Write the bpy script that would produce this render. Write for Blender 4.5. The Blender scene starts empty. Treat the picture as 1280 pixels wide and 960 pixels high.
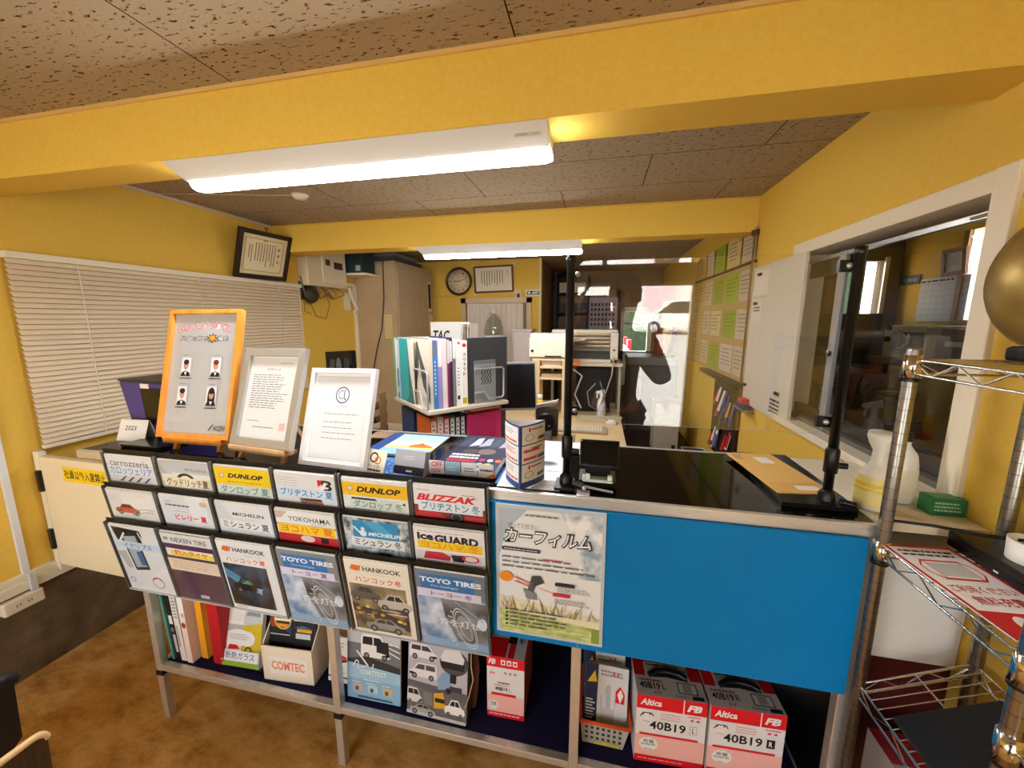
import bpy, math, random
from mathutils import Vector, Matrix
random.seed(7)
sc = bpy.context.scene
COL = sc.collection
H = 1.59                                   # eye height of the photographer
# ---------------------------------------------------------------- camera
PITCH, YAW, ROLL, FPX = 0.164756724, -0.216152831, -0.00123223585, 485.7
cy, sy, cp, sp, cr, sr = math.cos(YAW), math.sin(YAW), math.cos(PITCH), math.sin(PITCH), math.cos(ROLL), math.sin(ROLL)
FW = Vector((sy*cp, cy*cp, -sp)); R0 = Vector((cy, -sy, 0)); U0 = R0.cross(FW)
RT = R0*cr + U0*sr; UP = U0*cr - R0*sr
cam = bpy.data.cameras.new('camera'); co = bpy.data.objects.new('camera', cam); COL.objects.link(co)
cam.sensor_width = 36; cam.lens = 36*FPX/1280; cam.clip_start = .005
co.matrix_world = Matrix(((RT.x, UP.x, -FW.x, 0), (RT.y, UP.y, -FW.y, 0), (RT.z, UP.z, -FW.z, H), (0, 0, 0, 1)))
sc.camera = co
def W(u, v, x=None, y=None, z=None):
    """the point of the place seen at photo pixel (u, v) on the plane x=, y= or z="""
    d = RT*((u-640)/FPX) - UP*((v-480)/FPX) + FW
    t = x/d.x if x is not None else y/d.y if y is not None else (z-H)/d.z
    return Vector((d.x*t, d.y*t, d.z*t+H))
# ---------------------------------------------------------------- light
SKY, LAMP, SUN = 5.6, 62.0, 24.0
wd = bpy.data.worlds.new('sky'); sc.world = wd; wd.use_nodes = True
wd.node_tree.nodes['Background'].inputs[0].default_value = (.88, .94, 1, 1)
wd.node_tree.nodes['Background'].inputs[1].default_value = SKY
sl = bpy.data.lights.new('sun', 'SUN'); sl.energy = SUN; sl.angle = .03
so = bpy.data.objects.new('sun', sl); COL.objects.link(so); so.rotation_euler = (math.radians(-42), math.radians(12), 0)
pl = bpy.data.lights.new('front_window_portal', 'AREA'); pl.shape = 'RECTANGLE'; pl.size = 3.1; pl.size_y = 1.6; pl.cycles.is_portal = True
po = bpy.data.objects.new('front_window_portal', pl); COL.objects.link(po); po.location = (-.75, -1.38, 1.25); po.rotation_euler = (math.radians(90), 0, 0)
sc.view_settings.view_transform = 'Standard'; sc.view_settings.look = 'None'
sc.view_settings.exposure = 0.42; sc.view_settings.gamma = 1; sc.view_settings.use_curve_mapping = False
try:
    sc.cycles.max_bounces = 8; sc.cycles.diffuse_bounces = 4; sc.cycles.transparent_max_bounces = 16; sc.cycles.glossy_bounces = 4
    sc.cycles.caustics_reflective = False; sc.cycles.caustics_refractive = False
    sc.cycles.sample_clamp_indirect = 6
except Exception: pass
# ---------------------------------------------------------------- materials
def lin(h):
    h = h.lstrip('#'); c = [int(h[i:i+2], 16)/255 for i in (0, 2, 4)]
    return tuple(x/12.92 if x <= .04045 else ((x+.055)/1.055)**2.4 for x in c) + (1,)
_M = {}
def M(h, rough=.55, metal=0, spec=.4, em=0):
    k = (h, rough, metal, spec, em)
    if k in _M: return _M[k]
    m = bpy.data.materials.new('paint_'+h); m.use_nodes = True; p = m.node_tree.nodes['Principled BSDF']
    p.inputs['Base Color'].default_value = lin(h); p.inputs['Roughness'].default_value = rough
    p.inputs['Metallic'].default_value = metal; p.inputs['Specular IOR Level'].default_value = spec
    if em: p.inputs['Emission Color'].default_value = lin(h); p.inputs['Emission Strength'].default_value = em
    _M[k] = m; return m
def nodes(name):
    m = bpy.data.materials.new(name); m.use_nodes = True; t = m.node_tree
    return m, t, t.nodes['Principled BSDF'], (lambda a, b: t.links.new(a, b)), (lambda n: t.nodes.new('ShaderNode'+n))
def noisy(name, a, b, scale=8, rough=.6, stretch=(1, 1, 1), bump=0, lo=.3, hi=.7, detail=6, metal=0, spec=.4):
    m, t, p, L, N = nodes(name)
    tc = N('TexCoord'); mp = N('Mapping'); mp.inputs['Scale'].default_value = stretch; L(tc.outputs['Object'], mp.inputs[0])
    n = N('TexNoise'); n.inputs['Scale'].default_value = scale; n.inputs['Detail'].default_value = detail; L(mp.outputs[0], n.inputs['Vector'])
    r = N('ValToRGB'); r.color_ramp.elements[0].position = lo; r.color_ramp.elements[1].position = hi
    r.color_ramp.elements[0].color = lin(a); r.color_ramp.elements[1].color = lin(b)
    L(n.outputs[0], r.inputs[0]); L(r.outputs[0], p.inputs['Base Color'])
    p.inputs['Roughness'].default_value = rough; p.inputs['Metallic'].default_value = metal; p.inputs['Specular IOR Level'].default_value = spec
    if bump:
        bn = N('Bump'); bn.inputs['Strength'].default_value = bump; bn.inputs['Distance'].default_value = .004; L(n.outputs[0], bn.inputs['Height']); L(bn.outputs[0], p.inputs['Normal'])
    return m
def clear(name, ior=1.5, tint='ffffff', rough=0.0):
    """thin clear sheet: lets light through and mirrors by Fresnel"""
    m = bpy.data.materials.new(name); m.use_nodes = True; t = m.node_tree; t.nodes.remove(t.nodes['Principled BSDF'])
    o = t.nodes['Material Output']; a = t.nodes.new('ShaderNodeBsdfTransparent'); g = t.nodes.new('ShaderNodeBsdfGlossy'); x = t.nodes.new('ShaderNodeMixShader'); f = t.nodes.new('ShaderNodeFresnel')
    a.inputs[0].default_value = lin(tint); g.inputs['Roughness'].default_value = rough; 
    geo = t.nodes.new('ShaderNodeNewGeometry'); mi = t.nodes.new('ShaderNodeMix'); mi.inputs[2].default_value = ior; mi.inputs[3].default_value = 1/ior
    t.links.new(geo.outputs['Backfacing'], mi.inputs[0]); t.links.new(mi.outputs[0], f.inputs[0])      # a thin sheet mirrors alike from both its faces
    t.links.new(f.outputs[0], x.inputs[0]); t.links.new(a.outputs[0], x.inputs[1]); t.links.new(g.outputs[0], x.inputs[2]); t.links.new(x.outputs[0], o.inputs[0]); return m
def ceiling_mat():
    m, t, p, L, N = nodes('rock_wool_ceiling')
    tc = N('TexCoord')
    mp = N('Mapping'); mp.inputs['Scale'].default_value = (38, 110, 30); L(tc.outputs['Object'], mp.inputs[0])
    n = N('TexNoise'); n.inputs['Scale'].default_value = 1; n.inputs['Detail'].default_value = 3; n.inputs['Roughness'].default_value = .6; L(mp.outputs[0], n.inputs['Vector'])
    r = N('ValToRGB'); r.color_ramp.elements[0].position = .36; r.color_ramp.elements[1].position = .41
    r.color_ramp.elements[0].color = lin('4a3013'); r.color_ramp.elements[1].color = lin('b29d80'); L(n.outputs[0], r.inputs[0])
    n2 = N('TexNoise'); n2.inputs['Scale'].default_value = 160; L(tc.outputs['Object'], n2.inputs['Vector'])
    mx = N('MixRGB'); mx.blend_type = 'MULTIPLY'; mx.inputs[0].default_value = .25; L(r.outputs[0], mx.inputs[1]); L(n2.outputs[0], mx.inputs[2])
    mb = N('Mapping'); mb.inputs['Location'].default_value = (.7425+8.65, -.75+4, 0); L(tc.outputs['Object'], mb.inputs[0])
    b = N('TexBrick'); b.inputs['Scale'].default_value = 1; b.inputs['Brick Width'].default_value = .865; b.inputs['Row Height'].default_value = .4; b.inputs['Mortar Size'].default_value = .0022; b.inputs['Mortar Smooth'].default_value = .1
    b.offset = .5; b.squash = 1; L(mb.outputs[0], b.inputs['Vector'])
    m2 = N('MixRGB'); L(b.outputs['Fac'], m2.inputs[0]); L(mx.outputs[0], m2.inputs[1]); m2.inputs[2].default_value = lin('3a260e'); L(m2.outputs[0], p.inputs['Base Color'])
    bn = N('Bump'); bn.inputs['Strength'].default_value = .5; bn.inputs['Distance'].default_value = .004; L(r.outputs[0], bn.inputs['Height']); L(bn.outputs[0], p.inputs['Normal'])
    p.inputs['Roughness'].default_value = .9; p.inputs['Specular IOR Level'].default_value = .1; return m
def floor_mat():
    m, t, p, L, N = nodes('mottled_brown_floor')
    tc = N('TexCoord'); mp = N('Mapping'); mp.inputs['Scale'].default_value = (1, 1.8, 1); mp.inputs['Rotation'].default_value = (0, 0, .5); L(tc.outputs['Object'], mp.inputs[0])
    n = N('TexNoise'); n.inputs['Scale'].default_value = 5.5; n.inputs['Detail'].default_value = 12; n.inputs['Roughness'].default_value = .72; n.inputs['Distortion'].default_value = .15; L(mp.outputs[0], n.inputs['Vector'])
    r = N('ValToRGB'); e = r.color_ramp.elements; e[0].position = .3; e[1].position = .72; e[0].color = lin('8a561e'); e[1].color = lin('ecbd80')
    q = e.new(.5); q.color = lin('cf984e'); L(n.outputs[0], r.inputs[0])
    v = N('TexVoronoi'); v.inputs['Scale'].default_value = 13; v.feature = 'DISTANCE_TO_EDGE'; L(tc.outputs['Object'], v.inputs['Vector'])
    r2 = N('ValToRGB'); e = r2.color_ramp.elements; e[0].position = .02; e[1].position = .14; e[0].color = lin('4c3610'); e[1].color = lin('93723a'); L(v.outputs[0], r2.inputs[0])
    m1 = N('MixRGB'); m1.inputs[0].default_value = .72; L(r.outputs[0], m1.inputs[1]); L(r2.outputs[0], m1.inputs[2])
    sx = N('SeparateXYZ'); L(tc.outputs['Object'], sx.inputs[0])
    g = N('Math'); g.operation = 'GREATER_THAN'; g.inputs[1].default_value = 1.118; L(sx.outputs[1], g.inputs[0])
    m2 = N('MixRGB'); L(g.outputs[0], m2.inputs[0]); L(r.outputs[0], m2.inputs[1]); L(m1.outputs[0], m2.inputs[2])
    d = N('Math'); d.operation = 'SUBTRACT'; d.inputs[1].default_value = 1.118; L(sx.outputs[1], d.inputs[0]); ab = N('Math'); ab.operation = 'ABSOLUTE'; L(d.outputs[0], ab.inputs[0])
    lt = N('Math'); lt.operation = 'LESS_THAN'; lt.inputs[1].default_value = .007; L(ab.outputs[0], lt.inputs[0])
    m3 = N('MixRGB'); L(lt.outputs[0], m3.inputs[0]); L(m2.outputs[0], m3.inputs[1]); m3.inputs[2].default_value = lin('2c1704'); L(m3.outputs[0], p.inputs['Base Color'])
    p.inputs['Roughness'].default_value = .6; p.inputs['Specular IOR Level'].default_value = .3
    bn = N('Bump'); bn.inputs['Strength'].default_value = .25; bn.inputs['Distance'].default_value = .003; L(n.outputs[0], bn.inputs['Height']); L(bn.outputs[0], p.inputs['Normal']); return m
YELLOW = noisy('yellow_wall_paint', 'e2b84a', 'e7c055', 90, .75, bump=.12, spec=.2)
CEIL = ceiling_mat(); FLOOR = floor_mat()
STONE = noisy('dark_stone_plinth', '4a3c26', '7a654a', 9, .7, detail=9, bump=.2)
CREAM = M('e9dcc0', .5); WHITE = M('f2efe8', .45); PAPER = M('eceae6', .6, 0, .25); BLACK = M('0b0b0c', .35); MATT = M('141312', .8, 0, .15)
ALU = noisy('brushed_aluminium', 'cbc7c0', 'e6e3de', 40, .36, (1, 1, 30), metal=.7); CHROME = M('d6d2ca', .14, 1)
ACRYL = clear('clear_acrylic_screen', 1.75); GLASS = clear('window_glass', 1.5); GLASS2 = clear('side_window_glass', 1.25); POCKET = clear('clear_pocket_plastic', 1.28, 'fcfdfe', .05)
EDGE = M('dfe8e6', .2); NAVY = M('1e1a3a', .8, 0, .1); GREY = M('8a8a8c', .5); RED = M('d8141c', .5); INK = M('17161a', .6); BLUE = M('1e5fae', .5)
BLUEP = noisy('blue_laminate', '0076ba', '007fc2', 3, .45, spec=.2); ORANGE = M('ee7a1c', .5); WOOD = noisy('orange_varnished_wood', 'd8862c', 'eba347', 30, .4, (1, 1, .12)); PALEW = noisy('pale_wood', 'cf9a66', 'e2b688', 30, .5, (1, 1, .12))
BEIGE = noisy('beige_locker_paint', 'b39b78', 'bca585', 4, .45); SILVER = M('c3c2c1', .28, .6); IVORY = M('e8ddc4', .5)
# ---------------------------------------------------------------- mesh builder
def FR(x, y, z, yaw=0, tilt=0, roll=0):
    """frame of a leaning sheet: local x to its right, y up the sheet, z out of its face; tilt leans the top away"""
    a = Matrix.Rotation(math.radians(yaw), 4, 'Z') @ Matrix.Rotation(math.radians(90-tilt), 4, 'X') @ Matrix.Rotation(math.radians(roll), 4, 'Z')
    return Matrix.Translation((x, y, z)) @ a
_T = {}
def text_mesh(s, bold, shear):
    k = (s, bold, shear)
    if k not in _T:
        c = bpy.data.curves.new('lettering', 'FONT'); c.body = s; c.resolution_u = 2; c.offset = bold; c.shear = shear
        o = bpy.data.objects.new('lettering', c); m = bpy.data.meshes.new_from_object(o)
        V = [(v.co.x, v.co.y) for v in m.vertices]; F = [tuple(p.vertices) for p in m.polygons]
        bpy.data.objects.remove(o); bpy.data.meshes.remove(m); bpy.data.curves.remove(c)
        if not V: V = [(0, 0), (1, 0), (1, 1)]
        x0 = min(v[0] for v in V); x1 = max(v[0] for v in V); y0 = min(v[1] for v in V); y1 = max(v[1] for v in V)
        _T[k] = ([((a-x0)/(x1-x0+1e-9), (b-y0)/(y1-y0+1e-9)) for a, b in V], F)
    return _T[k]
class G:
    def __init__(s, T=None): s.v = []; s.f = []; s.m = []; s.sm = []; s.mats = []; s.T = T or Matrix.Identity(4)
    def mi(s, m):
        if m not in s.mats: s.mats.append(m)
        return s.mats.index(m)
    def add(s, V, F, m, smooth=False):
        o = len(s.v); i = s.mi(m); s.v += [s.T @ Vector(p) for p in V]
        for f in F: s.f.append([a+o for a in f]); s.m.append(i); s.sm.append(smooth)
        return s
    def box(s, x0, y0, z0, x1, y1, z1, m):
        return s.add([(x0, y0, z0), (x1, y0, z0), (x1, y1, z0), (x0, y1, z0), (x0, y0, z1), (x1, y0, z1), (x1, y1, z1), (x0, y1, z1)],
                     [(0, 3, 2, 1), (4, 5, 6, 7), (0, 1, 5, 4), (1, 2, 6, 5), (2, 3, 7, 6), (3, 0, 4, 7)], m)
    def hexa(s, P, m): return s.add(P, [(0, 3, 2, 1), (4, 5, 6, 7), (0, 1, 5, 4), (1, 2, 6, 5), (2, 3, 7, 6), (3, 0, 4, 7)], m)
    def bar(s, a, b, r, m, n=8, r2=None):
        return s.tube([a, b], r, m, n, r2)
    def tube(s, P, r, m, n=8, r2=None, smooth=True):
        P = [Vector(p) for p in P]; V = []; F = []; k = len(P); up = None
        for i, p in enumerate(P):
            d = (P[min(i+1, k-1)]-P[max(i-1, 0)]).normalized()
            if up is None: up = Vector((0, 0, 1)) if abs(d.z) < .9 else Vector((1, 0, 0))
            a = d.cross(up).normalized(); b = a.cross(d).normalized(); up = b
            q = r if r2 is None else r+(r2-r)*i/(k-1)
            for j in range(n): t = 2*math.pi*(j+.5)/n; V.append(p+a*q*math.cos(t)+b*q*math.sin(t))
        for i in range(k-1):
            for j in range(n): F.append((i*n+j, i*n+(j+1) % n, (i+1)*n+(j+1) % n, (i+1)*n+j))
        s.add(V, F, m, smooth and n > 4); s.add(V[:n], [tuple(range(n))], m); return s.add(V[-n:], [tuple(range(n))], m)
    def sq(s, a, b, w, m):
        return s.tube([a, b], w*.7071, m, 4)
    def lathe(s, prof, c, m, n=24, axis=None):
        V = []; F = []; A = axis or Matrix.Identity(3); c = Vector(c)
        for r, h in prof:
            for j in range(n): t = 2*math.pi*j/n; V.append(c + A @ Vector((r*math.cos(t), r*math.sin(t), h)))
        for i in range(len(prof)-1):
            for j in range(n): F.append((i*n+j, i*n+(j+1) % n, (i+1)*n+(j+1) % n, (i+1)*n+j))
        return s.add(V, F, m, True)
    def prism(s, pts, z0, z1, m):
        n = len(pts); V = [(a, b, z0) for a, b in pts]+[(a, b, z1) for a, b in pts]
        return s.add(V, [tuple(range(n))[::-1], tuple(range(n, 2*n))]+[(i, (i+1) % n, n+(i+1) % n, n+i) for i in range(n)], m)
class Page:
    """print on the face of a sheet: fractions of the sheet, each layer a hair above the last"""
    def __init__(s, g, T, w, h, z=0.0): s.g = g; s.T = T; s.w = w; s.h = h; s.z = z
    def put(s, V, F, m):
        s.z += 6e-5; o = s.g.T; s.g.T = s.T; s.g.add([(a*s.w, b*s.h, s.z) for a, b in V], F, m); s.g.T = o; return s
    def rect(s, a, b, c, d, m): return s.put([(a, b), (c, b), (c, d), (a, d)], [(0, 1, 2, 3)], m)
    def poly(s, P, m): return s.put(P, [tuple(range(len(P)))], m)
    def ell(s, a, b, ra, rb, m, n=20): return s.put([(a+ra*math.cos(6.2832*i/n), b+rb*math.sin(6.2832*i/n)) for i in range(n)], [tuple(range(n))], m)
    def ring(s, a, b, ra, rb, t, m, n=28, t0=0, t1=6.2832, rot=0):
        V = []; F = []
        for i in range(n+1):
            q = t0+(t1-t0)*i/n
            for k in (1, 1-t):
                x = ra*k*math.cos(q); y = rb*k*math.sin(q); V.append((a+x*math.cos(rot)-y*math.sin(rot)*s.h/s.w, b+x*math.sin(rot)*s.w/s.h+y*math.cos(rot)))
        for i in range(n): F.append((2*i, 2*i+2, 2*i+3, 2*i+1))
        return s.put(V, F, m)
    def text(s, t, a, b, c, d, m, bold=.0, shear=0):
        V, F = text_mesh(t, bold, shear); return s.put([(a+x*(c-a), b+y*(d-b)) for x, y in V], F, m)
    def line(s, P, t, m):
        V = []; F = []
        for (a, b), (c, d) in zip(P, P[1:]):
            dx, dy = (c-a)*s.w, (d-b)*s.h; l = math.hypot(dx, dy) or 1; nx, ny = -dy/l*t/2, dx/l*t/2; i = len(V)
            V += [(a+nx/s.w, b+ny/s.h), (a-nx/s.w, b-ny/s.h), (c-nx/s.w, d-ny/s.h), (c+nx/s.w, d+ny/s.h)]; F.append((i, i+1, i+2, i+3))
        return s.put(V, F, m)
    def lines(s, a, b, c, d, n, m, fill=.45, rag=.3):
        V = []; F = []
        for i in range(n):
            y = d-(d-b)*(i+.5)/n; hh = (d-b)/n*fill/2; e = c-(c-a)*rag*random.random(); x = a
            while x < e-.002:
                x2 = min(e, x+(c-a)*random.uniform(.06, .16)); k = len(V); V += [(x, y-hh), (x2, y-hh), (x2, y+hh), (x, y+hh)]; F.append((k, k+1, k+2, k+3)); x = x2+(c-a)*.022
        return s.put(V, F, m)
    def vlines(s, a, b, c, d, n, m, fill=.4):
        V = []; F = []
        for i in range(n):
            x = c-(c-a)*(i+.5)/n; hw = (c-a)/n*fill/2; y = d; e = b+(d-b)*.3*random.random()
            while y > e:
                y2 = max(e, y-(d-b)*.06); k = len(V); V += [(x-hw, y2), (x+hw, y2), (x+hw, y), (x-hw, y)]; F.append((k, k+1, k+2, k+3)); y = y2-(d-b)*.025
        return s.put(V, F, m)
    def car(s, a, b, c, d, body, glass=None, van=False, flip=False, dark=None):
        g = glass or M('20242a', .4); k = dark or INK
        f = (lambda P: [((c-(c-a)*x if flip else a+(c-a)*x), b+(d-b)*y) for x, y in P])
        if van:
            s.poly(f([(0, .2), (.02, .9), (.1, .99), (.62, .97), (.72, .9), (.86, .55), (.97, .45), (1, .2), (.9, .12), (.05, .12)]), body)
            s.poly(f([(.06, .58), (.08, .87), (.4, .88), (.4, .58)]), g); s.poly(f([(.44, .58), (.44, .88), (.66, .87), (.8, .58)]), g); s.poly(f([(.84, .2), (.99, .22), (.97, .36), (.84, .36)]), k)
        else:
            s.poly(f([(0, .3), (.03, .55), (.2, .62), (.33, .95), (.66, .97), (.82, .62), (.97, .52), (1, .28), (.93, .16), (.05, .16)]), body)
            s.poly(f([(.26, .62), (.36, .88), (.5, .89), (.5, .62)]), g); s.poly(f([(.53, .62), (.53, .89), (.65, .88), (.76, .62)]), g)
        for x in (.2, .8):
            P = f([(x, .17)])[0]; s.ell(P[0], P[1], (c-a)*.095, (c-a)*.095*s.w/s.h, k, 16); s.ell(P[0], P[1], (c-a)*.055, (c-a)*.055*s.w/s.h, GREY, 12)
        return s
# ---------------------------------------------------------------- scene objects
WL = {}
def tag(o, label=None, cat=None, group=None, kind=None):
    if label: o['label'] = label
    if cat: o['category'] = cat
    if group: o['group'] = group
    if kind: o['kind'] = kind
    return o
def obj(name, g, parent=None, bevel=0, seg=2, shade=False):
    lo = [min(p[i] for p in g.v) for i in range(3)]; hi = [max(p[i] for p in g.v) for i in range(3)]
    c = Vector(((lo[0]+hi[0])/2, (lo[1]+hi[1])/2, lo[2] if parent is None else (lo[2]+hi[2])/2))
    me = bpy.data.meshes.new(name); me.from_pydata([tuple(p-c) for p in g.v], [], g.f)
    for m in g.mats: me.materials.append(m)
    for p, i, s in zip(me.polygons, g.m, g.sm): p.material_index = i; p.use_smooth = s
    me.update()
    o = bpy.data.objects.new(name, me); COL.objects.link(o); WL[o.name] = c
    if parent is not None: o.parent = parent; o.location = c-WL[parent.name]
    else: o.location = c
    if bevel:
        b = o.modifiers.new('edge', 'BEVEL'); b.width = bevel; b.segments = seg; b.limit_method = 'ANGLE'; b.angle_limit = .7
    return o
def thing(name, label, cat, loc, group=None):
    o = bpy.data.objects.new(name, None); o.empty_display_size = .05; COL.objects.link(o); o.location = loc; WL[o.name] = Vector(loc)
    return tag(o, label, cat, group)
def struct(name, g, parent=None, bevel=0):
    o = obj(name, g, parent, bevel)
    if parent is None: o['kind'] = 'structure'
    return o
def bx(*a): return G().box(*a)
class SPage(Page):
    """a page whose upper part alone shows: the print is drawn up into it"""
    def put(s, V, F, m): return Page.put(s, [(a, 1-(1-b)*.86 if b > .3 else b) for a, b in V], F, m)
PH_SKY = noisy('photo_sky_blue', '5d86b8', 'f2f6fa', 14, .45, detail=3, lo=.35, hi=.68); PH_NIGHT = noisy('photo_night_road', '14171d', '5a6f8c', 13, .4, detail=4, lo=.42, hi=.75)
PH_BROWN = noisy('photo_brown_scene', '3c3833', 'b9a27a', 16, .45, detail=5, lo=.35, hi=.7); PH_GREY = noisy('photo_grey_road', '3a3d42', 'a9b2bd', 11, .45, detail=4, lo=.35, hi=.72)
PH_SNOW = noisy('photo_snowy_wood', '42545c', 'cfdadd', 45, .5, detail=5, lo=.38, hi=.62); PH_FIELD = noisy('photo_field', '8fa845', 'dfe2a8', 30, .5, (1, 1, 3), detail=4); PH_CLOUD = noisy('photo_clouds', '8ea6bb', 'f3f5f6', 16, .5, detail=4, lo=.4, hi=.58)
# ---------------------------------------------------------------- the setting
XL, XR, ZC, YF, YB, YA = -2.457, .89, 2.29, -1.3, 4.65, 6.0
struct('floor', bx(XL-.12, YF-.1, -.06, XR+.12, YA+.1, 0, FLOOR))
struct('ceiling', bx(XL-.12, YF-.1, ZC, XR+.12, YA+.1, ZC+.06, CEIL))
struct('wall_left', G().box(XL-.12, YF-.1, .41, XL, YB+.1, ZC, YELLOW).box(XL-.12, YF-.1, 0, XL, YB+.1, .41, STONE))
struct('baseboard_left', G().box(XL-.01, YF, .412, XL+.035, 3.6, .455, IVORY).box(XL-.01, YF, .455, XL+.022, 3.6, .482, IVORY), bevel=.003)
w = G()
WY0, WY1, WZ0, WZ1 = 1.165, 2.13, 1.125, 1.885
w.box(XR, YF-.1, 0, XR+.12, WY0, ZC, YELLOW).box(XR, WY1, 0, XR+.12, YA+.1, ZC, YELLOW).box(XR, WY0, 0, XR+.12, WY1, WZ0, YELLOW).box(XR, WY0, WZ1, XR+.12, WY1, ZC, YELLOW)
struct('wall_right', w)
struct('wall_back', G().box(XL, YB, 0, -.669, YB+.12, ZC, YELLOW))
TAN = noisy('brown_alcove_board', '8a7150', '947b58', 3, .7)
ax0, ax1 = W(776, 400, y=YA).x, W(815, 400, y=YA).x; az1 = W(790, 384, y=YA).z; az0 = W(790, 452, y=YA).z
w = G().box(-.79, YB+.12, 0, -.669, YA+.12, ZC, TAN)
w.box(-.669, YA, 0, ax0, YA+.1, ZC, TAN).box(ax1, YA, 0, XR, YA+.1, ZC, TAN).box(ax0, YA, az1, ax1, YA+.1, ZC, TAN).box(ax0, YA, 0, ax1, YA+.1, az0, TAN)
struct('wall_alcove', w)
d = struct('door_1', G().box(ax0, YA-.03, az0-.35, ax0+.05, YA+.05, az1, WHITE).box(ax1-.06, YA-.03, az0-.35, ax1, YA+.05, az1, WHITE).box(ax0, YA-.03, az1-.06, ax1, YA+.05, az1, WHITE).box(ax0, YA-.03, az0-.35, ax1, YA+.02, az0+.16, WHITE).box(ax0+.05, YA-.02, az0+.55, ax1-.06, YA+.03, az0+.57, M('5a5a55')))
struct('door_glass', bx(ax0+.05, YA, az0+.16, ax1-.06, YA+.006, az1-.06, GLASS), d)
struct('door_handle', G().bar((ax1-.05, YA-.05, az0+.12), (ax1-.05, YA-.03, az0+.12), .02, SILVER, 10), d)
# front of the shop behind the photographer, with its wide window
FX0, FX1 = -2.3, .87
w = G().box(XL, YF-.1, 0, XR, YF, .42, YELLOW).box(XL, YF-.1, 2.03, XR, YF, ZC, YELLOW).box(XL, YF-.1, .42, FX0, YF, 2.03, YELLOW).box(FX1, YF-.1, .42, XR, YF, 2.03, YELLOW).box(FX0, YF-.1, 1.77, FX1, YF, 1.92, M('8a6a35'))
struct('wall_front', w)
w = struct('window_1', G().box(FX0, YF-.08, .42, FX1, YF-.02, .46, SILVER).box(FX0, YF-.08, 1.74, FX1, YF-.02, 1.77, SILVER).box(-.8, YF-.08, .46, -.76, YF-.02, 1.74, SILVER).box(FX0, YF-.08, .46, FX0+.04, YF-.02, 1.74, SILVER).box(FX1-.03, YF-.08, .46, FX1, YF-.02, 1.74, SILVER).box(.1, YF-.08, 1.92, .14, YF-.02, 2.03, SILVER))
struct('pane', bx(FX0+.04, YF-.055, .46, FX1-.03, YF-.05, 1.74, GLASS), w); struct('pane', bx(FX0, YF-.055, 1.92, FX1, YF-.05, 2.03, GLASS), w)
# ceiling beams
b1 = struct('trim_1', bx(XL, 1.09, 2.1, XR, 1.235, ZC, YELLOW)); b2 = struct('trim_2', bx(XL, 2.64, 2.095, XR, 2.8, ZC, YELLOW))
struct('trim_3', G().box(XL, 1.083, ZC-.012, XR, 1.0902, ZC, M('d9b36a')).box(XL, 1.235, ZC-.01, XR, 1.24, ZC, M('8a6c34')))
struct('trim_4', G().box(XL, 2.634, ZC-.008, XR, 2.641, ZC, M('d9b045')).box(XL, .9, ZC-.016, XL+.014, 2.64, ZC, M('d2c4a8')))
struct('trim_5', G().tube([(XR-.012, 2.62, 2.08), (XR-.012, 2.62, .9)], .011, M('6b4a1c'), 8).box(XR-.03, 2.6, 2.07, XR, 2.64, 2.1, M('5a4018')))
struct('trim_6', G().box(XL, YB-.012, 1.86, -1.72, YB, 1.885, M('d7b046')).box(-.69, YB-.015, 1.0, -.665, YB, 2.29, M('dccfa8')))
yl = W(447, 430, x=XL).y
struct('trim_7', G().box(XL, W(378, 340, x=XL).y, 1.93, XL+.02, W(381, 340, x=XL).y+.03, 2.1, IVORY).box(XL, W(379, 340, x=XL).y, 1.915, XL+.02, yl, 1.945, IVORY).box(XL, yl-.03, .8, XL+.03, yl, 1.93, IVORY))
# right hand window into the workshop next door
w = struct('window_2', G().box(XR-.014, WY0-.05, WZ0-.03, XR+.121, WY0+.008, WZ1+.045, CREAM).box(XR-.012, WY0+.008, WZ1-.008, XR+.121, WY1, WZ1+.043, CREAM).box(XR-.03, WY0-.05, WZ0-.028, XR+.122, WY1+.03, WZ0+.004, CREAM).box(XR+.0, WY1-.02, WZ0, XR+.12, WY1, WZ1, CREAM), bevel=.003)
ys = W(1046, 430, x=XR+.06).y
struct('sash', G().box(XR+.05, WY0, WZ1-.045, XR+.07, WY1-.02, WZ1-.03, SILVER).box(XR+.03, WY0, WZ0, XR+.1, WY1-.02, WZ0+.022, M('6a6558')).box(XR+.045, ys-.012, WZ0+.02, XR+.06, ys+.03, WZ1-.03, SILVER).box(XR+.06, WY0, WZ0+.02, XR+.075, WY1, WZ0+.07, M('1c1c1a')).box(XR+.06, ys, WZ1-.11, XR+.075, WY1, WZ1-.04, M('1c1c1a')), w)
struct('sash_label', bx(XR+.046, 1.2, WZ1-.042, XR+.0495, 1.3, WZ1-.034, M('8a7440')), w)
struct('sash_lock', G().bar((XR+.042, ys+.01, 1.45), (XR+.03, ys+.01, 1.45), .012, BLACK, 10), w)
struct('pane', bx(XR+.066, ys, WZ0+.07, XR+.07, WY1-.02, WZ1-.04, GLASS2), w); struct('pane', bx(XR+.05, WY0, WZ0+.02, XR+.054, ys, WZ1-.04, GLASS2), w)
# side ledge between the counter and the right wall
struct('trim_8', G().box(.668, 1.03, 1.09, XR-.001, 1.47, 1.114, CREAM), bevel=.003)
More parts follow.
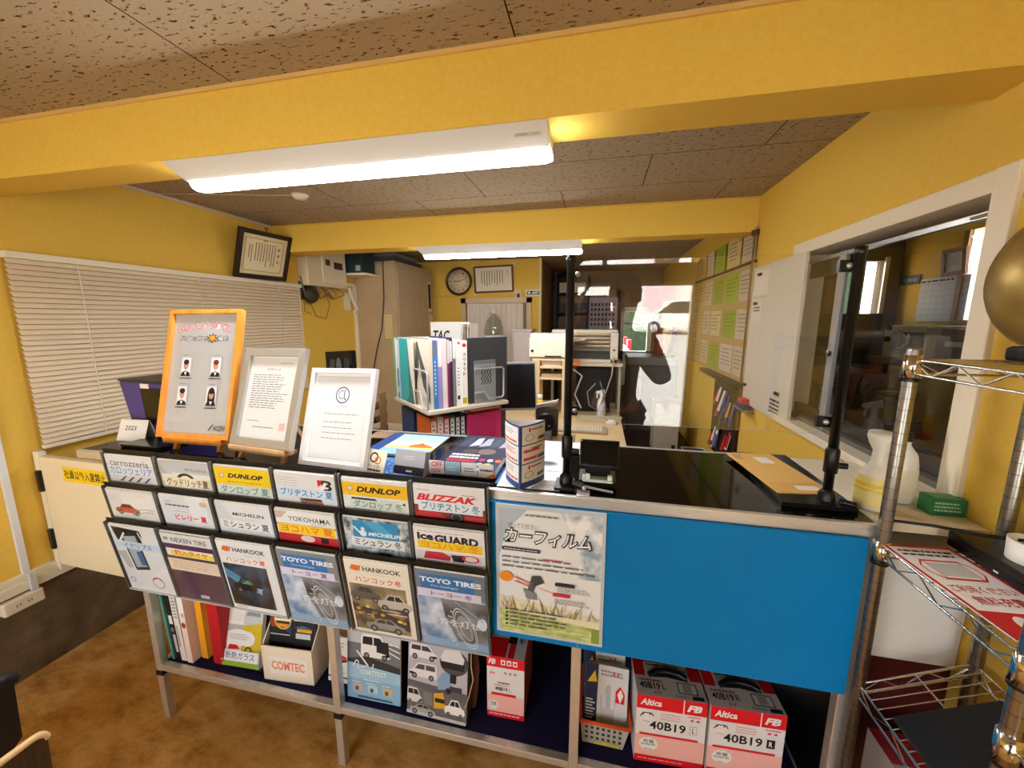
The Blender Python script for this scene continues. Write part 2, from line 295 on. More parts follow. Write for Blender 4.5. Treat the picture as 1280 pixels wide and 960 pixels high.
# workshop next door
SX, SY = 2.6, 4.2
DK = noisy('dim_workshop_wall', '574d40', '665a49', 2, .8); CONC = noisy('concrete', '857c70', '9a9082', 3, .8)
struct('floor_workshop', bx(XR+.12, -.3, -.06, SX+.1, SY+.1, 0, CONC))
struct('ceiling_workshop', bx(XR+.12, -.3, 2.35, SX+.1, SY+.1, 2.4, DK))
wz = [W(1212, 318, x=SX), W(1240, 318, x=SX), W(1212, 400, x=SX)]
ya, yb, zt, zb = wz[1].y, wz[0].y, 2.22, wz[2].z
ysplit = W(1122, 330, x=SX).y
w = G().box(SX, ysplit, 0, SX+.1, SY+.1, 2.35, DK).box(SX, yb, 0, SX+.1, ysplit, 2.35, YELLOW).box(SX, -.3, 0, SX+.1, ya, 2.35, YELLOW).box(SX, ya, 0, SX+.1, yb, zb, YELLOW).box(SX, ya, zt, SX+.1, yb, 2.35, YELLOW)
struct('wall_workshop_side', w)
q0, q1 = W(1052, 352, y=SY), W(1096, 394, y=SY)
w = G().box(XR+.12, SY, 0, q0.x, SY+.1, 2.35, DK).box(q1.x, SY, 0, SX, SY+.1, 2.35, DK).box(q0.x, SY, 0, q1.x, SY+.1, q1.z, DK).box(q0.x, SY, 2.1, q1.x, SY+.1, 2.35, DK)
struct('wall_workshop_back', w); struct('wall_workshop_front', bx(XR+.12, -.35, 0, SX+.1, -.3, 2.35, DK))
struct('window_3', G().box(q0.x-.03, SY-.02, q1.z-.03, q1.x+.03, SY, q1.z, SILVER).box(q0.x-.03, SY-.02, q1.z, q0.x, SY, 2.13, SILVER).box(q1.x, SY-.02, q1.z, q1.x+.03, SY, 2.13, SILVER).box((q0.x+q1.x)/2-.015, SY-.01, q1.z, (q0.x+q1.x)/2+.015, SY+.01, 2.1, SILVER).box(q0.x, SY+.04, q1.z, q1.x, SY+.045, 2.1, GLASS))
struct('window_4', G().box(SX-.02, yb, zb-.03, SX, yb+.04, zt, M('b98a5a')).box(SX-.02, ya-.04, zb-.03, SX, ya, zt, M('b98a5a')).box(SX-.02, ya, zb-.03, SX, yb, zb, M('b98a5a')).box(SX+.04, ya, zb, SX+.045, yb, zt, GLASS).box(SX, ya-.001, zb, SX+.102, ya+.005, zt, WHITE).box(SX, yb-.005, zb, SX+.102, yb+.001, zt, WHITE))
# ---------------------------------------------------------------- the street in front and the yard behind
ASPH = noisy('pale_asphalt', '9d978c', 'd6d0c4', 9, .9)
struct('ground', bx(-30, -40, -.2, 30, YF-.1, -.08, ASPH)); struct('ground_yard', bx(-8, YA+.1, -.2, 12, 30, -.08, ASPH))
def street_car(name, label, x, y, z, s, body, flip):
    t = thing(name, label, 'car', (x, y, z)); T = Matrix.Translation((x, y, z)) @ Matrix.Rotation(math.radians(flip), 4, 'Z') @ Matrix.Rotation(math.radians(90), 4, 'X') @ Matrix.Scale(s, 4)
    g = G(T); g.prism([(-1.9, .3), (-1.95, .75), (-1.75, .95), (-1.35, 1.5), (-1.1, 1.62), (.5, 1.6), (.75, 1.5), (1.3, 1.0), (1.85, .85), (1.95, .6), (1.95, .3)], -.8, .8, body); obj('body', g, t, .05)
    g = G(T); g.prism([(-1.5, 1.0), (-1.22, 1.45), (-.4, 1.52), (-.4, 1.0)], -.81, .81, M('1d2328', .2)).prism([(-.32, 1.0), (-.32, 1.52), (.45, 1.5), (1.05, 1.0)], -.81, .81, M('1d2328', .2)); obj('window', g, t)
    g = G(T); g.add([(.72, 1.5, -.7), (1.28, 1.02, -.72), (1.28, 1.02, .72), (.72, 1.5, .7)], [(0, 1, 2, 3)], M('1d2328', .2)); obj('windscreen', g, t)
    for zz in (-.72, .72):
        for xx in (-1.25, 1.2):
            g = G(T); g.lathe([(.01, -.11), (.3, -.11), (.31, -.05), (.31, .05), (.3, .11), (.01, .11)], (xx, .3, zz), M('1a1a1a', .7), 20); g.lathe([(.01, -.12), (.18, -.12), (.19, .12), (.01, .12)], (xx, .3, zz), SILVER, 14); obj('wheel', g, t)
    for zz in (-.55, .55):
        g = G(T); g.box(1.93, .62, zz-.16, 1.97, .78, zz+.16, M('f4f4f0', .2)); obj('headlamp', g, t)
        g = G(T); g.box(-1.97, .6, zz-.14, -1.9, .95, zz+.14, M('b01018', .3)); obj('tail_lamp', g, t)
CARW = M('eceae6', .25)
street_car('car', 'white compact car parked in the street, mirrored in the clear counter screen', 4.6, -17.5, -.08, 1, CARW, 200)
street_car('car', 'white van tail seen through the glass of the door at the back', W(787, 430, y=10).x-2.45, 10.5, -.08, 1.25, CARW, 180)
HEDGE = noisy('hedge_leaves', '0d140a', '2a3d1b', 14, .9, bump=.8)
tag(obj('hedge', bx(-4, 14.5, -.08, 8, 15.5, 3.4, HEDGE)), 'dark green hedge behind the yard, seen through the back door', 'hedge')
t = thing('building', 'pale house with pink wall across the street, mirrored in the screen', 'building', (3, -24, -.08))
g = bx(-6, -25, -.08, 3.4, -22, 6, M('e4ded6')); obj('wall', g, t); g = bx(3.4, -25, -.08, 5.2, -22.4, 5, M('e2c2c2')); obj('wing', bx(5.2, -25, -.08, 14, -22.4, 5, M('ebe4dc')), t); obj('wall', g, t)
obj('roof', bx(-6.3, -25.2, 6, 3.7, -21.7, 6.3, M('6a5a52')), t)
for i in range(4):
    obj('window', bx(3.9+2*i, -22.4, 2.9, 5.2+2*i, -22.33, 4.3, M('5c4020', .3)), t)
# ---------------------------------------------------------------- the counter
CT = 1.115
ct = thing('display_counter', 'long aluminium framed display counter with black top and blue front panel', 'counter', (-.5, 1.23, 0))
PX = (-1.65, -.85, -.03, .64)
for x in PX:
    for y in (1.014, 1.452):
        lg = obj('leg', bx(x-.014, y-.014, 0, x+.014, y+.014, 1.09, ALU), ct, .002)
        if y < 1.1: obj('connector', bx(x-.0155, y-.0155, .2, x+.0155, y+.0155, .222, BLACK), lg)
for a, b in zip(PX, PX[1:]):
    obj('rail', G().box(a+.014, 1.0, .224, b-.014, 1.024, .25, ALU), ct, .002); obj('rail', G().box(a+.014, 1.44, .224, b-.014, 1.465, .25, ALU), ct, .002)
for x in PX: obj('side_rail', bx(x-.012, 1.028, .224, x+.012, 1.438, .249, ALU), ct)
obj('shelf', bx(-1.636, 1.024, .236, .626, 1.44, .252, NAVY), ct)
obj('back_panel', bx(-1.636, 1.442, .42, .626, 1.448, 1.085, M('2e2a2a', .7)), ct)  # back is open; this dark sheet is added in place of the shade behind
obj('end_panel', bx(.634, 1.03, .25, .64, 1.44, 1.085, BLACK), ct)
obj('counter_top', bx(-1.87, 1.012, 1.09, .655, 1.462, CT, M('060607', .07, 0, .35)), ct)
g = G().box(-1.87, .998, 1.086, .655, 1.012, CT+.002, ALU).box(-1.87, 1.462, 1.086, .655, 1.472, CT+.003, ALU).box(.655, .998, 1.086, .664, 1.472, CT+.002, ALU); obj('edge_trim', g, ct, .002)
sx_ = W(727, 628, y=.99).x
g = G().box(-.285, .988, .664, sx_-.0008, .998, 1.084, BLUEP).box(sx_+.0008, .988, .664, .632, .998, 1.084, BLUEP).box(-.285, .988, 1.0845, .632, .998, 1.086, BLUEP)
bp = obj('front_panel', g, ct)
for x, z in ((sx_-.03, 1.07), (sx_+.03, 1.07), (-.27, 1.06), (.2, .68), (-.03, .68), (.5, 1.075)):
    obj('screw', G().lathe([(.0, -.003), (.004, -.002), (.0045, 0)], (x, .9878, z), SILVER, 8, Matrix.Rotation(math.radians(90), 3, 'X')), bp)
obj('corner_clip', bx(sx_-.015, 1.0, CT+.0025, sx_+.02, 1.04, CT+.006, SILVER), ct)
# ---------------------------------------------------------------- tyre and car audio catalogues in hanging racks
ROWS = [(.985+.012, .845, -4.9), (.985+.006, .727, -6.4), (.986, .599, -7.8)]
PW, PH, CX0 = .2345, .295, -1.69
def pocket_frame(r, c): y, z, t = ROWS[r]; return FR(CX0+c*PW+(.005 if c > 3 else 0), y, z, 0, t)
DIV = M('6d6f72', .25)
for nm, c0, c1, lab in (('catalogue_rack', 0, 4, 'wide black wall rack of clear pockets hung on the left of the counter front'), ('catalogue_rack', 4, 6, 'narrow two column rack of clear pockets beside the blue panel')):
    xa = CX0+c0*PW+(.005 if c0 else 0); xb = xa+(c1-c0)*PW
    rk = thing(nm, lab, 'rack', ((xa+xb)/2, .99, .6))
    obj('back_panel', bx(xa+.004, .9982, .64, xb-.004, .9998, 1.1, BLACK), rk)
    for r in range(3):
        for c in range(c0, c1):
            g = G(pocket_frame(r, c)); hf = PH*(.92 if r == 2 else .9)
            g.box(.0015, 0, -.003, PW-.0015, PH+.006, -.0005, BLACK)
            g.box(.0015, 0, -.0005, .0045, PH-.004, .011, DIV).box(PW-.0045, 0, -.0005, PW-.0015, PH-.004, .011, DIV)
            g.box(.0045, -.003, -.003, PW-.0045, 0, .0122, M('c9cbcc', .3))
            pk = obj('pocket', g, rk)
            g = G(pocket_frame(r, c)); g.box(.003, 0, .0112, PW-.003, PH-.012, .0122, POCKET); obj('clear_front', g, pk)
LB = lambda P, y0, y1, col, txt, ink, x0=.02, x1=.98, b=.012: (P.rect(x0, y0, x1, y1+.03, M(col, .6)), P.text(txt, x0+.05, y0+(y1-y0)*.12, x1-.04, y1+.03-(y1-y0)*.12, M(ink, .6), min(b, .012)))
def tyre_sketch(P, a, b, s, m, rot=.3):
    for k in (1, .86, .6, .5): P.ring(a, b, s*.5*k, s*k, .06, m, 30, rot=rot)
    for i in range(7):
        q = 2.2+i*.36; P.line([(a-.1+s*.62*math.cos(q), b+s*1.0*math.sin(q)*.95), (a-.1+s*.36*math.cos(q), b+s*.96*math.sin(q)*.9)], .004, m)
def c_carrozzeria(P):
    P.rect(0, 0, 1, 1, M('d5d8de', .4)); P.rect(0, .86, 1, 1, M('e9eaee', .4)); P.text('carrozzeria', .08, .84, .9, .93, M('55565c'), .006)
    LB(P, .69, .81, 'dfe6ef', 'カロッツェリア', '5d86c4', .0, .98)
    for i in range(4): P.poly([(.2+.17*i, .6), (.34+.17*i, .68), (.38+.17*i, .68), (.26+.17*i, .6)], M('2e2f33'))
def c_goodrich(P):
    P.rect(0, 0, 1, 1, M('b6b8bb', .4)); P.poly([(0, 1), (.25, .6), (1, .6), (1, 1)], M('c9cbcd', .4)); P.text('BFGoodrich', .52, .86, .93, .9, M('6b6d70'), .004)
    P.rect(.03, .68, .9, .79, PAPER); P.rect(.25, .75, .98, .82, PAPER); P.ring(.5, .73, .17, .09, .4, INK, 24, .1, 3.04); LB(P, .6, .72, 'efe3bf', 'グッドリッチ夏', '3b2a1a', .05, .96)
def c_yellow(P):
    P.rect(0, 0, 1, 1, M('e3e5e2')); P.rect(0, .72, 1, .985, M('f6d011')); P.ell(.13, .86, .045, .03, M('e9e0d0')); P.ring(.13, .86, .05, .033, .2, RED)
    P.text('DUNLOP', .24, .83, .88, .9, INK, .045, .25); P.lines(.22, .765, .85, .785, 1, M('7c6a10')); LB(P, .59, .7, 'd9e2dc', 'ダンロップ 夏', '5c8a6c', .02, .98)
def c_bridge(P):
    P.rect(0, 0, 1, 1, M('e9e8e6')); P.lines(.03, .8, .4, .94, 4, M('a9a9ac'), .2); P.poly([(.72, .93), (.86, .93), (.72, .83)], RED); P.text('B', .76, .78, .95, .93, INK, .03, .15); P.poly([(.72, .78), (.8, .78), (.86, .87), (.84, .91)], M('f4f4f2'))
    LB(P, .66, .76, 'd5e6f3', 'ブリヂストン 夏', '1f6db6', .02, .98, .02); P.poly([(.4, .58), (.38, .65), (.75, .65), (.78, .58)], M('9c6a5a')); P.poly([(.38, .65), (.5, .62), (.75, .63), (.74, .655)], M('3a2620'))
def c_yellow_winter(P):
    P.rect(0, 0, 1, 1, M('eeece8')); P.rect(0, .77, 1, .95, M('fbc40e')); P.ell(.12, .865, .045, .033, M('e7ddd5')); P.ring(.12, .865, .05, .036, .18, RED); P.text('DUNLOP', .22, .82, .9, .9, INK, .045, .25)
    P.poly([(.13, .7), (.13, .745), (.5, .745), (.56, .7)], INK); P.lines(.58, .7, .9, .74, 2, GREY, .2); LB(P, .6, .69, 'dbe6dc', 'ダンロップ 冬', '63855f', .1, .95); P.poly([(.9, .7), (.95, .73), (.96, .69)], INK); P.lines(.15, .58, .6, .6, 1, INK)
def c_blizzak(P):
    P.rect(0, 0, 1, 1, M('f3eef0')); P.lines(.05, .93, .25, .95, 1, GREY); P.lines(.68, .9, .9, .92, 1, GREY); P.text('BLIZZAK', .04, .8, .9, .89, M('e5141d'), .045, .3)
    P.rect(0, .5, 1, .74, M('8d2024')); P.poly([(.0, .58), (.1, .68), (.4, .64), (.45, .585)], M('d63038')); P.rect(.5, .56, .7, .66, M('26201f')); P.rect(.72, .58, 1, .64, M('d23a40')); P.ring(.6, .61, .08, .05, .2, GREY)
    LB(P, .665, .775, 'ecf2f6', 'ブリヂストン 冬', '2f74b8', .06, .97, .02)
def c_redcar(P):
    P.rect(0, 0, 1, 1, M('e3e3e2')); P.rect(.3, .68, .95, .95, PAPER); P.lines(.04, .8, .26, .92, 4, M('b5b5b5'), .2); P.lines(.55, .9, .9, .94, 2, M('c2c2c2'), .2); P.car(.1, .6, .62, .78, M('c4402c'))
    P.ring(.8, .6, .35, .12, .08, GREY, 24, 1.2, 3.1); P.ring(.85, .58, .3, .1, .08, GREY, 24, 1.3, 3.1)
def c_pirelli(P):
    P.rect(0, 0, 1, 1, M('e2e3e6')); P.poly([(.5, 1), (.62, .6), (.95, .6), (.85, 1)], M('eceef1')); P.lines(.08, .88, .25, .93, 2, GREY, .3); P.lines(.1, .83, .62, .87, 1, M('55555a'), .6); P.ell(.86, .91, .08, .04, M('e8bd9a')); P.lines(.25, .75, .6, .77, 1, M('b0b0b0'))
    P.text('ピレリー 夏', .24, .615, .86, .71, M('dd2548'), .025)
def c_michelin(P):
    P.rect(0, 0, 1, 1, M('dcdee0')); P.poly([(.12, 1), (.32, .72), (1, .72), (1, 1)], M('e9eaeb')); P.text('MICHELIN', .3, .81, .86, .86, M('26282e'), .02); P.lines(.3, .74, .85, .78, 2, M('bdbdc0'), .2); LB(P, .6, .7, 'eff0ee', 'ミシュラン 夏', '141416', .03, .96, .015)
def c_yoko(P):
    P.rect(0, 0, 1, 1, M('efeeec')); P.poly([(0, .98), (.22, .98), (.1, .88), (0, .87)], M('d3b5a6')); P.text('YOKOHAMA', .22, .85, .92, .92, INK, .002); P.lines(.6, .82, .9, .835, 1, GREY); P.rect(0, .775, 1, .8, M('d8202c')); LB(P, .66, .765, 'f8cf18', 'ヨコハマ 夏', 'e5641a', .02, .98, .02)
    P.rect(0, .5, 1, .655, M('c8242c')); P.ell(.5, .6, .12, .05, M('e9d8d0')); P.rect(.72, .56, .85, .64, M('3b1a1a'))
def c_mich_winter(P):
    P.rect(0, 0, 1, 1, PH_SNOW); P.rect(.15, .7, .85, .97, M('1f8fc4')); P.poly([(.3, .97), (.55, .97), (.8, .78), (.6, .75)], M('4aaad6'))
    P.ell(.3, .79, .055, .045, M('eef2f3')); P.ell(.3, .855, .03, .025, M('eef2f3')); P.line([(.16, .88), (.27, .78)], .006, M('eef2f3')); P.text('MICHELIN', .38, .765, .9, .82, M('f1f5f7'), .03, .2); LB(P, .6, .7, 'e6ebea', 'ミシュラン 冬', '16191b', .1, .92, .02)
def c_ice(P):
    P.rect(0, 0, 1, 1, M('f4eff0')); P.lines(.06, .93, .9, .95, 1, M('b09aa0'), .4); P.text('ice', .05, .82, .29, .92, INK, .05); P.text('GUARD', .3, .8, .92, .91, INK, .055); LB(P, .7, .785, 'fbd316', 'ヨコハマ 冬', 'ee8a1c', .05, .97, .015)
    P.rect(.0, .5, 1, .67, M('dcd8d8')); P.poly([(.12, .56), (.16, .66), (.4, .67), (.52, .62), (.5, .56)], M('c62a3a')); P.poly([(.55, .56), (.52, .65), (.74, .66), (.7, .56)], INK); P.ring(.8, .62, .12, .05, .25, RED)
def c_nav(P):
    P.rect(0, 0, 1, 1, M('e4e5e6')); P.poly([(.05, .98), (.68, .95), (.62, .74), (.1, .78)], M('0f0f11')); P.poly([(.2, .86), (.55, .9), (.6, .36), (.28, .32)], M('1b1c1f')); P.poly([(.24, .84), (.52, .87), (.56, .4), (.31, .37)], M('aab2bd')); P.poly([(.42, .62), (.54, .64), (.56, .42), (.44, .42)], M('4b6a9a'))
    P.line([(.6, .93), (.66, .75)], .006, PAPER); P.line([(.66, .95), (.72, .75)], .006, PAPER); P.line([(.1, .72), (.3, .9)], .008, PAPER); P.rect(.0, .66, .98, .77, M('c9daea')); P.text('イクリプス', .2, .68, .8, .75, M('2c78bd'), .015)
    P.poly([(.0, .6), (.2, .62), (.24, .36), (.12, .34)], M('b9bbbd')); P.ring(.68, .16, .13, .09, .2, M('b9a6aa')); P.ring(.68, .16, .13, .09, .25, M('b43b55'), 16, .6, 2.6); P.ring(.12, .16, .06, .04, .3, M('8a86b8')); P.lines(.1, .06, .6, .12, 2, M('cfcfd2'), .2)
def c_nexen(P):
    P.rect(0, 0, 1, 1, M('5b4150')); P.rect(0, .84, 1, .99, M('e6e4e2')); P.text('NEXEN TIRE', .2, .87, .9, .935, M('4a464a'), .012); P.rect(.05, .89, .14, .93, GREY); P.rect(0, .77, 1, .83, M('563054')); P.rect(.03, .66, .97, .77, M('f4efe4')); P.rect(.12, .665, .97, .735, M('f7dd5a')); P.text('輸入タイヤ', .2, .675, .86, .76, M('e8741c'), .02)
    P.rect(.0, .44, 1, .62, M('ecd8bf')); P.lines(.08, .47, .95, .6, 4, M('c9a688'), .3); P.rect(.48, .05, .6, .09, M('cfc9cb')); P.rect(.45, .04, .62, .09, M('d8d2d4'))
def hank_logo(P, y):
    for i in range(4): P.poly([(.08+.045*i, y+.01), (.12+.04*i, y+.07), (.15+.04*i, y+.07), (.17+.02*i, y-.01)], M('ee6f24'))
    P.text('HANKOOK', .29, y, .88, y+.062, M('1d1c20'), .02)
def c_hank(P):
    P.rect(0, 0, 1, 1, M('eeeeec')); hank_logo(P, .86); P.lines(.5, .81, .85, .83, 1, M('c8c8c8')); P.rect(.02, .7, .96, .79, M('f4f0ea')); P.text('ハンコック夏', .12, .71, .85, .78, M('e4573c'), .012)
    P.rect(.03, .06, .84, .68, PH_NIGHT); P.poly([(.03, .62), (.3, .5), (.45, .42), (.2, .42), (.03, .48)], M('4f8aae'))
    P.car(.12, .26, .68, .5, M('191c1f'), M('3d5a50')); P.poly([(.3, .4), (.42, .46), (.5, .4)], M('6f9a7e')); P.poly([(.56, .36), (.68, .36), (.62, .26)], M('7fb6d6')); P.rect(.06, .02, .28, .05, M('d8d8d8'))
def toyo(P, season):
    P.rect(0, 0, 1, 1, M('6d7d92' if season == '冬' else '838b90')); P.rect(.08, .75, .84, .95, M('1f73b8')); P.text('TOYO TIRES', .07, .845, .95, .91, M('f4f6f8'), .04); P.text('Tire Catalogue', .22, .79, .62, .82, M('dfe8f2'), .01)
    P.rect(0, 0, 1, .67, PH_SKY); P.poly([(.35, .66), (1, .66), (1, .1), (.55, .1), (.4, .4)], PH_GREY); P.rect(0, 0, 1, .1, M('8fb2d2')); P.ell(.93, .38, .07, .08, M('dce8f4'))
    P.line([(.1, .28), (.3, .48)], .005, M('c8dcf4')); P.line([(.55, .64), (.95, .42)], .004, M('9db0c4')); tyre_sketch(P, .68, .29, .28, M('d5d9de')); P.rect(.02, .66, .94, .765, M('e4dcec')); P.text('トーヨー '+season, .22, .68, .82, .745, M('5a4a9a'), .015); P.text('青を灯せ', .3, .3, .9, .4, M('f6f6f4'), .008)
def c_toyo(P): toyo(P, '夏')
def c_toyo_w(P): toyo(P, '冬')
def c_hank_w(P):
    P.rect(0, 0, 1, 1, M('f1ead8')); hank_logo(P, .86); P.lines(.4, .82, .85, .84, 1, M('d8d0c0')); P.rect(.02, .7, .97, .8, M('f5e9d4')); P.text('ハンコック冬', .14, .71, .88, .79, M('dd4433'), .015)
    P.rect(.03, .04, .92, .68, PH_BROWN); P.car(.02, .44, .52, .66, M('5b5a56')); P.car(.45, .36, 1.0, .6, M('c9c4b8')); P.poly([(.03, .42), (.92, .24), (.92, .1), (.03, .3)], M('3c3a38'))
    for i in range(16): P.ell(random.uniform(.06, .86), random.uniform(.2, .4), .04, .022, M(random.choice(('d6a83a', 'e9c95a', 'c79a3c', '8a7a4a'))), 8)
    P.car(.2, .05, .85, .24, M('9a9a98'), M('3a3a3c')); P.rect(.5, .36, .8, .37, PAPER); P.rect(.6, .32, .9, .33, PAPER); P.rect(.25, .27, .36, .28, PAPER)
CATS = [[(c_carrozzeria, 'silver catalogue with thin grey lettering and pale blue handwritten strip, top left pocket'), (c_goodrich, 'grey catalogue with cream handwritten slip and black arc, top row second pocket'), (c_yellow, 'yellow tyre catalogue with green summer handwriting in the top row'), (c_bridge, 'white tyre catalogue with red and black B emblem and blue summer label'), (c_yellow_winter, 'white tyre catalogue with yellow band, black bar and green winter handwriting'), (c_blizzak, 'white winter tyre catalogue with slanted red capitals above a red car')],
        [(c_redcar, 'pale catalogue with a small red car, left end of middle row'), (c_pirelli, 'pale grey tyre catalogue with red handwriting in the middle row'), (c_michelin, 'light grey tyre catalogue with small black capitals and black handwriting'), (c_yoko, 'white tyre catalogue with red stripe and yellow summer strip'), (c_mich_winter, 'blue sky tyre catalogue with white handwritten winter strip'), (c_ice, 'white winter tyre catalogue with heavy black lettering and yellow strip')],
        [(c_nav, 'pale catalogue showing a car navigation unit, bottom left pocket'), (c_nexen, 'plum coloured tyre catalogue with yellow strip in the bottom row'), (c_hank, 'white tyre catalogue with orange emblem and dark night car picture'), (c_toyo, 'grey and blue tyre catalogue with purple summer strip, bottom row'), (c_hank_w, 'cream tyre catalogue with orange emblem and brown winter car pictures'), (c_toyo_w, 'blue tyre catalogue with purple winter strip, right end of bottom row')]]
for r in range(3):
    for c in range(6):
        fn, lab = CATS[r][c]; T = pocket_frame(r, c) @ Matrix.Translation(((PW-.214)/2+random.uniform(-.003, .003), .0005, .0008)); th = random.uniform(.004, .0075); g = G(T)
        g.box(0, 0, 0, .214, .284, th*.45, PAPER); g.box(.001, 0, th*.5, .214, .281, th, M('e6e6e4')); P = (SPage if r < 2 else Page)(g, T, .214, .281, th); fn(P)
        tag(obj('catalogue', g), lab, 'catalogue', 'catalogues in the hanging racks')
# film poster on the blue panel
T = FR(-.262, .9845, .682, 0, .0, .3); g = G(T); g.box(0, 0, -.0015, .303, .402, .0005, M('dfe6ea')); P = Page(g, T, .303, .402, .0005)
P.rect(0, 0, 1, 1, M('c3ccd4')); P.rect(.03, .02, .97, .97, M('e9ebea'))
P.rect(.03, .5, .97, .97, PH_CLOUD); P.poly([(.03, .97), (.6, .97), (.78, .72), (.74, .3), (.03, .3)], M('e7eaeb')); P.poly([(.03, .97), (.3, .97), (.1, .8), (.03, .6)], M('b4c0ca'))
P.rect(.03, .02, .97, .2, PH_FIELD); P.rect(.9, .02, .97, .16, M('8ea23a')); P.poly([(.03, .2), (.97, .13), (.97, .22), (.6, .25), (.03, .3)], M('e6e0c4'))
for i in range(46):
    x = random.uniform(.04, .95); P.poly([(x-.015, .19), (x+.02, .19), (x+random.uniform(-.05, .06), random.uniform(.23, .33))], M(random.choice(('b5a283', 'c9bfa2', '9a9a6a', 'd8ceb2', 'a8885a'))))
P.lines(.28, .92, .6, .95, 1, M('8d8f94')); P.text('貼ってください', .12, .83, .4, .87, M('9c9fa4'), .004); P.text('カーフィルム', .07, .715, .89, .835, M('2c2e34'), .07, .2); P.text('カーフィルム', .085, .724, .875, .826, M('f6f6f4'), .012, .2)
P.rect(.06, .66, .42, .685, M('2a2c33')); P.lines(.08, .667, .4, .678, 1, PAPER, .5, .0)
for i in range(3): P.lines(.06, .6-.035*i, .92, .62-.035*i, 1, M('6e7076'), .5, .3)
P.lines(.45, .61, .63, .625, 1, M('d83a48'), .6, .0); P.ell(.1, .455, .065, .04, M('f2921c')); P.poly([(.28, .31), (.36, .36), (.42, .48), (.34, .47)], M('5a5a5e')); P.poly([(.26, .38), (.38, .35), (.4, .3), (.3, .3)], M('85868a')); P.poly([(.34, .48), (.42, .49), (.46, .44), (.36, .4)], M('46464a'))
P.line([(.18, .46), (.34, .42)], .003, M('d03a3a')); P.line([(.18, .43), (.32, .4)], .003, M('d03a3a')); P.line([(.4, .4), (.58, .36)], .002, M('e8a0a0')); P.rect(.56, .43, .74, .455, M('2a2c33')); P.rect(.54, .35, .7, .375, M('d02c40'))
P.lines(.58, .385, .93, .425, 3, M('9a9ca0'), .35); P.lines(.56, .29, .9, .335, 3, M('9a9ca0'), .35)
for i in range(5): P.ell(.1, .2-.03*i, .012, .008, INK, 8); P.lines(.13, .193-.03*i, .8, .207-.03*i, 1, M('5c5f55'), .6, .5)
tag(obj('poster', g), 'laminated car film poster with sky and grass taped on the blue panel', 'poster')
# ---------------------------------------------------------------- swing door at the left of the counter
A = W(44, 568, x=XL+.03); Bq = W(165, 724, z=.467)
dx = Vector((Bq.x-A.x, Bq.y-A.y, 0)); ang = math.degrees(math.atan2(dx.y, dx.x))
T = FR(XL+.034, A.y, .467, ang, 0); dl = dx.length+.02
t = thing('swing_door', 'beige low swing door with yellow staff only sign beside the counter', 'gate', (XL+.4, A.y, .467))
obj('door_panel', G(T).box(.012, 0, -.028, dl, .525, 0, M('e6d8b8', .5)), t, .003)
obj('hinge_post', G(T).box(-.02, -.03, -.028, .011, .545, .002, IVORY), t, .003)
for yy in (.08, .36): obj('hinge', G(T).box(-.012, yy, -.006, .014, yy+.1, .012, BLACK), t, .005)
u0 = (W(78, 580, y=A.y).x-XL-.034)
g = G(T); P = Page(g, T @ Matrix.Translation((u0, .425, .0003)), .262, .066); P.rect(0, 0, 1, 1, M('f2cf10')); P.text('社員以外入室禁止', .03, .18, .98, .82, M('22231f'), .018); tag_ = obj('warning_sign', g, t)
# ---------------------------------------------------------------- left wall fittings
BY0, BY1, BZ0, BZ1 = 1.19, 2.852, 1.02, 1.862
bl = thing('venetian_blind', 'long cream venetian blind closed over the left wall window', 'blind', (XL+.03, 2.0, BZ0))
SLAT = M('ead9bb', .45); n = 35
for i in range(n):
    z = BZ0+.03+(BZ1-BZ0-.055)*i/(n-1); g = G()
    g.hexa([(XL+.022, BY0, z+.0105), (XL+.039, BY0, z-.0105), (XL+.039, BY1, z-.0105), (XL+.022, BY1, z+.0105), (XL+.0226, BY0, z+.0113), (XL+.0396, BY0, z-.0097), (XL+.0396, BY1, z-.0097), (XL+.0226, BY1, z+.0113)], SLAT); obj('slat', g, bl)
obj('head_rail', bx(XL+.012, BY0-.004, BZ1-.014, XL+.05, BY1+.004, BZ1+.014, IVORY), bl, .002); obj('bottom_rail', bx(XL+.02, BY0, BZ0-.004, XL+.044, BY1, BZ0+.014, IVORY), bl, .003)
for y in (1.42, 2.0, 2.62): obj('ladder_cord', G().bar((XL+.0425, y, BZ0+.014), (XL+.0425, y, BZ1-.014), .0016, WHITE, 5), bl)
obj('tilt_wand', G().bar((XL+.052, BY1-.03, BZ1-.02), (XL+.052, BY1-.035, BZ0+.4), .003, IVORY, 6), bl)
T = FR(XL+.031, 2.245, 1.882, 85.3, -18.6, .6)
t = thing('framed_certificate', 'black framed certificate leaning out above the blind', 'frame', (XL+.05, 2.45, 1.88))
def picture_frame(t, T, w, h, b, d, m, fn, back=PAPER):
    g = G(T)
    for q in ([(0, 0), (w, 0), (w-b, b), (b, b)], [(w, 0), (w, h), (w-b, h-b), (w-b, b)], [(w, h), (0, h), (b, h-b), (w-b, h-b)], [(0, h), (0, 0), (b, b), (b, h-b)]): g.prism(q, -d*.3, d*.7, m)
    obj('frame', g, t, .0015); g = G(T); g.box(b*.9, b*.9, -d*.25, w-b*.9, h-b*.9, d*.15, back); fn(Page(g, T @ Matrix.Translation((b*.9, b*.9, 0)), w-b*1.8, h-b*1.8, d*.15)); return obj('picture', g, t)
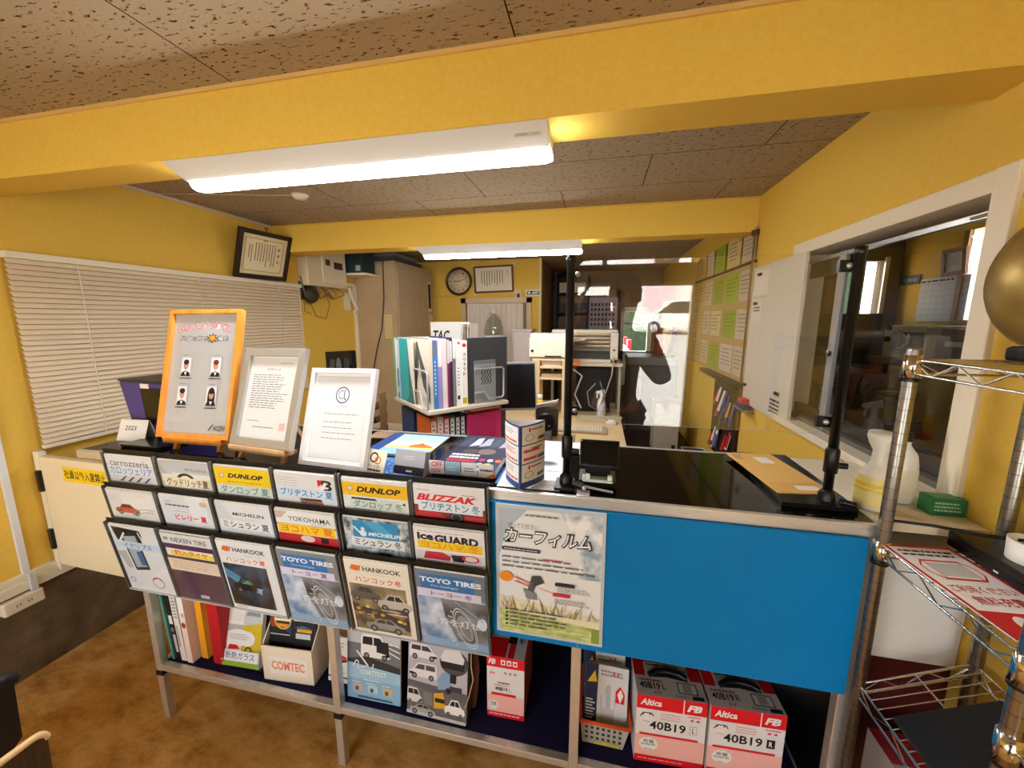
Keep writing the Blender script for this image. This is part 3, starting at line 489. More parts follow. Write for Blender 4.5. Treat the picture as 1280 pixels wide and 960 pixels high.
def diploma(P):
    P.rect(0, 0, 1, 1, M('e6d6ae')); P.rect(.08, .09, .92, .9, M('a48a4e')); P.rect(.095, .105, .905, .885, M('eadcb8')); P.ell(.5, .88, .06, .03, M('b89c58')); P.text('感', .79, .66, .85, .74, INK, .01); P.text('謝', .79, .5, .85, .58, INK, .01); P.text('状', .79, .34, .85, .42, INK, .01); P.vlines(.28, .2, .76, .8, 8, M('5a4a2a'), .38); P.vlines(.15, .3, .25, .74, 2, M('3a2c18'), .4)
picture_frame(t, T, .415, .332, .03, .025, M('2a1c14', .35), diploma)
g = G(T).tube([(.2, .335, 0), (.21, .36, .0), (.21, .35, -.03)], .003, M('3a2c18'), 6); obj('hanging_cord', g, t)
t = thing('outlet_box', 'white surface outlet box under its trunking on the left wall', 'outlet', (XL+.02, 1.02, .3))
a, b, c = W(0, 742, x=XL+.03), W(50, 728, x=XL+.03), W(50, 748, x=XL+.03)
ob = obj('box', bx(XL+.013, a.y-.01, c.z-.005, XL+.05, b.y, c.z+.055, IVORY), t, .008, 3)
for k in (.35, .65):
    yy = a.y+(b.y-a.y)*k; obj('socket', G().box(XL+.0505, yy-.014, c.z+.02, XL+.0508, yy-.01, c.z+.032, GREY).box(XL+.0505, yy-.004, c.z+.02, XL+.0508, yy, c.z+.032, GREY), t)
cy_ = W(25, 690, x=XL).y; z1 = 1.25
tag(obj('cable_trunking', G().box(XL+.0005, cy_-.012, .483, XL+.015, cy_+.012, 2.09, M('d9dadb', .4)).box(XL+.036, cy_-.012, c.z+.056, XL+.048, cy_+.012, .485, M('cfcfce', .4)), bevel=.002), 'white vertical cable trunking running up the left wall to the beam', 'trunking')
# fuse board, wiring and shelf box near the far corner
ya_, yb_ = W(384, 330, x=XL+.1).y, W(432, 330, x=XL+.1).y; zb_ = W(386, 356, x=XL+.1).z
t = thing('fuse_box', 'ivory electrical fuse box with small dark windows on the left wall', 'fuse box', (XL+.05, (ya_+yb_)/2, zb_))
f_ = obj('case', bx(XL+.001, ya_, zb_, XL+.1, yb_, 2.23, M('e0cfae', .4)), t, .006)
obj('cover', bx(XL+.1, ya_+.17, zb_+.03, XL+.112, yb_-.02, 2.2, M('e5d6b8', .4)), t, .004)
obj('breaker_window', bx(XL+.112, ya_+.21, 2.06, XL+.114, ya_+.27, 2.11, M('4a2a1a', .3)), t); obj('breaker_window', bx(XL+.112, yb_-.19, 2.04, XL+.114, yb_-.07, 2.1, M('3a2c20', .3)), t)
g = G()
for k in range(5):
    y0 = ya_+.06+.09*k; g.tube([(XL+.05, y0, zb_), (XL+.07, y0+.02*k, zb_-.05), (XL+.05, y0-.05+.06*(k % 2), zb_-.1), (XL+.04, ya_-.02+.05*k, 1.95)], .006, M('7a7466'), 6)
g.tube([(XL+.05, ya_+.42, zb_), (XL+.06, ya_+.41, 2.0), (XL+.05, ya_+.33, 1.93), (XL+.03, ya_+.05, 1.9)], .008, M('5a5348'), 6)
tag(obj('wiring', g), 'tangle of grey cables below the fuse box', 'cables')
yy = W(386, 374, x=XL+.04).y
t = thing('wall_speaker', 'small dark round device with loose wires under the fuse box', 'speaker', (XL+.04, yy, 1.7))
obj('body', G().lathe([(.0, -.03), (.06, -.03), (.075, 0), (.06, .03), (0, .035)], (XL+.05, yy+.02, 1.8), M('33301f', .5), 18, Matrix.Rotation(math.radians(90), 3, 'Y')), t)
obj('bracket', bx(XL+.001, yy-.06, 1.76, XL+.02, yy+.1, 1.91, M('4a3420')), t, .004)
obj('cord', G().tube([(XL+.06, yy-.02, 1.75), (XL+.05, yy+.06, 1.62), (XL+.04, yy+.2, 1.6), (XL+.04, yy+.26, 1.72), (XL+.04, yy+.2, 1.92)], .003, M('6b5a34'), 6).tube([(XL+.03, yy-.05, 1.76), (XL+.03, yy-.045, 1.66), (XL+.04, yy+.02, 1.64)], .003, M('6b5a34'), 6), t)
yy = W(437, 382, x=XL+.03).y
tag(obj('handset', G().tube([(XL+.03, yy, 1.9), (XL+.035, yy+.05, 1.78), (XL+.03, yy+.12, 1.7), (XL+.03, yy+.06, 1.66)], .018, IVORY, 8).box(XL+.001, yy-.05, 1.68, XL+.02, yy+.03, 1.85, IVORY)), 'ivory intercom handset hanging on the left wall by the lockers', 'intercom')
g = bx(XL+.001, yb_+.01, W(445, 341, x=XL+.2).z-.02, XL+.3, 3.632, W(445, 341, x=XL+.2).z, IVORY); tag(obj('wall_shelf', g), 'small ivory wall shelf right of the fuse box', 'shelf')
z0 = W(445, 341, x=XL+.2).z
t = thing('router_box', 'dark blue green box on the small wall shelf', 'box', (XL+.15, yb_+.1, z0)); obj('body', bx(XL+.02, yb_+.02, z0+.001, XL+.26, 3.625, 2.25, M('1f3236', .5)), t, .004); obj('label', bx(XL+.19, yb_+.0185, z0+.02, XL+.24, yb_+.02, z0+.07, M('9fb4b8')), t)
# lockers
LX, LY0, LY1, LZ = -1.985, 3.64, 4.52, 2.165
t = thing('locker', 'tall beige steel locker cabinet against the left wall', 'locker', (-2.2, 4.1, 0))
obj('body', bx(XL+.002, LY0, 0, LX, LY1, LZ, BEIGE), t, .006)
for k in range(2):
    y0 = LY0+.02+(LY1-LY0-.03)*k/2; d = obj('door', bx(LX, y0, .08, LX+.014, y0+(LY1-LY0-.04)/2, LZ-.04, BEIGE), t, .004)
    obj('handle', bx(LX+.014, y0+(.36 if k else .34), 1.2, LX+.026, y0+(.385 if k else .365), 1.3, SILVER), d)
yk = LY0+.72
tag(obj('photo_strip', G().box(LX+.0145, yk, 1.68, LX+.016, yk+.09, 2.02, M('d8cdb4')).box(LX+.016, yk+.01, 1.72, LX+.0165, yk+.08, 2.0, M('2e241c')).box(LX+.0145, yk, 1.45, LX+.016, yk+.12, 1.64, M('d9c9a8')).box(LX+.016, yk+.07, 1.5, LX+.0165, yk+.1, 1.55, INK)), 'strip of dark photos and a tag stuck on the locker door', 'photos')
tag(obj('cable', G().tube([(XL+.35, LY0-.006, 2.17), (XL+.34, LY0-.008, 1.8), (XL+.3, LY0-.008, 1.5), (XL+.22, LY0-.008, 1.25), (XL+.16, LY0-.008, 1.0)], .005, BLACK, 6)), 'thin black cable hanging down the side of the locker', 'cable')
T = FR(W(482, 420, y=LY0).x, LY0-.004, 1.4, 0, 0); g = G(T); g.box(0, 0, 0, .085, .24, .003, M('d9c48c')); P = Page(g, T, .085, .24, .003); P.lines(.08, .05, .95, .95, 12, M('b79c5c'), .2, .05); tag(obj('key_list', g), 'cream list card stuck on the side of the locker', 'card')
z = LZ
tag(obj('folded_box', G().box(XL+.12, LY0+.05, z+.001, XL+.44, LY1-.2, z+.05, M('4b4b4c')).box(XL+.2, LY0+.02, z+.05, XL+.46, LY1-.35, z+.085, M('6a6a66'))), 'flat dark things lying on top of the locker', 'box')
# ---------------------------------------------------------------- framed notices on the counter
def easel(lab, x, y, yaw, w, h, m):
    t = thing('easel', lab, 'easel', (x, y, CT)); R = Matrix.Translation((x, y, CT)) @ Matrix.Rotation(math.radians(yaw), 4, 'Z')
    for s in (-1, 1): obj('leg', G(R).sq((s*w*.32, -.035, .0), (s*w*.2, .075, h), .014, m), t)
    obj('rear_leg', G(R).sq((0, .15, 0), (0, .06, h*.95), .013, m), t); obj('ledge', G(R).box(-w*.42, -.055, .03, w*.42, .0, .042, m).box(-w*.42, -.055, .03, w*.42, -.049, .052, m), t, .002); obj('top_bar', G(R).box(-w*.24, .06, h*.9, w*.24, .076, h*.96, m), t, .002)
def silver(P): P.rect(0, 0, 1, 1, M('c3c8cf', .3, .35))
def portrait(P, a, b, hair, lady=False):
    P.rect(a-.075, b-.075, a+.075, b+.08, M('dfe2e8')); P.poly([(a-.075, b-.075), (a-.06, b-.045), (a, b-.03), (a+.06, b-.045), (a+.075, b-.075)], INK)
    if lady: P.ell(a, b+.01, .055, .065, M(hair)); P.rect(a-.055, b-.05, a+.055, b+.01, M(hair))
    P.poly([(a-.02, b-.04), (a+.02, b-.04), (a, b-.07)], PAPER); P.ell(a, b+.015, .036, .036, M('c78f72')); P.ell(a, b+.042, .042, .022, M(hair)); P.lines(a-.09, b-.1, a+.1, b-.088, 1, INK, .6, .1); P.lines(a-.05, b+.095, a+.05, b+.105, 1, GREY, .6, .1)
def staff(P):
    silver(P); s = 'いらっしゃいませ!'
    for i, ch in enumerate(s):
        x = .08+.096*i; y = .845+.035*math.sin(math.pi*i/8)
        k = (.3 if ch == '!' else .7 if ch in 'っゃ' else 1); P.text(ch, x-.006, y-.004, x+.08*k+.006, y+.05*(1 if ch == '!' else k)+.004, M('c9303a'), .1); P.text(ch, x+.003, y+.002, x+.08*k-.003, y+.05*(1 if ch == '!' else k)-.002, M('fbeef0'), .015)
    P.text('スタッフの', .13, .772, .56, .818, M('30323a'), .08); P.text('スタッフの', .145, .778, .545, .812, M('eceef0'), .01); P.text('紹介', .69, .772, .87, .818, M('30323a'), .08); P.text('紹介', .705, .778, .855, .812, M('eceef0'), .01)
    for i in range(8): q = i*.785; P.line([(.62+.05*math.cos(q), .795+.026*math.sin(q)), (.62+.08*math.cos(q), .795+.042*math.sin(q))], .004, M('5a2c16'))
    P.ell(.62, .795, .048, .026, M('7a3a14')); P.ell(.62, .795, .04, .021, M('f0a01e'))
    portrait(P, .26, .55, '2a1c18'); portrait(P, .72, .55, '6a2a1c'); portrait(P, .25, .31, '1a1614'); portrait(P, .7, .31, '1c1414', True); P.text('AIZEN', .78, .035, .95, .075, INK, .006); P.poly([(.7, .035), (.76, .085), (.775, .085), (.72, .035)], INK)
def fr_thing(name, lab, x, y, z, yaw, tilt, roll, w, h, b, d, m, fn, **k):
    T = FR(x, y, z, yaw, tilt, roll) @ Matrix.Translation((-w/2, 0, 0)); t = thing(name, lab, 'frame', (x, y, z)); picture_frame(t, T, w, h, b, d, m, fn, **k); return t, T
easel('wooden easel under the staff introduction board', -1.425, 1.125, 2, .3, .3, WOOD)
fr_thing('framed_notice', 'tall orange wood framed staff introduction board with four small portraits', -1.427, 1.09, 1.162, 2.4, 14.8, .4, .312, .478, .016, .024, WOOD, staff)
easel('pale wooden easel under the silver framed text notice', -1.105, 1.09, -6, .3, .2, PALEW)
def letter(P):
    P.rect(0, 0, 1, 1, M('eceae8')); P.rect(.03, .03, .97, .97, M('cfcdcb')); P.rect(.035, .035, .965, .965, M('dfdddb')); P.lines(.62, .9, .88, .92, 1, GREY, .4); P.text('お知らせ', .36, .82, .64, .85, M('6a6a6e'), 0); P.lines(.1, .36, .9, .78, 15, M('77767a'), .32, .35); P.lines(.12, .2, .4, .23, 1, GREY, .3); P.lines(.25, .13, .75, .16, 1, GREY, .4); P.rect(.78, .12, .9, .21, M('d8bcb4'))
fr_thing('framed_notice', 'wide silver framed notice full of fine print on the middle easel', -1.103, 1.055, 1.162, -7.6, 18.3, 1.3, .28, .343, .028, .02, M('b9b6b0', .3, .5), letter)
def logo(P):
    P.rect(0, 0, 1, 1, M('f0f0f0')); P.rect(.05, .04, .95, .96, M('b9b9bc')); P.rect(.055, .045, .945, .955, M('e0e0e2')); P.ring(.52, .75, .12, .095, .16, M('5a6684'), 30); P.ring(.5, .755, .05, .05, .2, M('5a6684'), 20, .9, 5.4); P.line([(.55, .81), (.55, .71), (.585, .7)], .004, M('5a6684')); P.lines(.42, .62, .64, .63, 1, GREY, .5, .05)
    for y in (.53, .44, .38, .32, .26): P.lines(.24, y, .84, y+.012, 1, M('66666c'), .5, .2)
fr_thing('framed_notice', 'white framed notice with a blue ring emblem, right of the easels', -.822, 1.04, 1.119, -6.9, 18.2, 1.7, .263, .324, .016, .02, M('e6e4e2', .35), logo)
# blue black box and calendar at the left end
a = W(198, 545, z=CT)
t = thing('desk_speaker', 'purple box with black mesh sides behind the staff board', 'speaker', (-1.765, 1.26, CT))
R = Matrix.Translation((-1.765, 1.26, CT+.03)) @ Matrix.Rotation(math.radians(-6), 4, 'Z'); g = G(R); PUR = M('453a86', .45)
g.hexa([(-.1, -.08, 0), (.1, -.08, 0), (.1, .1, 0), (-.1, .1, 0), (-.13, -.09, .2), (.13, -.09, .2), (.13, .12, .2), (-.13, .12, .2)], PUR); obj('body', g, t, .006)
obj('mesh_panel', G(R).hexa([(-.111, -.06, .03), (-.1085, -.06, .03), (-.1085, .085, .03), (-.111, .085, .03), (-.132, -.068, .18), (-.1285, -.068, .18), (-.1285, .1, .18), (-.132, .1, .18)], BLACK), t)
obj('mesh_panel', G(R).hexa([(0, -.0845, .03), (.09, -.0845, .03), (.09, -.083, .03), (0, -.083, .03), (0, -.0905, .18), (.115, -.0905, .18), (.115, -.088, .18), (0, -.088, .18)], BLACK), t)
obj('lid', G(R).box(-.132, -.092, .2, .132, .122, .208, M('2a2a2c', .4)), t, .003); obj('price_tag', G(R).box(.01, -.094, .178, .06, -.0915, .196, M('f0e6e6')), t)
obj('base', G(R).box(-.09, -.07, -.03, .09, .09, 0, M('1b1b1e', .5)), t)
t = thing('desk_calendar', 'white tent desk calendar reading 2023 at the left end of the counter', 'calendar', (-1.8, 1.14, CT)); T = FR(-1.86, 1.118, CT+.001, 4, 20); g = G(T); g.box(0, 0, -.002, .13, .085, 0, PAPER); P = Page(g, T, .13, .085); P.text('2023', .22, .5, .62, .72, M('3a3a3c'), .01); obj('page', g, t); T2 = T @ Matrix.Translation((0, .085, -.003)) @ Matrix.Rotation(math.radians(36), 4, 'X') @ Matrix.Translation((0, -.085, 0)); obj('rear_leg', G(T2).box(0, 0, -.002, .13, .085, 0, PAPER), t)
g = bx(-1.75, 1.06, CT+.001, -1.56, 1.16, CT+.012, M('1a1a1c', .2)); tag(obj('folder', g, bevel=.002), 'black flat folder lying in front of the purple box', 'folder')
# little standing cards and flat prints
T = FR(-.71, 1.035, CT+.003, -11, 23); g = G(T); g.box(0, 0, -.002, .08, .074, 0, M('efe8cf')); P = Page(g, T, .08, .074); P.ring(.42, .66, .2, .22, .3, INK, 22); P.ring(.62, .56, .16, .17, .34, M('ee7a24'), 22); P.text('リース', .22, .24, .78, .36, M('8a6a2c'), .02); P.lines(.12, .08, .86, .2, 1, INK, .7, .05); tag(obj('card', g), 'cream standing card with black and orange ring emblem', 'card')
T = FR(-.61, 1.045, CT+.003, -5.7, 18); g = G(T); g.box(0, 0, -.03, .106, .074, 0, M('9fa1a6')); P = Page(g, T, .106, .074); P.rect(0, .34, 1, 1, M('a9abb0')); P.rect(0, 0, 1, .34, INK); P.lines(.42, .1, .62, .2, 1, M('d8d8d8'), .7, .1); P.lines(.3, .6, .7, .8, 2, M('d0d2d6'), .3); tag(obj('card', g), 'grey and black boxed standing card beside the cream card', 'card')
def flat(name, lab, cat, pts, z, th, m, fn=None, gp=None):
    a, b, d = [Vector((p[0], p[1], z)) for p in (pts[0], pts[1], pts[3])]; u = (b-a); v = (d-a); v -= u.normalized()*v.dot(u.normalized())
    un, vn = u.normalized(), v.normalized(); T = Matrix(((un.x, vn.x, 0, a.x), (un.y, vn.y, 0, a.y), (0, 0, 1, z), (0, 0, 0, 1)))
    g = G(T); g.box(0, 0, 0, u.length, v.length, th, m)
    if fn: fn(Page(g, T, u.length, v.length, th))
    return tag(obj(name, g), lab, cat, gp)
def skyp(P):
    P.rect(0, 0, 1, 1, M('2d4a86')); P.rect(.2, .04, 1, .97, M('d9e6ea')); P.poly([(.2, .97), (1, .97), (1, .6), (.2, .7)], M('aad3e0')); P.poly([(.2, .62), (.7, .66), (1, .5), (1, .42), (.2, .5)], M('f0e6c0')); P.poly([(.2, .42), (1, .4), (1, .3), (.2, .3)], M('efd77a')); P.poly([(.55, .4), (.62, .5), (.75, .54), (.9, .46), (.98, .38), (.6, .35)], M('d9752c')); P.poly([(.66, .48), (.72, .58), (.78, .49)], M('b9561c')); P.rect(.2, .04, 1, .3, M('8fb8da'))
flat('picture_sheet', 'picture sheet with blue sky and orange boat lying on the counter', 'print', [(-.82, 1.19), (-.575, 1.19), 0, (-.84, 1.44)], CT+.001, .003, PAPER, skyp)
for i in range(2): flat('blue_paper', ['blue patterned paper showing under the brochure tray', 'blue paper near the triangular pillar sign'][i], 'paper', [(-.73+.45*i, 1.03+.01*i), (-.515+.29*i, 1.03+.01*i), 0, (-.73+.45*i, 1.17)], CT+.0008, .0015, M('3f70ae'), lambda P: [P.ell(random.random()*.9+.05, random.random()*.9+.05, .02, .03, M('9dbbe0'), 7) for k in range(26)])
t = thing('brochure_tray', 'clear low tray holding a dark magazine, cards on its front lip', 'tray', (-.392, 1.25, CT)); z = CT+.0035
g = G(); g.box(-.502, 1.055, z, -.282, 1.45, z+.003, POCKET).box(-.502, 1.055, z, -.282, 1.0575, z+.055, POCKET).box(-.502, 1.055, z, -.4995, 1.45, z+.03, POCKET).box(-.2845, 1.055, z, -.282, 1.45, z+.03, POCKET); obj('tray', g, t)
T = FR(-.502, 1.0535, z+.002, 0, 0); g = G(T); P = Page(g, T, .22, .053)
for i, c in enumerate(('f3e3e6', '9cc6e2', 'eef0f0', 'f4f2ee')):
    g.box(.01+.052*i, .004, -.001, .058+.052*i, .046, 0, M(c))
P.text('OFF', .08, .5, .24, .8, M('d8404c'), .02); P.lines(.07, .15, .24, .4, 2, M('d8404c'), .5); P.lines(.56, .3, .72, .6, 2, BLUE, .4); P.lines(.79, .4, .97, .6, 1, INK, .6, .1); P.poly([(.86, .1), (1, .1), (1, .4)], ORANGE); P.lines(.3, .3, .46, .6, 2, M('e8f0f6'), .4); obj('card_strip', g, t)
def mag(P):
    P.rect(0, 0, 1, 1, M('2a2c44')); P.rect(.02, .62, .98, .98, M('3b3d52'))
    for i in range(5): P.poly([(.05+.18*i, .64), (.1+.18*i, .9), (.2+.18*i, .93), (.23+.18*i, .7)], M(random.choice(('a9adba', '6c7188', 'c9ccd6', '4a4e66'))))
    P.ell(.62, .52, .16, .08, M('7a6a60')); P.ell(.35, .5, .14, .07, M('544a48')); P.lines(.08, .3, .58, .44, 2, M('e8dfe0'), .6, .1); P.lines(.08, .22, .58, .3, 1, M('c8343c'), .7, .1)
    for i, c in enumerate(('c8286a', 'd8d0c8', 'e8743c', 'b8a8c8', 'e0c040')): P.ell(.66+.13*(i % 3), .3-.1*(i//3), .05, .035, M(c), 10)
    P.lines(.6, .05, .95, .12, 1, PAPER, .6)
flat('magazine', 'dark blue car magazine lying in the clear tray', 'magazine', [(-.496, 1.065), (-.289, 1.065), 0, (-.51, 1.44)], z+.0035, .008, PAPER, mag)
def sheet(P): P.lines(.08, .55, .92, .95, 7, M('9a9ca4'), .35); P.lines(.1, .85, .8, .93, 1, M('5d92c4'), .6); P.ell(.45, .3, .34, .12, M('8d8f96')); P.ell(.5, .32, .2, .07, M('4d4f56'))
def sheet2(P): P.lines(.06, .05, .95, .95, 16, M('b9bcc4'), .35)
for i, (x0, y0, x1, y1, fn, lab) in enumerate(((-.27, 1.0215, -.09, 1.25, sheet2, 'white printed sheet under the pillar sign'), (-.21, 1.16, -.085, 1.36, sheet, 'white flyer with grey car pictures behind the pillar sign'), (-.24, 1.33, -.04, 1.455, sheet2, 'white paper at the back edge of the counter by the post'))):
    flat('paper', lab, 'paper', [(x0, y0), (x1, y0+.004), 0, (x0, y1)], CT+.0015+.0016*i, .0012, PAPER, fn)
# three sided pillar sign with curved faces
F_, L_, Rr = Vector((-.198, 1.004, 0)), Vector((-.256, 1.078, 0)), Vector((-.142, 1.094, 0)); z0, hh = CT+.0052, .182
def arc(a, b, s, n=10):
    d = b-a; nn = Vector((d.y, -d.x, 0)).normalized(); return [a+d*(i/n)+nn*s*4*(i/n)*(1-i/n) for i in range(n+1)]
t = thing('pillar_sign', 'three sided paper pillar sign with curved navy edged faces', 'sign', (-.195, 1.06, z0))
lf, rf, bf = arc(L_, F_, .006), arc(F_, Rr, .006), arc(Rr, L_, -.006)
g = G(); ring_ = lf[:-1]+rf[:-1]+bf[:-1]; n = len(ring_)
g.add([p+Vector((0, 0, z0)) for p in ring_]+[p+Vector((0, 0, z0+hh)) for p in ring_], [(i, (i+1) % n, n+(i+1) % n, n+i) for i in range(n)], M('2d4a86', .5)); ins = [p*.97+Vector((-.198, 1.06, 0))*.03 for p in ring_]
g.add([p+Vector((0, 0, z0+.002)) for p in ins]+[p+Vector((0, 0, z0+hh)) for p in ins], [(i, n+i, n+(i+1) % n, (i+1) % n) for i in range(n)], PAPER); g.add([p+Vector((0, 0, z0+hh)) for p in ring_]+[p+Vector((0, 0, z0+hh)) for p in ins], [(i, (i+1) % n, n+(i+1) % n, n+i) for i in range(n)], M('2d4a86', .5)); pil = obj('pillar', g, t)
class CPage(Page):
    def put(s, V, F, m):
        s.z += 6e-5; A = s.T; n = len(A)-1; o = []
        for a, b in V:
            a = min(max(a, 0), 1); k = min(int(a*n), n-1); f = a*n-k; p = A[k].lerp(A[k+1], f); d = (A[k+1]-A[k]).normalized(); o.append(p+Vector((d.y, -d.x, 0))*s.z+Vector((0, 0, z0+b*hh)))
        s.g.add(o, F, m); return s
for A in (lf, rf):
    g = G(); P = CPage(g, A, 1, 1, .0003)
    for k in range(3):
        y0 = .1+.3*k
        for q in range(12): P.rect(.05+.075*q, y0, .05+.075*(q+1), y0+.28, M('f1f1f1'))
        if A is rf: 
            P.lines(.38, y0+.2, .85, y0+.24, 1, M('5a5a66'), .6, .1); P.ring(.3, y0+.1, .16, .055, .1, INK, 20) if k != 1 else P.lines(.1, y0+.16, .7, y0+.22, 1, RED, .8, .0); P.rect(.27, y0+.19, .33, y0+.25, RED) if k != 1 else P.lines(.1, y0+.04, .6, y0+.09, 1, RED, .9, .1); P.lines(.62, y0+.03, .92, y0+.09, 1, M('3a3a44'), .9, .0)
        else: P.lines(.15, y0+.14, .8, y0+.24, 3, M('a9a9b2') if k != 1 else M('d84a50'), .4, .3); P.lines(.12, y0+.03, .9, y0+.07, 1, M('e05a30'), .8, .05)
    obj('printed_face', g, t)
# ---------------------------------------------------------------- clear screen on black posts
PYL = 1.07
t = thing('screen_stand', 'clear counter screen held between two black clamp posts', 'screen', (.26, PYL, CT))
for x, zt, PYL in ((-.075, 1.757, 1.07), (.594, 1.757, 1.1)):
    p = obj('post', G().lathe([(.0, CT+.01), (.011, CT+.01), (.011, zt-.02), (.0125, zt-.019), (.0125, zt), (0, zt)], (x, PYL, 0), M('101011', .3), 14), t)
    obj('collar', G().lathe([(.0115, 1.2), (.0155, 1.203), (.0155, 1.262), (.0115, 1.268)], (x, PYL, 0), BLACK, 14).bar((x+.01, PYL, 1.222), (x+.034, PYL-.004, 1.222), .008, BLACK, 8), p)
    b = obj('base_clamp', G().lathe([(.02, CT+.011), (.019, CT+.03), (.0115, CT+.04)], (x, PYL, 0), BLACK, 14).box(x-.03, PYL-.045, CT+.0035, x+.022, PYL+.03, CT+.0115, BLACK).bar((x+.02, PYL-.02, CT+.018), (x+.05, PYL-.03, CT+.016), .008, BLACK, 8), t)
    if x < 0: obj('clamp_rod', G().bar((x+.05, PYL-.03, CT+.016), (x+.13, PYL-.035, CT+.008), .0035, SILVER, 8).lathe([(0, 0), (.006, .002), (.006, .008), (0, .01)], (x+.052, PYL-.045, CT+.012), SILVER, 10), b)
SX0, SX1, SZ0, SZ1 = -.058, .574, 1.296, 1.745
T = FR(SX0, PYL+.012, SZ0, 1, -1.5); w, h, rr = SX1-SX0, SZ1-SZ0, .022; pts = []
for cx, cyy, q0 in ((w-rr, h-rr, 0), (rr, h-rr, 90), (rr, rr, 180), (w-rr, rr, 270)):
    for i in range(7): q = math.radians(q0+15*i); pts.append((cx+rr*math.cos(q), cyy+rr*math.sin(q)))
g = G(T); n = len(pts); g.add([(a, b, .0015) for a, b in pts]+[(a, b, -.0015) for a, b in pts], [tuple(range(n)), tuple(range(2*n-1, n-1, -1))], ACRYL); g.add([(a, b, .0015) for a, b in pts]+[(a, b, -.0015) for a, b in pts], [(i, n+i, n+(i+1) % n, (i+1) % n) for i in range(n)], M('b9c4c0', .2)); sp = obj('clear_panel', g, t)
for x, z, s in ((-.07, 1.71, 1), (-.07, 1.33, 1), (.59, 1.715, -1), (.59, 1.33, -1)):
    y = PYL-(z-SZ0)*math.tan(math.radians(1.5))+(x-SX0)*.0175+.012; b = obj('bracket', G().box(min(x, x+.02*s)-(0.012 if s < 0 else 0), y-.006, z-.014, max(x, x+.02*s), y+.006, z+.014, BLACK) if s < 0 or z < 1.5 else G().box(x, y-.004, z-.006, x+.012, y+.004, z+.006, BLACK), t); obj('bolt', G().lathe([(0, 0), (.007, 0), (.0065, .004), (0, .005)], (x+.012*s, y-.006, z), SILVER, 12, Matrix.Rotation(math.radians(90), 3, 'X')), t)
# card terminal
t = thing('card_terminal', 'black card terminal with tilted screen at the foot of the left post', 'card terminal', (.02, 1.1, CT))
obj('base', G().box(-.04, 1.07, CT+.0005, .065, 1.16, CT+.022, BLACK), t, .004); obj('neck', G().hexa([(-.02, 1.085, CT+.02), (.045, 1.085, CT+.02), (.045, 1.14, CT+.02), (-.02, 1.14, CT+.02), (-.025, 1.08, 1.2), (.05, 1.08, 1.2), (.05, 1.1, 1.2), (-.025, 1.1, 1.2)], BLACK), t)
T = FR(.014-.0525, 1.068, 1.185, -6, 27, 2); obj('screen', G(T).box(0, 0, -.012, .106, .07, 0, M('050506', .12)), t, .004); obj('screen_bezel', G(T).box(-.002, -.003, -.0135, .108, .073, -.004, M('1d1d20', .4)), t, .003)
obj('card', G().box(-.028, 1.06, CT+.022, .055, 1.1, CT+.026, M('e6efe2')).box(-.03, 1.055, CT+.027, .05, 1.09, CT+.031, M('c9d8cc')).box(-.02, 1.058, CT+.031, -.008, 1.068, CT+.044, PAPER).box(.04, 1.058, CT+.031, .052, 1.068, CT+.044, PAPER), t)
flat('manila_envelope', 'brown manila envelope with white labels on the black folder', 'envelope', [(.487, 1.112), (.632, 1.13), 0, (.484, 1.43)], CT+.0135, .003, M('e2b465', .7), lambda P: (P.rect(0, .0, 1, .2, M('d9aa5c')), P.rect(.48, .7, .78, .88, M('ece4d4')), P.rect(.45, .06, .85, .15, M('eadfca')), P.lines(.08, .8, .3, .95, 3, M('6b5436'), .4), P.rect(0, .2, 1, .204, M('b78a44'))))
flat('clip_folder', 'black clip folder lying under the manila envelope', 'folder', [(.475, 1.06), (.645, 1.06), 0, (.48, 1.452)], CT+.0008, .012, M('0d0d0e', .3)); 
# ---------------------------------------------------------------- things on the counter's lower shelf
SZ = .2525
def upright(lab, x, y0, t, d, h, m, lean=0, fn=None, nm='file', cat='file', gp='files standing on the lower shelf'):
    T = FR(x, y0, SZ, 0, 0, -lean); g = G(T); g.box(0, .0004+t*abs(math.sin(math.radians(lean))), -d, t, h, 0, m)
    if fn: fn(Page(g, T @ Matrix.Translation((0, .001, 0)), t, h, .0002))
    return tag(obj(nm, g), lab, cat, gp)
upright('thin teal file, leftmost on the lower shelf', -1.618, 1.03, .012, .26, .31, M('4f8f8a'), -4)
upright('black binder with white marks beside the teal file', -1.602, 1.035, .022, .26, .31, M('15120f'), -4, lambda P: (P.rect(.15, .5, .9, .62, PAPER), P.rect(.3, .1, .9, .35, M('c9c6c2')), P.ell(.5, .42, .35, .03, GREY)))
upright('white file with grey print leaning in the left corner', -1.572, 1.032, .026, .26, .31, M('e9e7e6'), -3.5, lambda P: (P.lines(.2, .6, .9, .95, 8, GREY, .5), P.rect(.1, .2, .5, .5, M('b4b2b4'))))
upright('white and pink brochure file with pale red figures', -1.54, 1.03, .026, .25, .3, M('ecd9d4'), -2, lambda P: (P.rect(0, .6, 1, 1, M('eceaea')), P.ell(.5, .55, .4, .04, M('8a3a30')), P.ell(.6, .7, .25, .03, M('b9a0a0'))))
upright('orange file standing on the lower shelf', -1.507, 1.06, .03, .25, .31, M('f0a31a'), 0)
upright('slim white file with black mark, right of the orange file', -1.472, 1.085, .016, .24, .31, M('e8e8ec'), 0, lambda P: (P.rect(.5, .6, 1, .9, INK), P.rect(.2, .5, .9, .6, PAPER)))
upright('red file box on the lower shelf', -1.436, 1.05, .05, .25, .3, M('b8101c'), 0)
upright('navy file behind the insulating glass leaflet', -1.372, 1.15, .08, .22, .3, M('2c3a68'), 3)
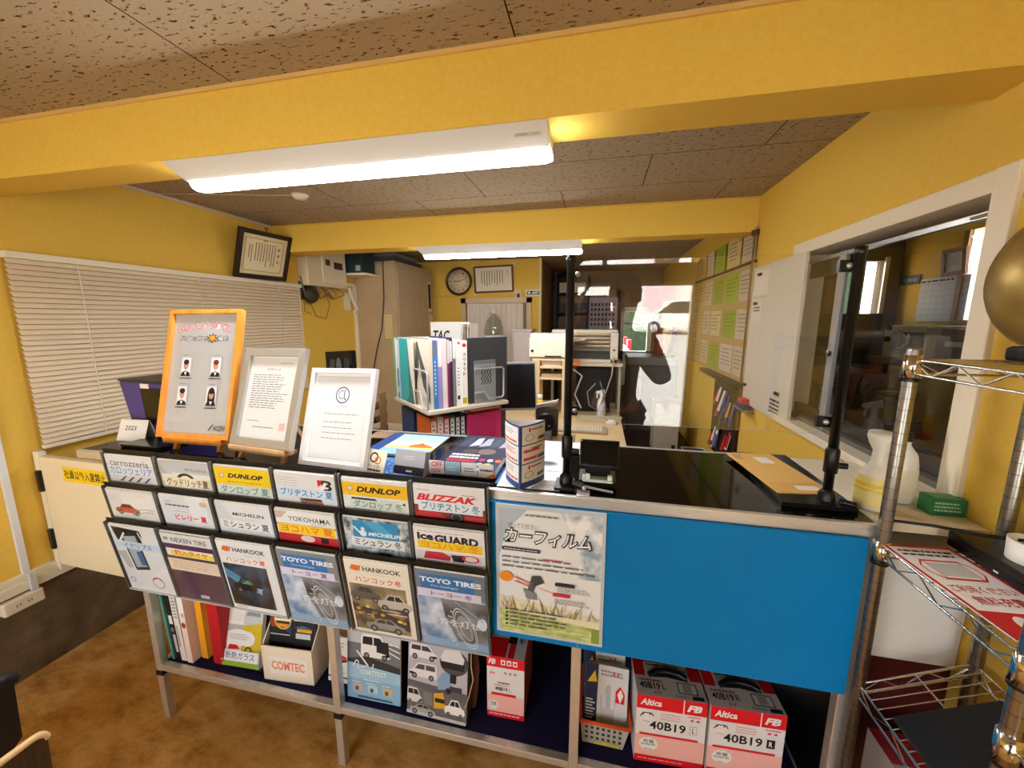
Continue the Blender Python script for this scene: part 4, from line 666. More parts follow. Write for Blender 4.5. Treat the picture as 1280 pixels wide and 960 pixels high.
t = thing('leaflet_holder', 'leaflet holder with blue insulating glass label and green leaflets', 'leaflet holder', (-1.33, 1.06, SZ)); T = FR(-1.395, 1.045, SZ+.004, 2, 15, 1)
g = G(T); g.box(-.01, 0, -.03, .175, .1, -.027, POCKET).box(-.01, 0, 0, .175, .075, .0015, POCKET).box(-.01, 0, -.03, .175, .002, .0015, POCKET); obj('holder', g, t)
g = G(T); g.box(0, .003, -.02, .165, .236, -.002, PAPER); P = Page(g, T @ Matrix.Translation((0, .003, 0)), .165, .233, -.0018)
P.rect(0, 0, 1, 1, M('eceae4')); P.lines(.1, .72, .55, .9, 5, M('c6c6c4'), .3); P.poly([(.5, .6), (.5, .85), (.6, .97), (.95, .97), (1, .6)], M('c9ccd0')); P.poly([(.55, .82), (.62, .93), (.92, .93), (.94, .82)], M('8a929c')); P.rect(0, .55, .6, .66, M('b8b6b0')); P.poly([(.5, .3), (.5, .66), (1, .72), (1, .2), (.6, .2)], M('d8bf28'))
for a, b, ra, rb in ((.38, .46, .36, .13), (.2, .42, .2, .1), (.62, .45, .22, .12)): P.ell(a, b, ra, rb, M('f1f0ee'))
P.lines(.15, .42, .7, .52, 3, M('9a9a98'), .3); P.poly([(.12, .26), (.16, .34), (.36, .34), (.46, .28)], RED); P.rect(.48, .2, .56, .33, M('d8b020')); P.ring(.68, .26, .1, .07, .3, INK); P.rect(0, 0, 1, .1, M('9cc034')); obj('leaflet', g, t)
g = G(T); P = Page(g, T, .165, .236, .0018); P.rect(-.03, .1, .99, .27, M('f1f2f4')); P.text('断熱ガラス', .1, .13, .88, .245, M('2a5ca8'), .008); obj('label_strip', g, t)
t = thing('leaflet_box', 'cream slanted leaflet box with orange COMTEC lettering', 'leaflet holder', (-1.08, 1.1, SZ)); R = Matrix.Translation((-1.185, 1.035, SZ)) @ Matrix.Rotation(math.radians(4), 4, 'Z')
g = G(R); CRM = M('eadfca'); g.box(0, 0, 0, .205, .004, .145, CRM).box(0, 0, 0, .205, .13, .004, CRM)
for x in (0, .201): g.add([(x, .004, .004), (x, .13, .004), (x, .13, .27), (x, .11, .27), (x, .004, .14), (x+.004, .004, .004), (x+.004, .13, .004), (x+.004, .13, .27), (x+.004, .11, .27), (x+.004, .004, .14)], [(0, 1, 2, 3, 4), (9, 8, 7, 6, 5), (0, 4, 9, 5), (4, 3, 8, 9), (3, 2, 7, 8), (1, 6, 7, 2)], CRM)
g.box(0, .126, 0, .205, .13, .275, CRM); bx_ = obj('box', g, t); T = R @ FR(0, 0, 0); g = G(T); P = Page(g, T, .205, .145, .0003); P.rect(.14, .22, .88, .72, PAPER); P.text('COMTEC', .18, .34, .84, .6, M('e88a5e'), .03); obj('label', g, t)
for i, (x0, y0, lab) in enumerate(((.006, .02, 'black leaflet with round gold emblem in the cream box'), (.1, .014, 'black leaflet with small grey box picture in the cream box'))):
    T = R @ FR(x0, y0, .035, 0, 9); g = G(T); g.box(0, 0, -.01, .1, .25, 0, INK); P = Page(g, T, .1, .25)
    if i == 0: P.poly([(0, .75), (.4, .98), (1, .98), (1, .5)], M('23386e')); P.ell(.2, .7, .2, .08, M('8a3a22')); P.ell(.55, .74, .36, .15, M('caa648')); P.ell(.55, .74, .3, .125, M('3a2a14')); P.rect(.2, .72, .9, .76, M('efe0a8')); P.poly([(.3, .68), (.8, .68), (.7, .63), (.4, .63)], M('e0902a')); P.lines(.05, .5, .95, .53, 1, PAPER)
    else: P.poly([(.05, .84), (.25, .95), (.95, .95), (.98, .84)], M('9a9ca0')); P.rect(.05, .7, .98, .84, M('1e2024')); P.lines(.12, .76, .9, .8, 1, PAPER, .8, .05); P.rect(.25, .6, .85, .65, M('e0a82a')); P.rect(.2, .5, .8, .58, M('c9ccd0')); P.poly([(.1, .66), (.5, .7), (.9, .66)], M('3f6f8a'))
    tag(obj('leaflet', g), lab, 'leaflet')
def leaflet(lab, x, y, w, h, yaw, tilt, roll, fn, nm='leaflet', cat='leaflet', th=.008):
    T = FR(x, y, SZ+.001, yaw, tilt, roll); g = G(T); g.box(0, .002, -th, w, h, 0, M('d8d8d8')); fn(Page(g, T @ Matrix.Translation((0, .002, 0)), w, h-.002)); return tag(obj(nm, g), lab, cat)
leaflet('small white leaflet with red mark right of the cream box', -.945, 1.08, .09, .17, 0, 10, 0, lambda P: (P.rect(0, 0, 1, 1, PAPER), P.poly([(.1, .45), (.1, .66), (.5, .62), (.9, .48), (.5, .42)], INK), P.ell(.55, .54, .28, .06, M('c8384a')), P.lines(.1, .75, .9, .9, 2, GREY, .3), P.rect(0, .1, 1, .13, INK), P.lines(.1, .2, .9, .36, 3, M('c0a0a0'), .3)))
leaflet('brown wood grain leaflet behind the small white one', -.99, 1.16, .13, .25, 0, 10, 0, lambda P: (P.rect(0, 0, 1, 1, M('a9744a')), [P.rect(0, .05+.08*i, 1, .058+.08*i, M('7a4e2c')) for i in range(11)]))
leaflet('dark red magazine squeezed beside the middle leg', -.862, 1.1, .05, .28, 15, 6, 0, lambda P: (P.rect(0, 0, 1, 1, M('3a1818')), P.poly([(0, .5), (.3, .8), (.9, .7), (.8, .4)], M('7a2424')), P.ell(.6, .85, .3, .06, M('b98a3a')), P.rect(.2, .1, .9, .25, M('c9c5c2')), P.rect(.4, .35, .9, .45, GREY)))
def coat(P):
    P.rect(0, 0, 1, 1, M('9fc6e2')); P.rect(0, 0, 1, .26, M('86b6da')); P.poly([(0, .46), (0, 1), (1, 1), (1, .4), (.5, .47)], M('707378')); P.poly([(0, .72), (0, 1), (1, 1), (1, .76), (.5, .72)], M('c2c4c6')); P.poly([(0, .46), (1, .4), (1, .48), (.4, .56), (0, .5)], M('2e3034'))
    for i in range(3): P.line([(.72, .78-.05*i), (1, .74-.07*i)], .004, M('f0f0f0'))
    P.line([(.18, .62), (.4, .44)], .006, M('f2f2f2')); P.line([(.5, .48), (.48, .42)], .004, M('f2f2f2')); P.car(.26, .52, .82, .86, M('ededec'), INK, True); P.poly([(.56, .64), (.56, .78), (.78, .78), (.8, .62)], INK); P.text('COATTECT', .26, .33, .74, .39, M('f4f6f8'), .02); P.line([(.12, .42), (.18, .5), (.22, .48), (.2, .4), (.36, .44)], .004, PAPER)
    P.lines(.32, .25, .7, .27, 1, M('e8f0f6'), .5); 
    for i in range(3): P.rect(.12+.28*i, .1, .3+.28*i, .2, M(('c9a8a0', 'a8d8e4', 'c8b890')[i])); P.rect(.16+.28*i, .11, .22+.28*i, .16, M('5a4a48')); P.lines(.1+.28*i, .21, .32+.28*i, .23, 1, PAPER, .6)
    P.rect(.2, .025, .86, .045, M('47586a'))
leaflet('pale blue coating catalogue with white sports car picture', -.835, 1.04, .205, .29, 1, 6, 0, coat, 'catalogue', 'catalogue')
def vans(P):
    P.rect(0, 0, 1, 1, M('b9b4bf')); P.rect(0, .0, 1, .34, M('6a6668')); P.poly([(0, .34), (1, .26), (1, .36), (0, .4)], M('5e5a60')); P.car(.02, .86, .45, .99, M('2f2e30'), GREY, True); P.car(.02, .66, .5, .85, M('e4e2e4'), M('3a3a40'), True); P.ell(.78, .7, .24, .15, M('48474a')); P.poly([(.55, .74), (.62, .84), (.86, .86), (.95, .76), (.9, .62), (.6, .62)], M('dcdada')); P.poly([(.58, .62), (.94, .62), (.96, .7), (.56, .7)], INK)
    P.car(.02, .43, .5, .63, M('e0dde2'), M('4a4a50'), True, True); P.poly([(.52, .35), (.52, .48), (.6, .56), (.72, .56), (.72, .38)], M('7fa3c8')); P.rect(.72, .36, .92, .42, M('3a3a44')); P.rect(.72, .46, .82, .56, INK); P.ell(.7, .36, .05, .035, INK)
    P.car(.0, .12, .26, .32, M('d6d4d2'), INK, True); P.rect(.28, .14, .44, .3, M('7f7c78')); P.poly([(.46, .12), (.46, .3), (.62, .33), (.66, .14)], M('d8a41e')); P.rect(.48, .2, .64, .25, INK); P.car(.64, .06, .98, .28, M('ecebe9'), INK); P.rect(.0, .0, 1, .04, M('c4c2c0')); P.rect(.6, .9, .78, .97, INK); P.rect(.63, .91, .75, .96, GREY); P.car(.05, .02, .5, .14, M('a9a6a6'))
t = thing('catalogue_file', 'black file of catalogues fronted by a collage of vans', 'catalogue', (-.48, 1.08, SZ)); T = FR(-.6, 1.035, SZ+.001, -1, 8, 0); g = G(T); g.box(0, .002, -.004, .215, .292, 0, PAPER); vans(Page(g, T @ Matrix.Translation((0, .002, 0)), .215, .29)); obj('front_cover', g, t)
obj('pages', G(T).box(.004, .004, -.045, .218, .288, -.0045, M('2a2422')), t); obj('cord', G(T).tube([(.222, .27, -.01), (.226, .2, -.004), (.235, .16, -.002), (.222, .1, .0), (.21, .06, .002), (.2, .07, .003)], .002, M('cbb48a'), 6), t)
obj('brown_flap', G(T).prism([(.2, .01), (.232, .03), (.24, .16), (.222, .28), (.2, .285)], -.06, -.046, M('5a2e14')), t)
# battery cartons
def carton(lab, x, y, w, d, h, yaw, kind):
    t = thing('battery_carton', lab, 'battery box', (x+w/2, y+d/2, SZ), 'red and white battery cartons'); R = Matrix.Translation((x, y, SZ+.0005)) @ Matrix.Rotation(math.radians(yaw), 4, 'Z'); CAR = M('e9e6e6', .5)
    g = G(R); g.box(0, 0, 0, w, d, h, CAR); T = R @ FR(0, 0, 0); P = Page(g, T, w, h, .0001); RD = M('e01726', .45); PK = M('f6b9b0', .5)
    T2 = R @ Matrix.Translation((0, 0, h)); Q = Page(g, T2, w, d, .0001)
    S1 = R @ Matrix.Translation((w, 0, 0)) @ Matrix.Rotation(math.radians(90), 4, 'Z') @ FR(0, 0, 0); S = Page(g, S1, d, h, .0001)
    if kind == 'slim':
        P.rect(0, .83, 1, 1, RD); P.text('FB', .04, .87, .24, .96, PAPER, .04, .25); [P.rect(.38+.16*i, .875, .5+.16*i, .96, PAPER) for i in range(3)]; [P.rect(.41+.16*i, .895, .47+.16*i, .935, RD) for i in range(3)]
        P.text('★★', .08, .7, .22, .76, RD); [P.ell(.5+.13*i, .75, .035, .02, GREY, 10) for i in range(3)]; P.lines(.3, .56, .66, .6, 1, INK); P.lines(.2, .53, .7, .55, 1, RD); P.text('40B19', .22, .45, .56, .51, INK, .02); P.text('L', .6, .45, .66, .51, GREY); P.rect(0, 0, 1, .37, PK); P.rect(.12, .37, .78, .41, RD); P.rect(0, 0, 1, .09, RD); P.lines(.05, .03, .95, .07, 1, PK, .6); P.ell(.17, .2, .14, .08, PAPER); P.text('充電', .09, .205, .25, .25, INK, .008); P.text('制御車', .08, .16, .26, .2, INK, .008)
        Q.rect(0, 0, .55, 1, M('bfbcbb')); Q.rect(.55, 0, .75, .5, RD); Q.rect(0, .0, .5, .4, RD) ; Q.rect(.12, .4, .5, 1, M('c9c6c4')); Q.rect(.5, .3, .72, 1, INK); Q.rect(.72, 0, 1, 1, M('cfcccb')); Q.text('40B19', .76, .3, .95, .8, INK, .02); Q.rect(.02, .42, .12, .9, GREY); S.rect(0, 0, 1, 1, M('8a3034')); S.rect(0, .8, 1, 1, M('c01a26'))
    else:
        P.rect(0, .8, 1, 1, RD); P.rect(.665, .8, .68, 1, PAPER); P.text('Altica', .05, .855, .36, .95, PAPER, .035, .2); P.text('FB', .72, .845, .93, .945, PAPER, .05, .25); P.poly([(.08, .66), (.1, .74), (.2, .74), (.24, .68), (.22, .62), (.12, .61)], PAPER); P.line([(.06, .68), (.1, .74), (.22, .745), (.25, .7)], .003, INK); P.line([(.1, .62), (.2, .61)], .0015, GREY); P.ell(.1, .72, .015, .012, INK, 8); P.ell(.2, .725, .015, .012, INK, 8)
        P.lines(.35, .66, .64, .77, 3, M('e88a80'), .3, .1); P.text('★★', .76, .7, .92, .745, RD); P.lines(.74, .76, .95, .78, 1, RD, .6); P.text('40B19', .2, .51, .72, .635, INK, .02)
        if kind == 'L': P.rect(.775, .51, .875, .635, GREY); P.rect(.78, .515, .87, .63, PAPER); P.text('L', .81, .535, .845, .61, INK, .01)
        else: P.rect(.775, .51, .885, .635, INK); P.text('R', .805, .535, .855, .61, PAPER, .03)
        P.rect(0, 0, 1, .41, PK); P.rect(.06, .41, .9, .44, RD); P.ell(.2, .28, .14, .1, PAPER); P.text('充電', .12, .29, .28, .345, INK, .008); P.text('制御車', .09, .225, .31, .28, INK, .008); P.lines(.14, .19, .26, .21, 1, INK); P.rect(0, 0, 1, .1, RD); P.lines(.05, .03, .9, .07, 1, M('f09a94'), .4)
        Q.rect(0, 0, 1, .52, M('bab7b6')); Q.rect(0, .52, 1, 1, M('b80d18')); Q.rect(.17, .5, .83, .92, M('c4c1c0')); Q.rect(.2, .84, .42, .88, INK); Q.lines(.45, .84, .8, .88, 1, INK, .6); Q.rect(.2, .6, .8, .82, M('aeabaa')); Q.poly([(.22, .56), (.3, .66), (.5, .7), (.7, .66), (.8, .56), (.8, .48), (.5, .54), (.22, .5)], INK)
        Q.text('40B19', .06, .18, .36, .36, INK, .02); Q.text(kind, .39, .2, .45, .35, INK); Q.lines(.06, .38, .4, .44, 1, M('9a2a30'), .7, .0); Q.text('★★', .25, .06, .36, .15, RD); Q.rect(.62, .16, .9, .44, INK); Q.rect(.635, .18, .885, .42, M('cbc8c7')); [Q.rect(.7+.018*i, .2, .708+.018*i, .4, INK) for i in range(7)]; Q.rect(.8, .03, .96, .12, INK); Q.lines(.56, .04, .78, .11, 1, GREY, .6); S.rect(0, 0, 1, 1, M('c9c5c3')); S.rect(0, .8, 1, 1, RD); S.rect(0, 0, 1, .41, PK)
    obj('carton', g, t)
    if kind != 'slim':
        g = G(R); c = [(w*.22, d*.52), (w*.32, d*.63), (w*.5, d*.67), (w*.68, d*.63), (w*.78, d*.52)]; g.tube([(a, b, h+.006) for a, b in c], .008, BLACK, 8); obj('carry_handle', g, t)
carton('slim red and white battery carton alone on the middle of the shelf', -.326, 1.085, .127, .2, .234, 1.5, 'slim')
carton('left of the two big battery cartons, marked with an L', .152, 1.05, .198, .128, .234, 3, 'L')
carton('right of the two big battery cartons, marked with a black R', .358, 1.058, .2, .128, .234, 3, 'R')
t = thing('basket', 'grey plastic basket with orange rim full of packed gloves', 'basket', (.06, 1.14, SZ)); g = G(); PG = M('b3b0a4', .5)
def quadring(g, x0, x1, y0, y1, X0, X1, Y0, Y1, za, zb, m): g.add([(x0, y0, za), (x1, y0, za), (x1, y1, za), (x0, y1, za), (X0, Y0, zb), (X1, Y0, zb), (X1, Y1, zb), (X0, Y1, zb)], [(0, 1, 5, 4), (1, 2, 6, 5), (2, 3, 7, 6), (3, 0, 4, 7)], m)
g.box(-.005, 1.068, SZ, .12, 1.24, SZ+.003, PG); quadring(g, -.005, .12, 1.068, 1.24, -.012, .136, 1.056, 1.255, SZ, SZ+.09, PG); quadring(g, -.002, .117, 1.071, 1.237, -.009, .133, 1.059, 1.252, SZ+.003, SZ+.09, PG); bk = obj('tub', g, t)
g = G()
for r in range(3):
    for k in range(7):
        x = .003+.017*k; z = SZ+.022+.022*r; y = 1.068-.012*(z-SZ)/.09-.0006; g.add([(x, y, z), (x+.009, y, z), (x+.009, y-.002, z+.012), (x, y-.002, z+.012)], [(0, 1, 2, 3)], M('3a3a3c'))
g.add([(.03, 1.0655, SZ+.005), (.11, 1.0655, SZ+.005), (.11, 1.0635, SZ+.018), (.03, 1.0635, SZ+.018)], [(0, 1, 2, 3)], M('d8c43c')); obj('slots', g, t)
g = G(); g.tube([(-.014, 1.054, SZ+.094), (.138, 1.054, SZ+.094), (.138, 1.257, SZ+.094), (-.014, 1.257, SZ+.094), (-.014, 1.054, SZ+.094)], .006, M('e8521c', .4), 8); obj('rim', g, t)
for i in range(4):
    T = FR(-.006, 1.075+.045*i, SZ+.03, 0, 14, random.uniform(-2, 2)); g = G(T); g.box(0, 0, -.012, .134, .215+.006*i, 0, M('d6d4d2', .4)); P = Page(g, T, .134, .215+.006*i); P.rect(0, 0, .3, 1, M('22284e')); P.poly([(.05, .72), (.28, .74), (.22, .9)], M('f2d21c')); P.lines(.04, .2, .26, .5, 7, PAPER, .5); P.lines(.36, .84, .95, .94, 2, M('8a8a92'), .5); P.text('★★', .62, .86, .8, .92, RED); P.poly([(.4, .1), (.36, .55), (.5, .7), (.62, .72), (.72, .5), (.7, .1)], M('c0bdbb'))
    for k in range(3): P.poly([(.42+.1*k, .4), (.4+.11*k, .72), (.46+.11*k, .74), (.5+.1*k, .4)], M(('cfccca', 'b4b1af', 'dad8d6')[k]))
    P.poly([(.72, .5), (.72, .66), (.82, .74), (.93, .64), (.93, .5)], RED); P.poly([(.76, .62), (.83, .5), (.9, .62), (.83, .7)], PAPER); tag(obj('glove_pack', g), ['front pack of grey work gloves in the basket', 'second pack of work gloves in the basket', 'third pack of work gloves in the basket', 'rearmost pack of work gloves in the basket'][i], 'glove pack', 'packed gloves in the basket')
# ---------------------------------------------------------------- revolving book stand behind the counter
t = thing('back_desk', 'low grey cabinet desk right behind the counter', 'desk', (-.75, 1.9, 0)); DZ = .86
obj('desk_top', bx(-1.75, 1.52, DZ-.03, -.12, 2.45, DZ, M('a08a6c', .45)), t, .004)
for x in (-1.73, -.98, -.18): obj('side_panel', bx(x, 1.54, 0, x+.03, 2.43, DZ-.03, M('7d7468')), t)
BF = W(535, 515, y=1.5); BA = 48; PZ = BF.z
R = Matrix.Translation((BF.x, BF.y, 0)) @ Matrix.Rotation(math.radians(BA), 4, 'Z')
t = thing('book_stand', 'two tier revolving book stand behind the counter', 'book stand', tuple((R @ Vector((.21, .21, DZ)))[:]))
obj('upper_plate', G(R).box(0, 0, PZ-.018, .42, .42, PZ, M('d3c6b0', .4)), t, .003); obj('lower_plate', G(R).box(.02, .02, DZ+.035, .4, .4, DZ+.05, M('c3b6a0', .4)), t, .003); obj('base', G(R).lathe([(0, 0), (.15, 0), (.15, .03), (0, .035)], (.21, .21, DZ+.0005), GREY, 20), t); obj('column', G(R).lathe([(.02, DZ+.05), (.02, PZ-.018)], (.21, .21, 0), SILVER, 12), t)
for k in range(2):
    Rk = R @ (Matrix.Identity(4) if k == 0 else Matrix.Translation((0, .42, 0)) @ Matrix.Rotation(math.radians(-90), 4, 'Z')); 
    if k == 0: P_ = [(.235, .006, PZ+.165), (.385, .006, PZ+.165), (.395, .006, PZ+.155), (.395, .006, PZ+.03), (.385, .006, PZ+.02), (.31, .006, PZ+.02), (.285, .006, PZ+.055), (.235, .006, PZ+.055)]
    else: P_ = [(.26, .006, PZ+.17), (.4, .006, PZ+.17), (.41, .006, PZ+.16), (.41, .006, PZ+.006), (.4, .006, PZ+.002), (.36, .006, PZ+.002), (.33, .006, PZ+.07), (.26, .006, PZ+.07)]
    obj('wire_bookend', G(Rk).tube(P_, .0045, M('c4c4c4', .3, .5), 8), t)
x = .026
for i, (th, hh_, dep, col, lab, fn) in enumerate((
    (.016, .31, .2, 'e3d4bd', 'cream file at the left of the spines on the revolving stand', None),
    (.02, .3, .2, '3f86c4', 'blue book with grey top on the revolving stand', lambda P: (P.rect(0, .78, 1, 1, M('6d7684')), P.lines(.3, .2, .6, .72, 9, PAPER, .5, .0))),
    (.02, .3, .21, '9a93c6', 'lilac file with white top on the revolving stand', lambda P: P.rect(0, .62, 1, 1, M('efedf0'))),
    (.026, .305, .21, 'f0dcdc', 'pale pink file among the spines on the revolving stand', lambda P: P.rect(.8, 0, 1, 1, M('c9b2b4'))),
    (.012, .3, .21, '8a2a4a', 'thin crimson file with white top on the revolving stand', lambda P: P.rect(0, .66, 1, 1, M('e4d8d8'))),
    (.016, .31, .21, '2a2f5a', 'navy file with white label on the revolving stand', lambda P: P.rect(.1, .66, .9, .95, M('e9e9ee'))),
    (.016, .3, .21, '8c8074', 'grey brown file with white top on the revolving stand', lambda P: P.rect(0, .72, 1, 1, M('efefe6'))),
    (.026, .3, .21, 'efeeea', 'thick white catalogue with red dot left of the lettered one', lambda P: (P.ell(.6, .95, .3, .02, M('d9603c')), P.lines(.3, .3, .7, .6, 6, INK, .3), P.rect(.2, .1, .7, .16, INK))),
    (.03, .295, .21, 'f4f2ec', 'white catalogue with katakana spine lettering and yellow foot', lambda P: (P.ell(.5, .93, .35, .03, M('d8342c')), [P.text(ch, .28, .76-.075*j, .78, .82-.075*j, INK, .02) for j, ch in enumerate('カウネット')], P.rect(.1, .03, .9, .12, M('c8b41c')))))):
    T = R @ FR(x, .018+random.uniform(0, .008), PZ+.0008, 0, 0, 0); g = G(T); g.box(0, 0, -dep, th-.0015, hh_, 0, M(col))
    if fn: fn(Page(g, T, th-.0015, hh_, .0001))
    if i == 0:
        S = T @ Matrix.Translation((0, 0, -dep)) @ Matrix.Rotation(math.radians(-90), 4, 'Y'); P = Page(g, S, dep, hh_, .0001); P.poly([(.25, .9), (.34, .84), (.62, .3), (1, .05), (1, .3), (.75, .55), (.5, .78), (.36, .95)], M('55564f')); P.poly([(0, 0), (.1, .0), (.42, .6), (.4, .84), (.3, .9)], M('5c5d55')); P.rect(0, .985, 1, 1, M('8a5a8a'))
    tag(obj('book', g), lab, 'book', 'files and books on the revolving stand'); x += th
T = R @ FR(.222, .03, PZ+.0008, 0, 0, 0); g = G(T); g.box(0, 0, -.03, .21, .305, 0, M('3a3a3d', .6)); tag(obj('book', g), 'large charcoal folder facing right on the revolving stand', 'book', 'files and books on the revolving stand')
T = R @ FR(.245, .0215, PZ+.0008, 0, 0, 0); g = G(T); g.box(0, 0, -.007, .115, .2, 0, M('8d9092', .4)); P = Page(g, T, .115, .2); P.rect(0, .92, 1, 1, M('6d706f'))
for k in range(4): P.line([(.3+.13*k+(.1 if j % 2 else 0), .44+.07*j) for j in range(7)], .0045, INK)
tag(obj('book', g), 'small grey file with black zigzag mark on the revolving stand', 'book', 'files and books on the revolving stand')
S0 = R @ Matrix.Translation((0, .42, 0)) @ Matrix.Rotation(math.radians(-90), 4, 'Z')
T = S0 @ FR(.088, .006, PZ+.0008, 0, 0, 0); g = G(T); g.box(0, 0, -.004, .17, .3, 0, M('e6dcc8')); P = Page(g, T, .17, .3); P.rect(0, 0, .62, 1, M('18a6a6', .3)); P.poly([(.62, 1), (.62, .1), (.4, 0), (1, 0), (1, .02), (.75, .5)], M('22746f', .3)); tag(obj('book', g), 'turquoise clear folder on the left face of the revolving stand', 'book', 'files and books on the revolving stand')
for i, (a, th, c, lab) in enumerate(((.0, .028, '6fae74', 'green file at the far left of the revolving stand'), (.03, .016, 'e4e6e6', 'white file with grey foot beside the green one'), (.047, .014, '55585c', 'dark file with pale top left of the turquoise folder'), (.062, .014, '9fb2c8', 'pale blue file left of the turquoise folder'))):
    T = R @ Matrix.Translation((.004, .417-a, 0)) @ Matrix.Rotation(math.radians(-90), 4, 'Z') @ FR(0, 0, PZ+.0008); g = G(T); g.box(0, 0, -.21, th-.001, .3, 0, M(c)); P = Page(g, T, th-.001, .3)
    if i: P.rect(.1, .5, .9, .97, PAPER); P.rect(.1, .1, .9, .2, M('d8d2cc'))
    tag(obj('book', g), lab, 'book', 'files and books on the revolving stand')
x = .02; LZ0 = DZ+.0508
for i, (th, c, top, lab) in enumerate(((.036, 'd8662a', 'f2e6d8', 'orange binder with white labels on the lower tier'), (.03, 'e8ddc8', 'f4f0ea', 'cream binder on the lower tier of the stand'), (.03, 'c81c28', 'f4f0ee', 'red binder with white label on the lower tier'), (.028, '2c6a50', 'f0f0ec', 'green binder on the lower tier of the stand'), (.026, '1b1c20', 'eeeeec', 'black binder on the lower tier of the stand'), (.026, '2c3a68', 'e8e8f0', 'navy binder on the lower tier of the stand'))):
    T = R @ FR(x, .03, LZ0); g = G(T); g.box(0, 0, -.15, th-.002, .25, 0, M(c)); P = Page(g, T, th-.002, .25); P.rect(.15, .45, .85, .95, M(top)); P.lines(.3, .5, .7, .9, 5, M('c84a4a') if i < 3 else INK, .4); tag(obj('binder', g), lab, 'binder', 'binders on the lower tier'); x += th
T = R @ FR(.205, .03, LZ0); g = G(T); g.box(0, 0, -.05, .19, .24, 0, M('d83a78', .5)); P = Page(g, T, .19, .24); P.rect(.08, .2, .85, .94, M('cf3470'))
for k in range(11): P.line([(.1, .25+.06*k), (.83, .25+.06*k)], .0016, M('a82658'))
tag(obj('binder', g), 'pink binder with ruled lines on the right of the lower tier', 'binder', 'binders on the lower tier')
T = S0 @ FR(.01, .03, LZ0); g = G(T); g.box(0, 0, -.05, .165, .24, 0, M('23406a')); tag(obj('binder', g), 'dark blue binder facing left on the lower tier', 'binder', 'binders on the lower tier')
g = G(R); g.box(.24, .05, LZ0+.242, .41, .3, LZ0+.252, M('d8421c')).box(.23, .04, LZ0+.252, .4, .28, LZ0+.257, M('f0e6da')); tag(obj('paper_stack', g), 'orange and white papers on top of the pink binder', 'papers')
# things on the desk and beyond
a, b, c = W(486, 485, y=1.62), W(472, 485, y=1.62), W(472, 560, y=1.62)
t = thing('letter_tray', 'brown stacked letter tray left of the revolving stand', 'tray', (a.x-.14, 1.58, DZ)); LT = M('6b5034', .5)
for k in range(6): obj('tray', G().box(a.x-.3, 1.525, DZ+.02+.062*k, a.x-.02, 1.63, DZ+.026+.062*k, LT).box(a.x-.3, 1.525, DZ+.026+.062*k, a.x-.02, 1.531, DZ+.045+.062*k, LT).box(a.x-.026, 1.525, DZ+.02+.062*k, a.x-.02, 1.63, DZ+.05+.062*k, LT), t)
for sx in (-.306, -.018): obj('side', bx(a.x+sx, 1.56, DZ, a.x+sx+.006, 1.61, DZ+.4, M('8a6a48')), t)
flat('paper', 'brown patterned paper lying behind the logo frame', 'paper', [(-.9, 1.36), (-.8, 1.37), 0, (-.91, 1.45)], CT+.001, .002, M('a88f74'), lambda P: [P.rect(.0, .1*i, 1, .1*i+.04, M('8a6f55')) for i in range(10)])
A, Bq, C_ = W(402.6, 440, y=1.75), W(450.4, 433.4, y=1.7), W(454.6, 465, y=1.7)
T = FR(A.x+.01, 1.75, DZ, -12, 4, 4); t = thing('desk_monitor', 'glossy dark monitor seen above the logo frame', 'monitor', (A.x+.13, 1.75, DZ)); hh2 = A.z-DZ
obj('screen', G(T).box(0, .12, -.03, .19, hh2, 0, M('0c0c0e', .1)), t, .004); g = G(T); P = Page(g, T, .19, hh2); P.poly([(.1, .8), (.2, .93), (.36, .92), (.3, .78)], M('3a3c40')); P.ell(.5, .86, .1, .08, M('55565a')); P.poly([(.66, .8), (.72, .94), (.9, .92), (.88, .8)], M('2c2e33')); obj('picture', g, t); obj('stand', G(T).box(.07, 0, -.025, .12, .2, -.005, BLACK).box(.02, 0, -.08, .17, .015, .05, BLACK), t)
A, Bq, C_ = W(636, 467, y=2.2), W(663, 457.5, y=2.2), W(672, 511, y=2.2)
T = FR(Bq.x-.39, 2.12, C_.z-.005, 8, -2, 2); t = thing('desk_monitor', 'black backed monitor with silver edge right of the revolving stand', 'monitor', (Bq.x-.2, 2.2, DZ)); hh2 = Bq.z-C_.z
obj('screen', G(T).box(0, 0, -.03, .43, hh2+.01, 0, M('121214', .3)), t, .004); obj('silver_edge', G(T).box(-.002, hh2+.01, -.034, .434, hh2+.016, .002, SILVER).box(.43, -.004, -.034, .436, hh2+.014, .002, SILVER).box(-.002, -.012, -.034, .434, 0, .002, SILVER), t); obj('stand', G(T).box(.18, -.22, -.03, .25, .1, -.032-.01, GREY).box(.1, C_.z*0-(C_.z-.005-DZ)+.001, -.12, .33, -(C_.z-.005-DZ)+.014, .08, GREY), t)
A, Bq = W(538, 403, y=2.3), W(592, 403, y=2.3)
t = thing('magazine_holder', 'white magazines with black slanted letters standing behind the book stand', 'magazine', (A.x+.12, 2.35, DZ)); T = FR(A.x, 2.3, DZ+.001); g = G(T); hh2 = A.z-DZ; g.box(0, 0, -.16, Bq.x-A.x-.08, hh2, 0, PAPER); P = Page(g, T, Bq.x-A.x-.08, hh2); P.text('TAC', .08, .84, .62, .93, INK, .03, .25); obj('cover', g, t)
g = G(T)
for k in range(6): g.hexa([(.165+.012*k, 0, -.15), (.173+.012*k, 0, -.15), (.173+.012*k, 0, -.01), (.165+.012*k, 0, -.01), (.17+.017*k, hh2-.01, -.15), (.178+.017*k, hh2-.01, -.15), (.178+.017*k, hh2-.01, -.01), (.17+.017*k, hh2-.01, -.01)], M(('d9d2c8', 'b9a99a', 'e6e2dc', 'a88a78', 'd8d4d0', 'c4b8ac')[k]))
obj('loose_issue', g, t)
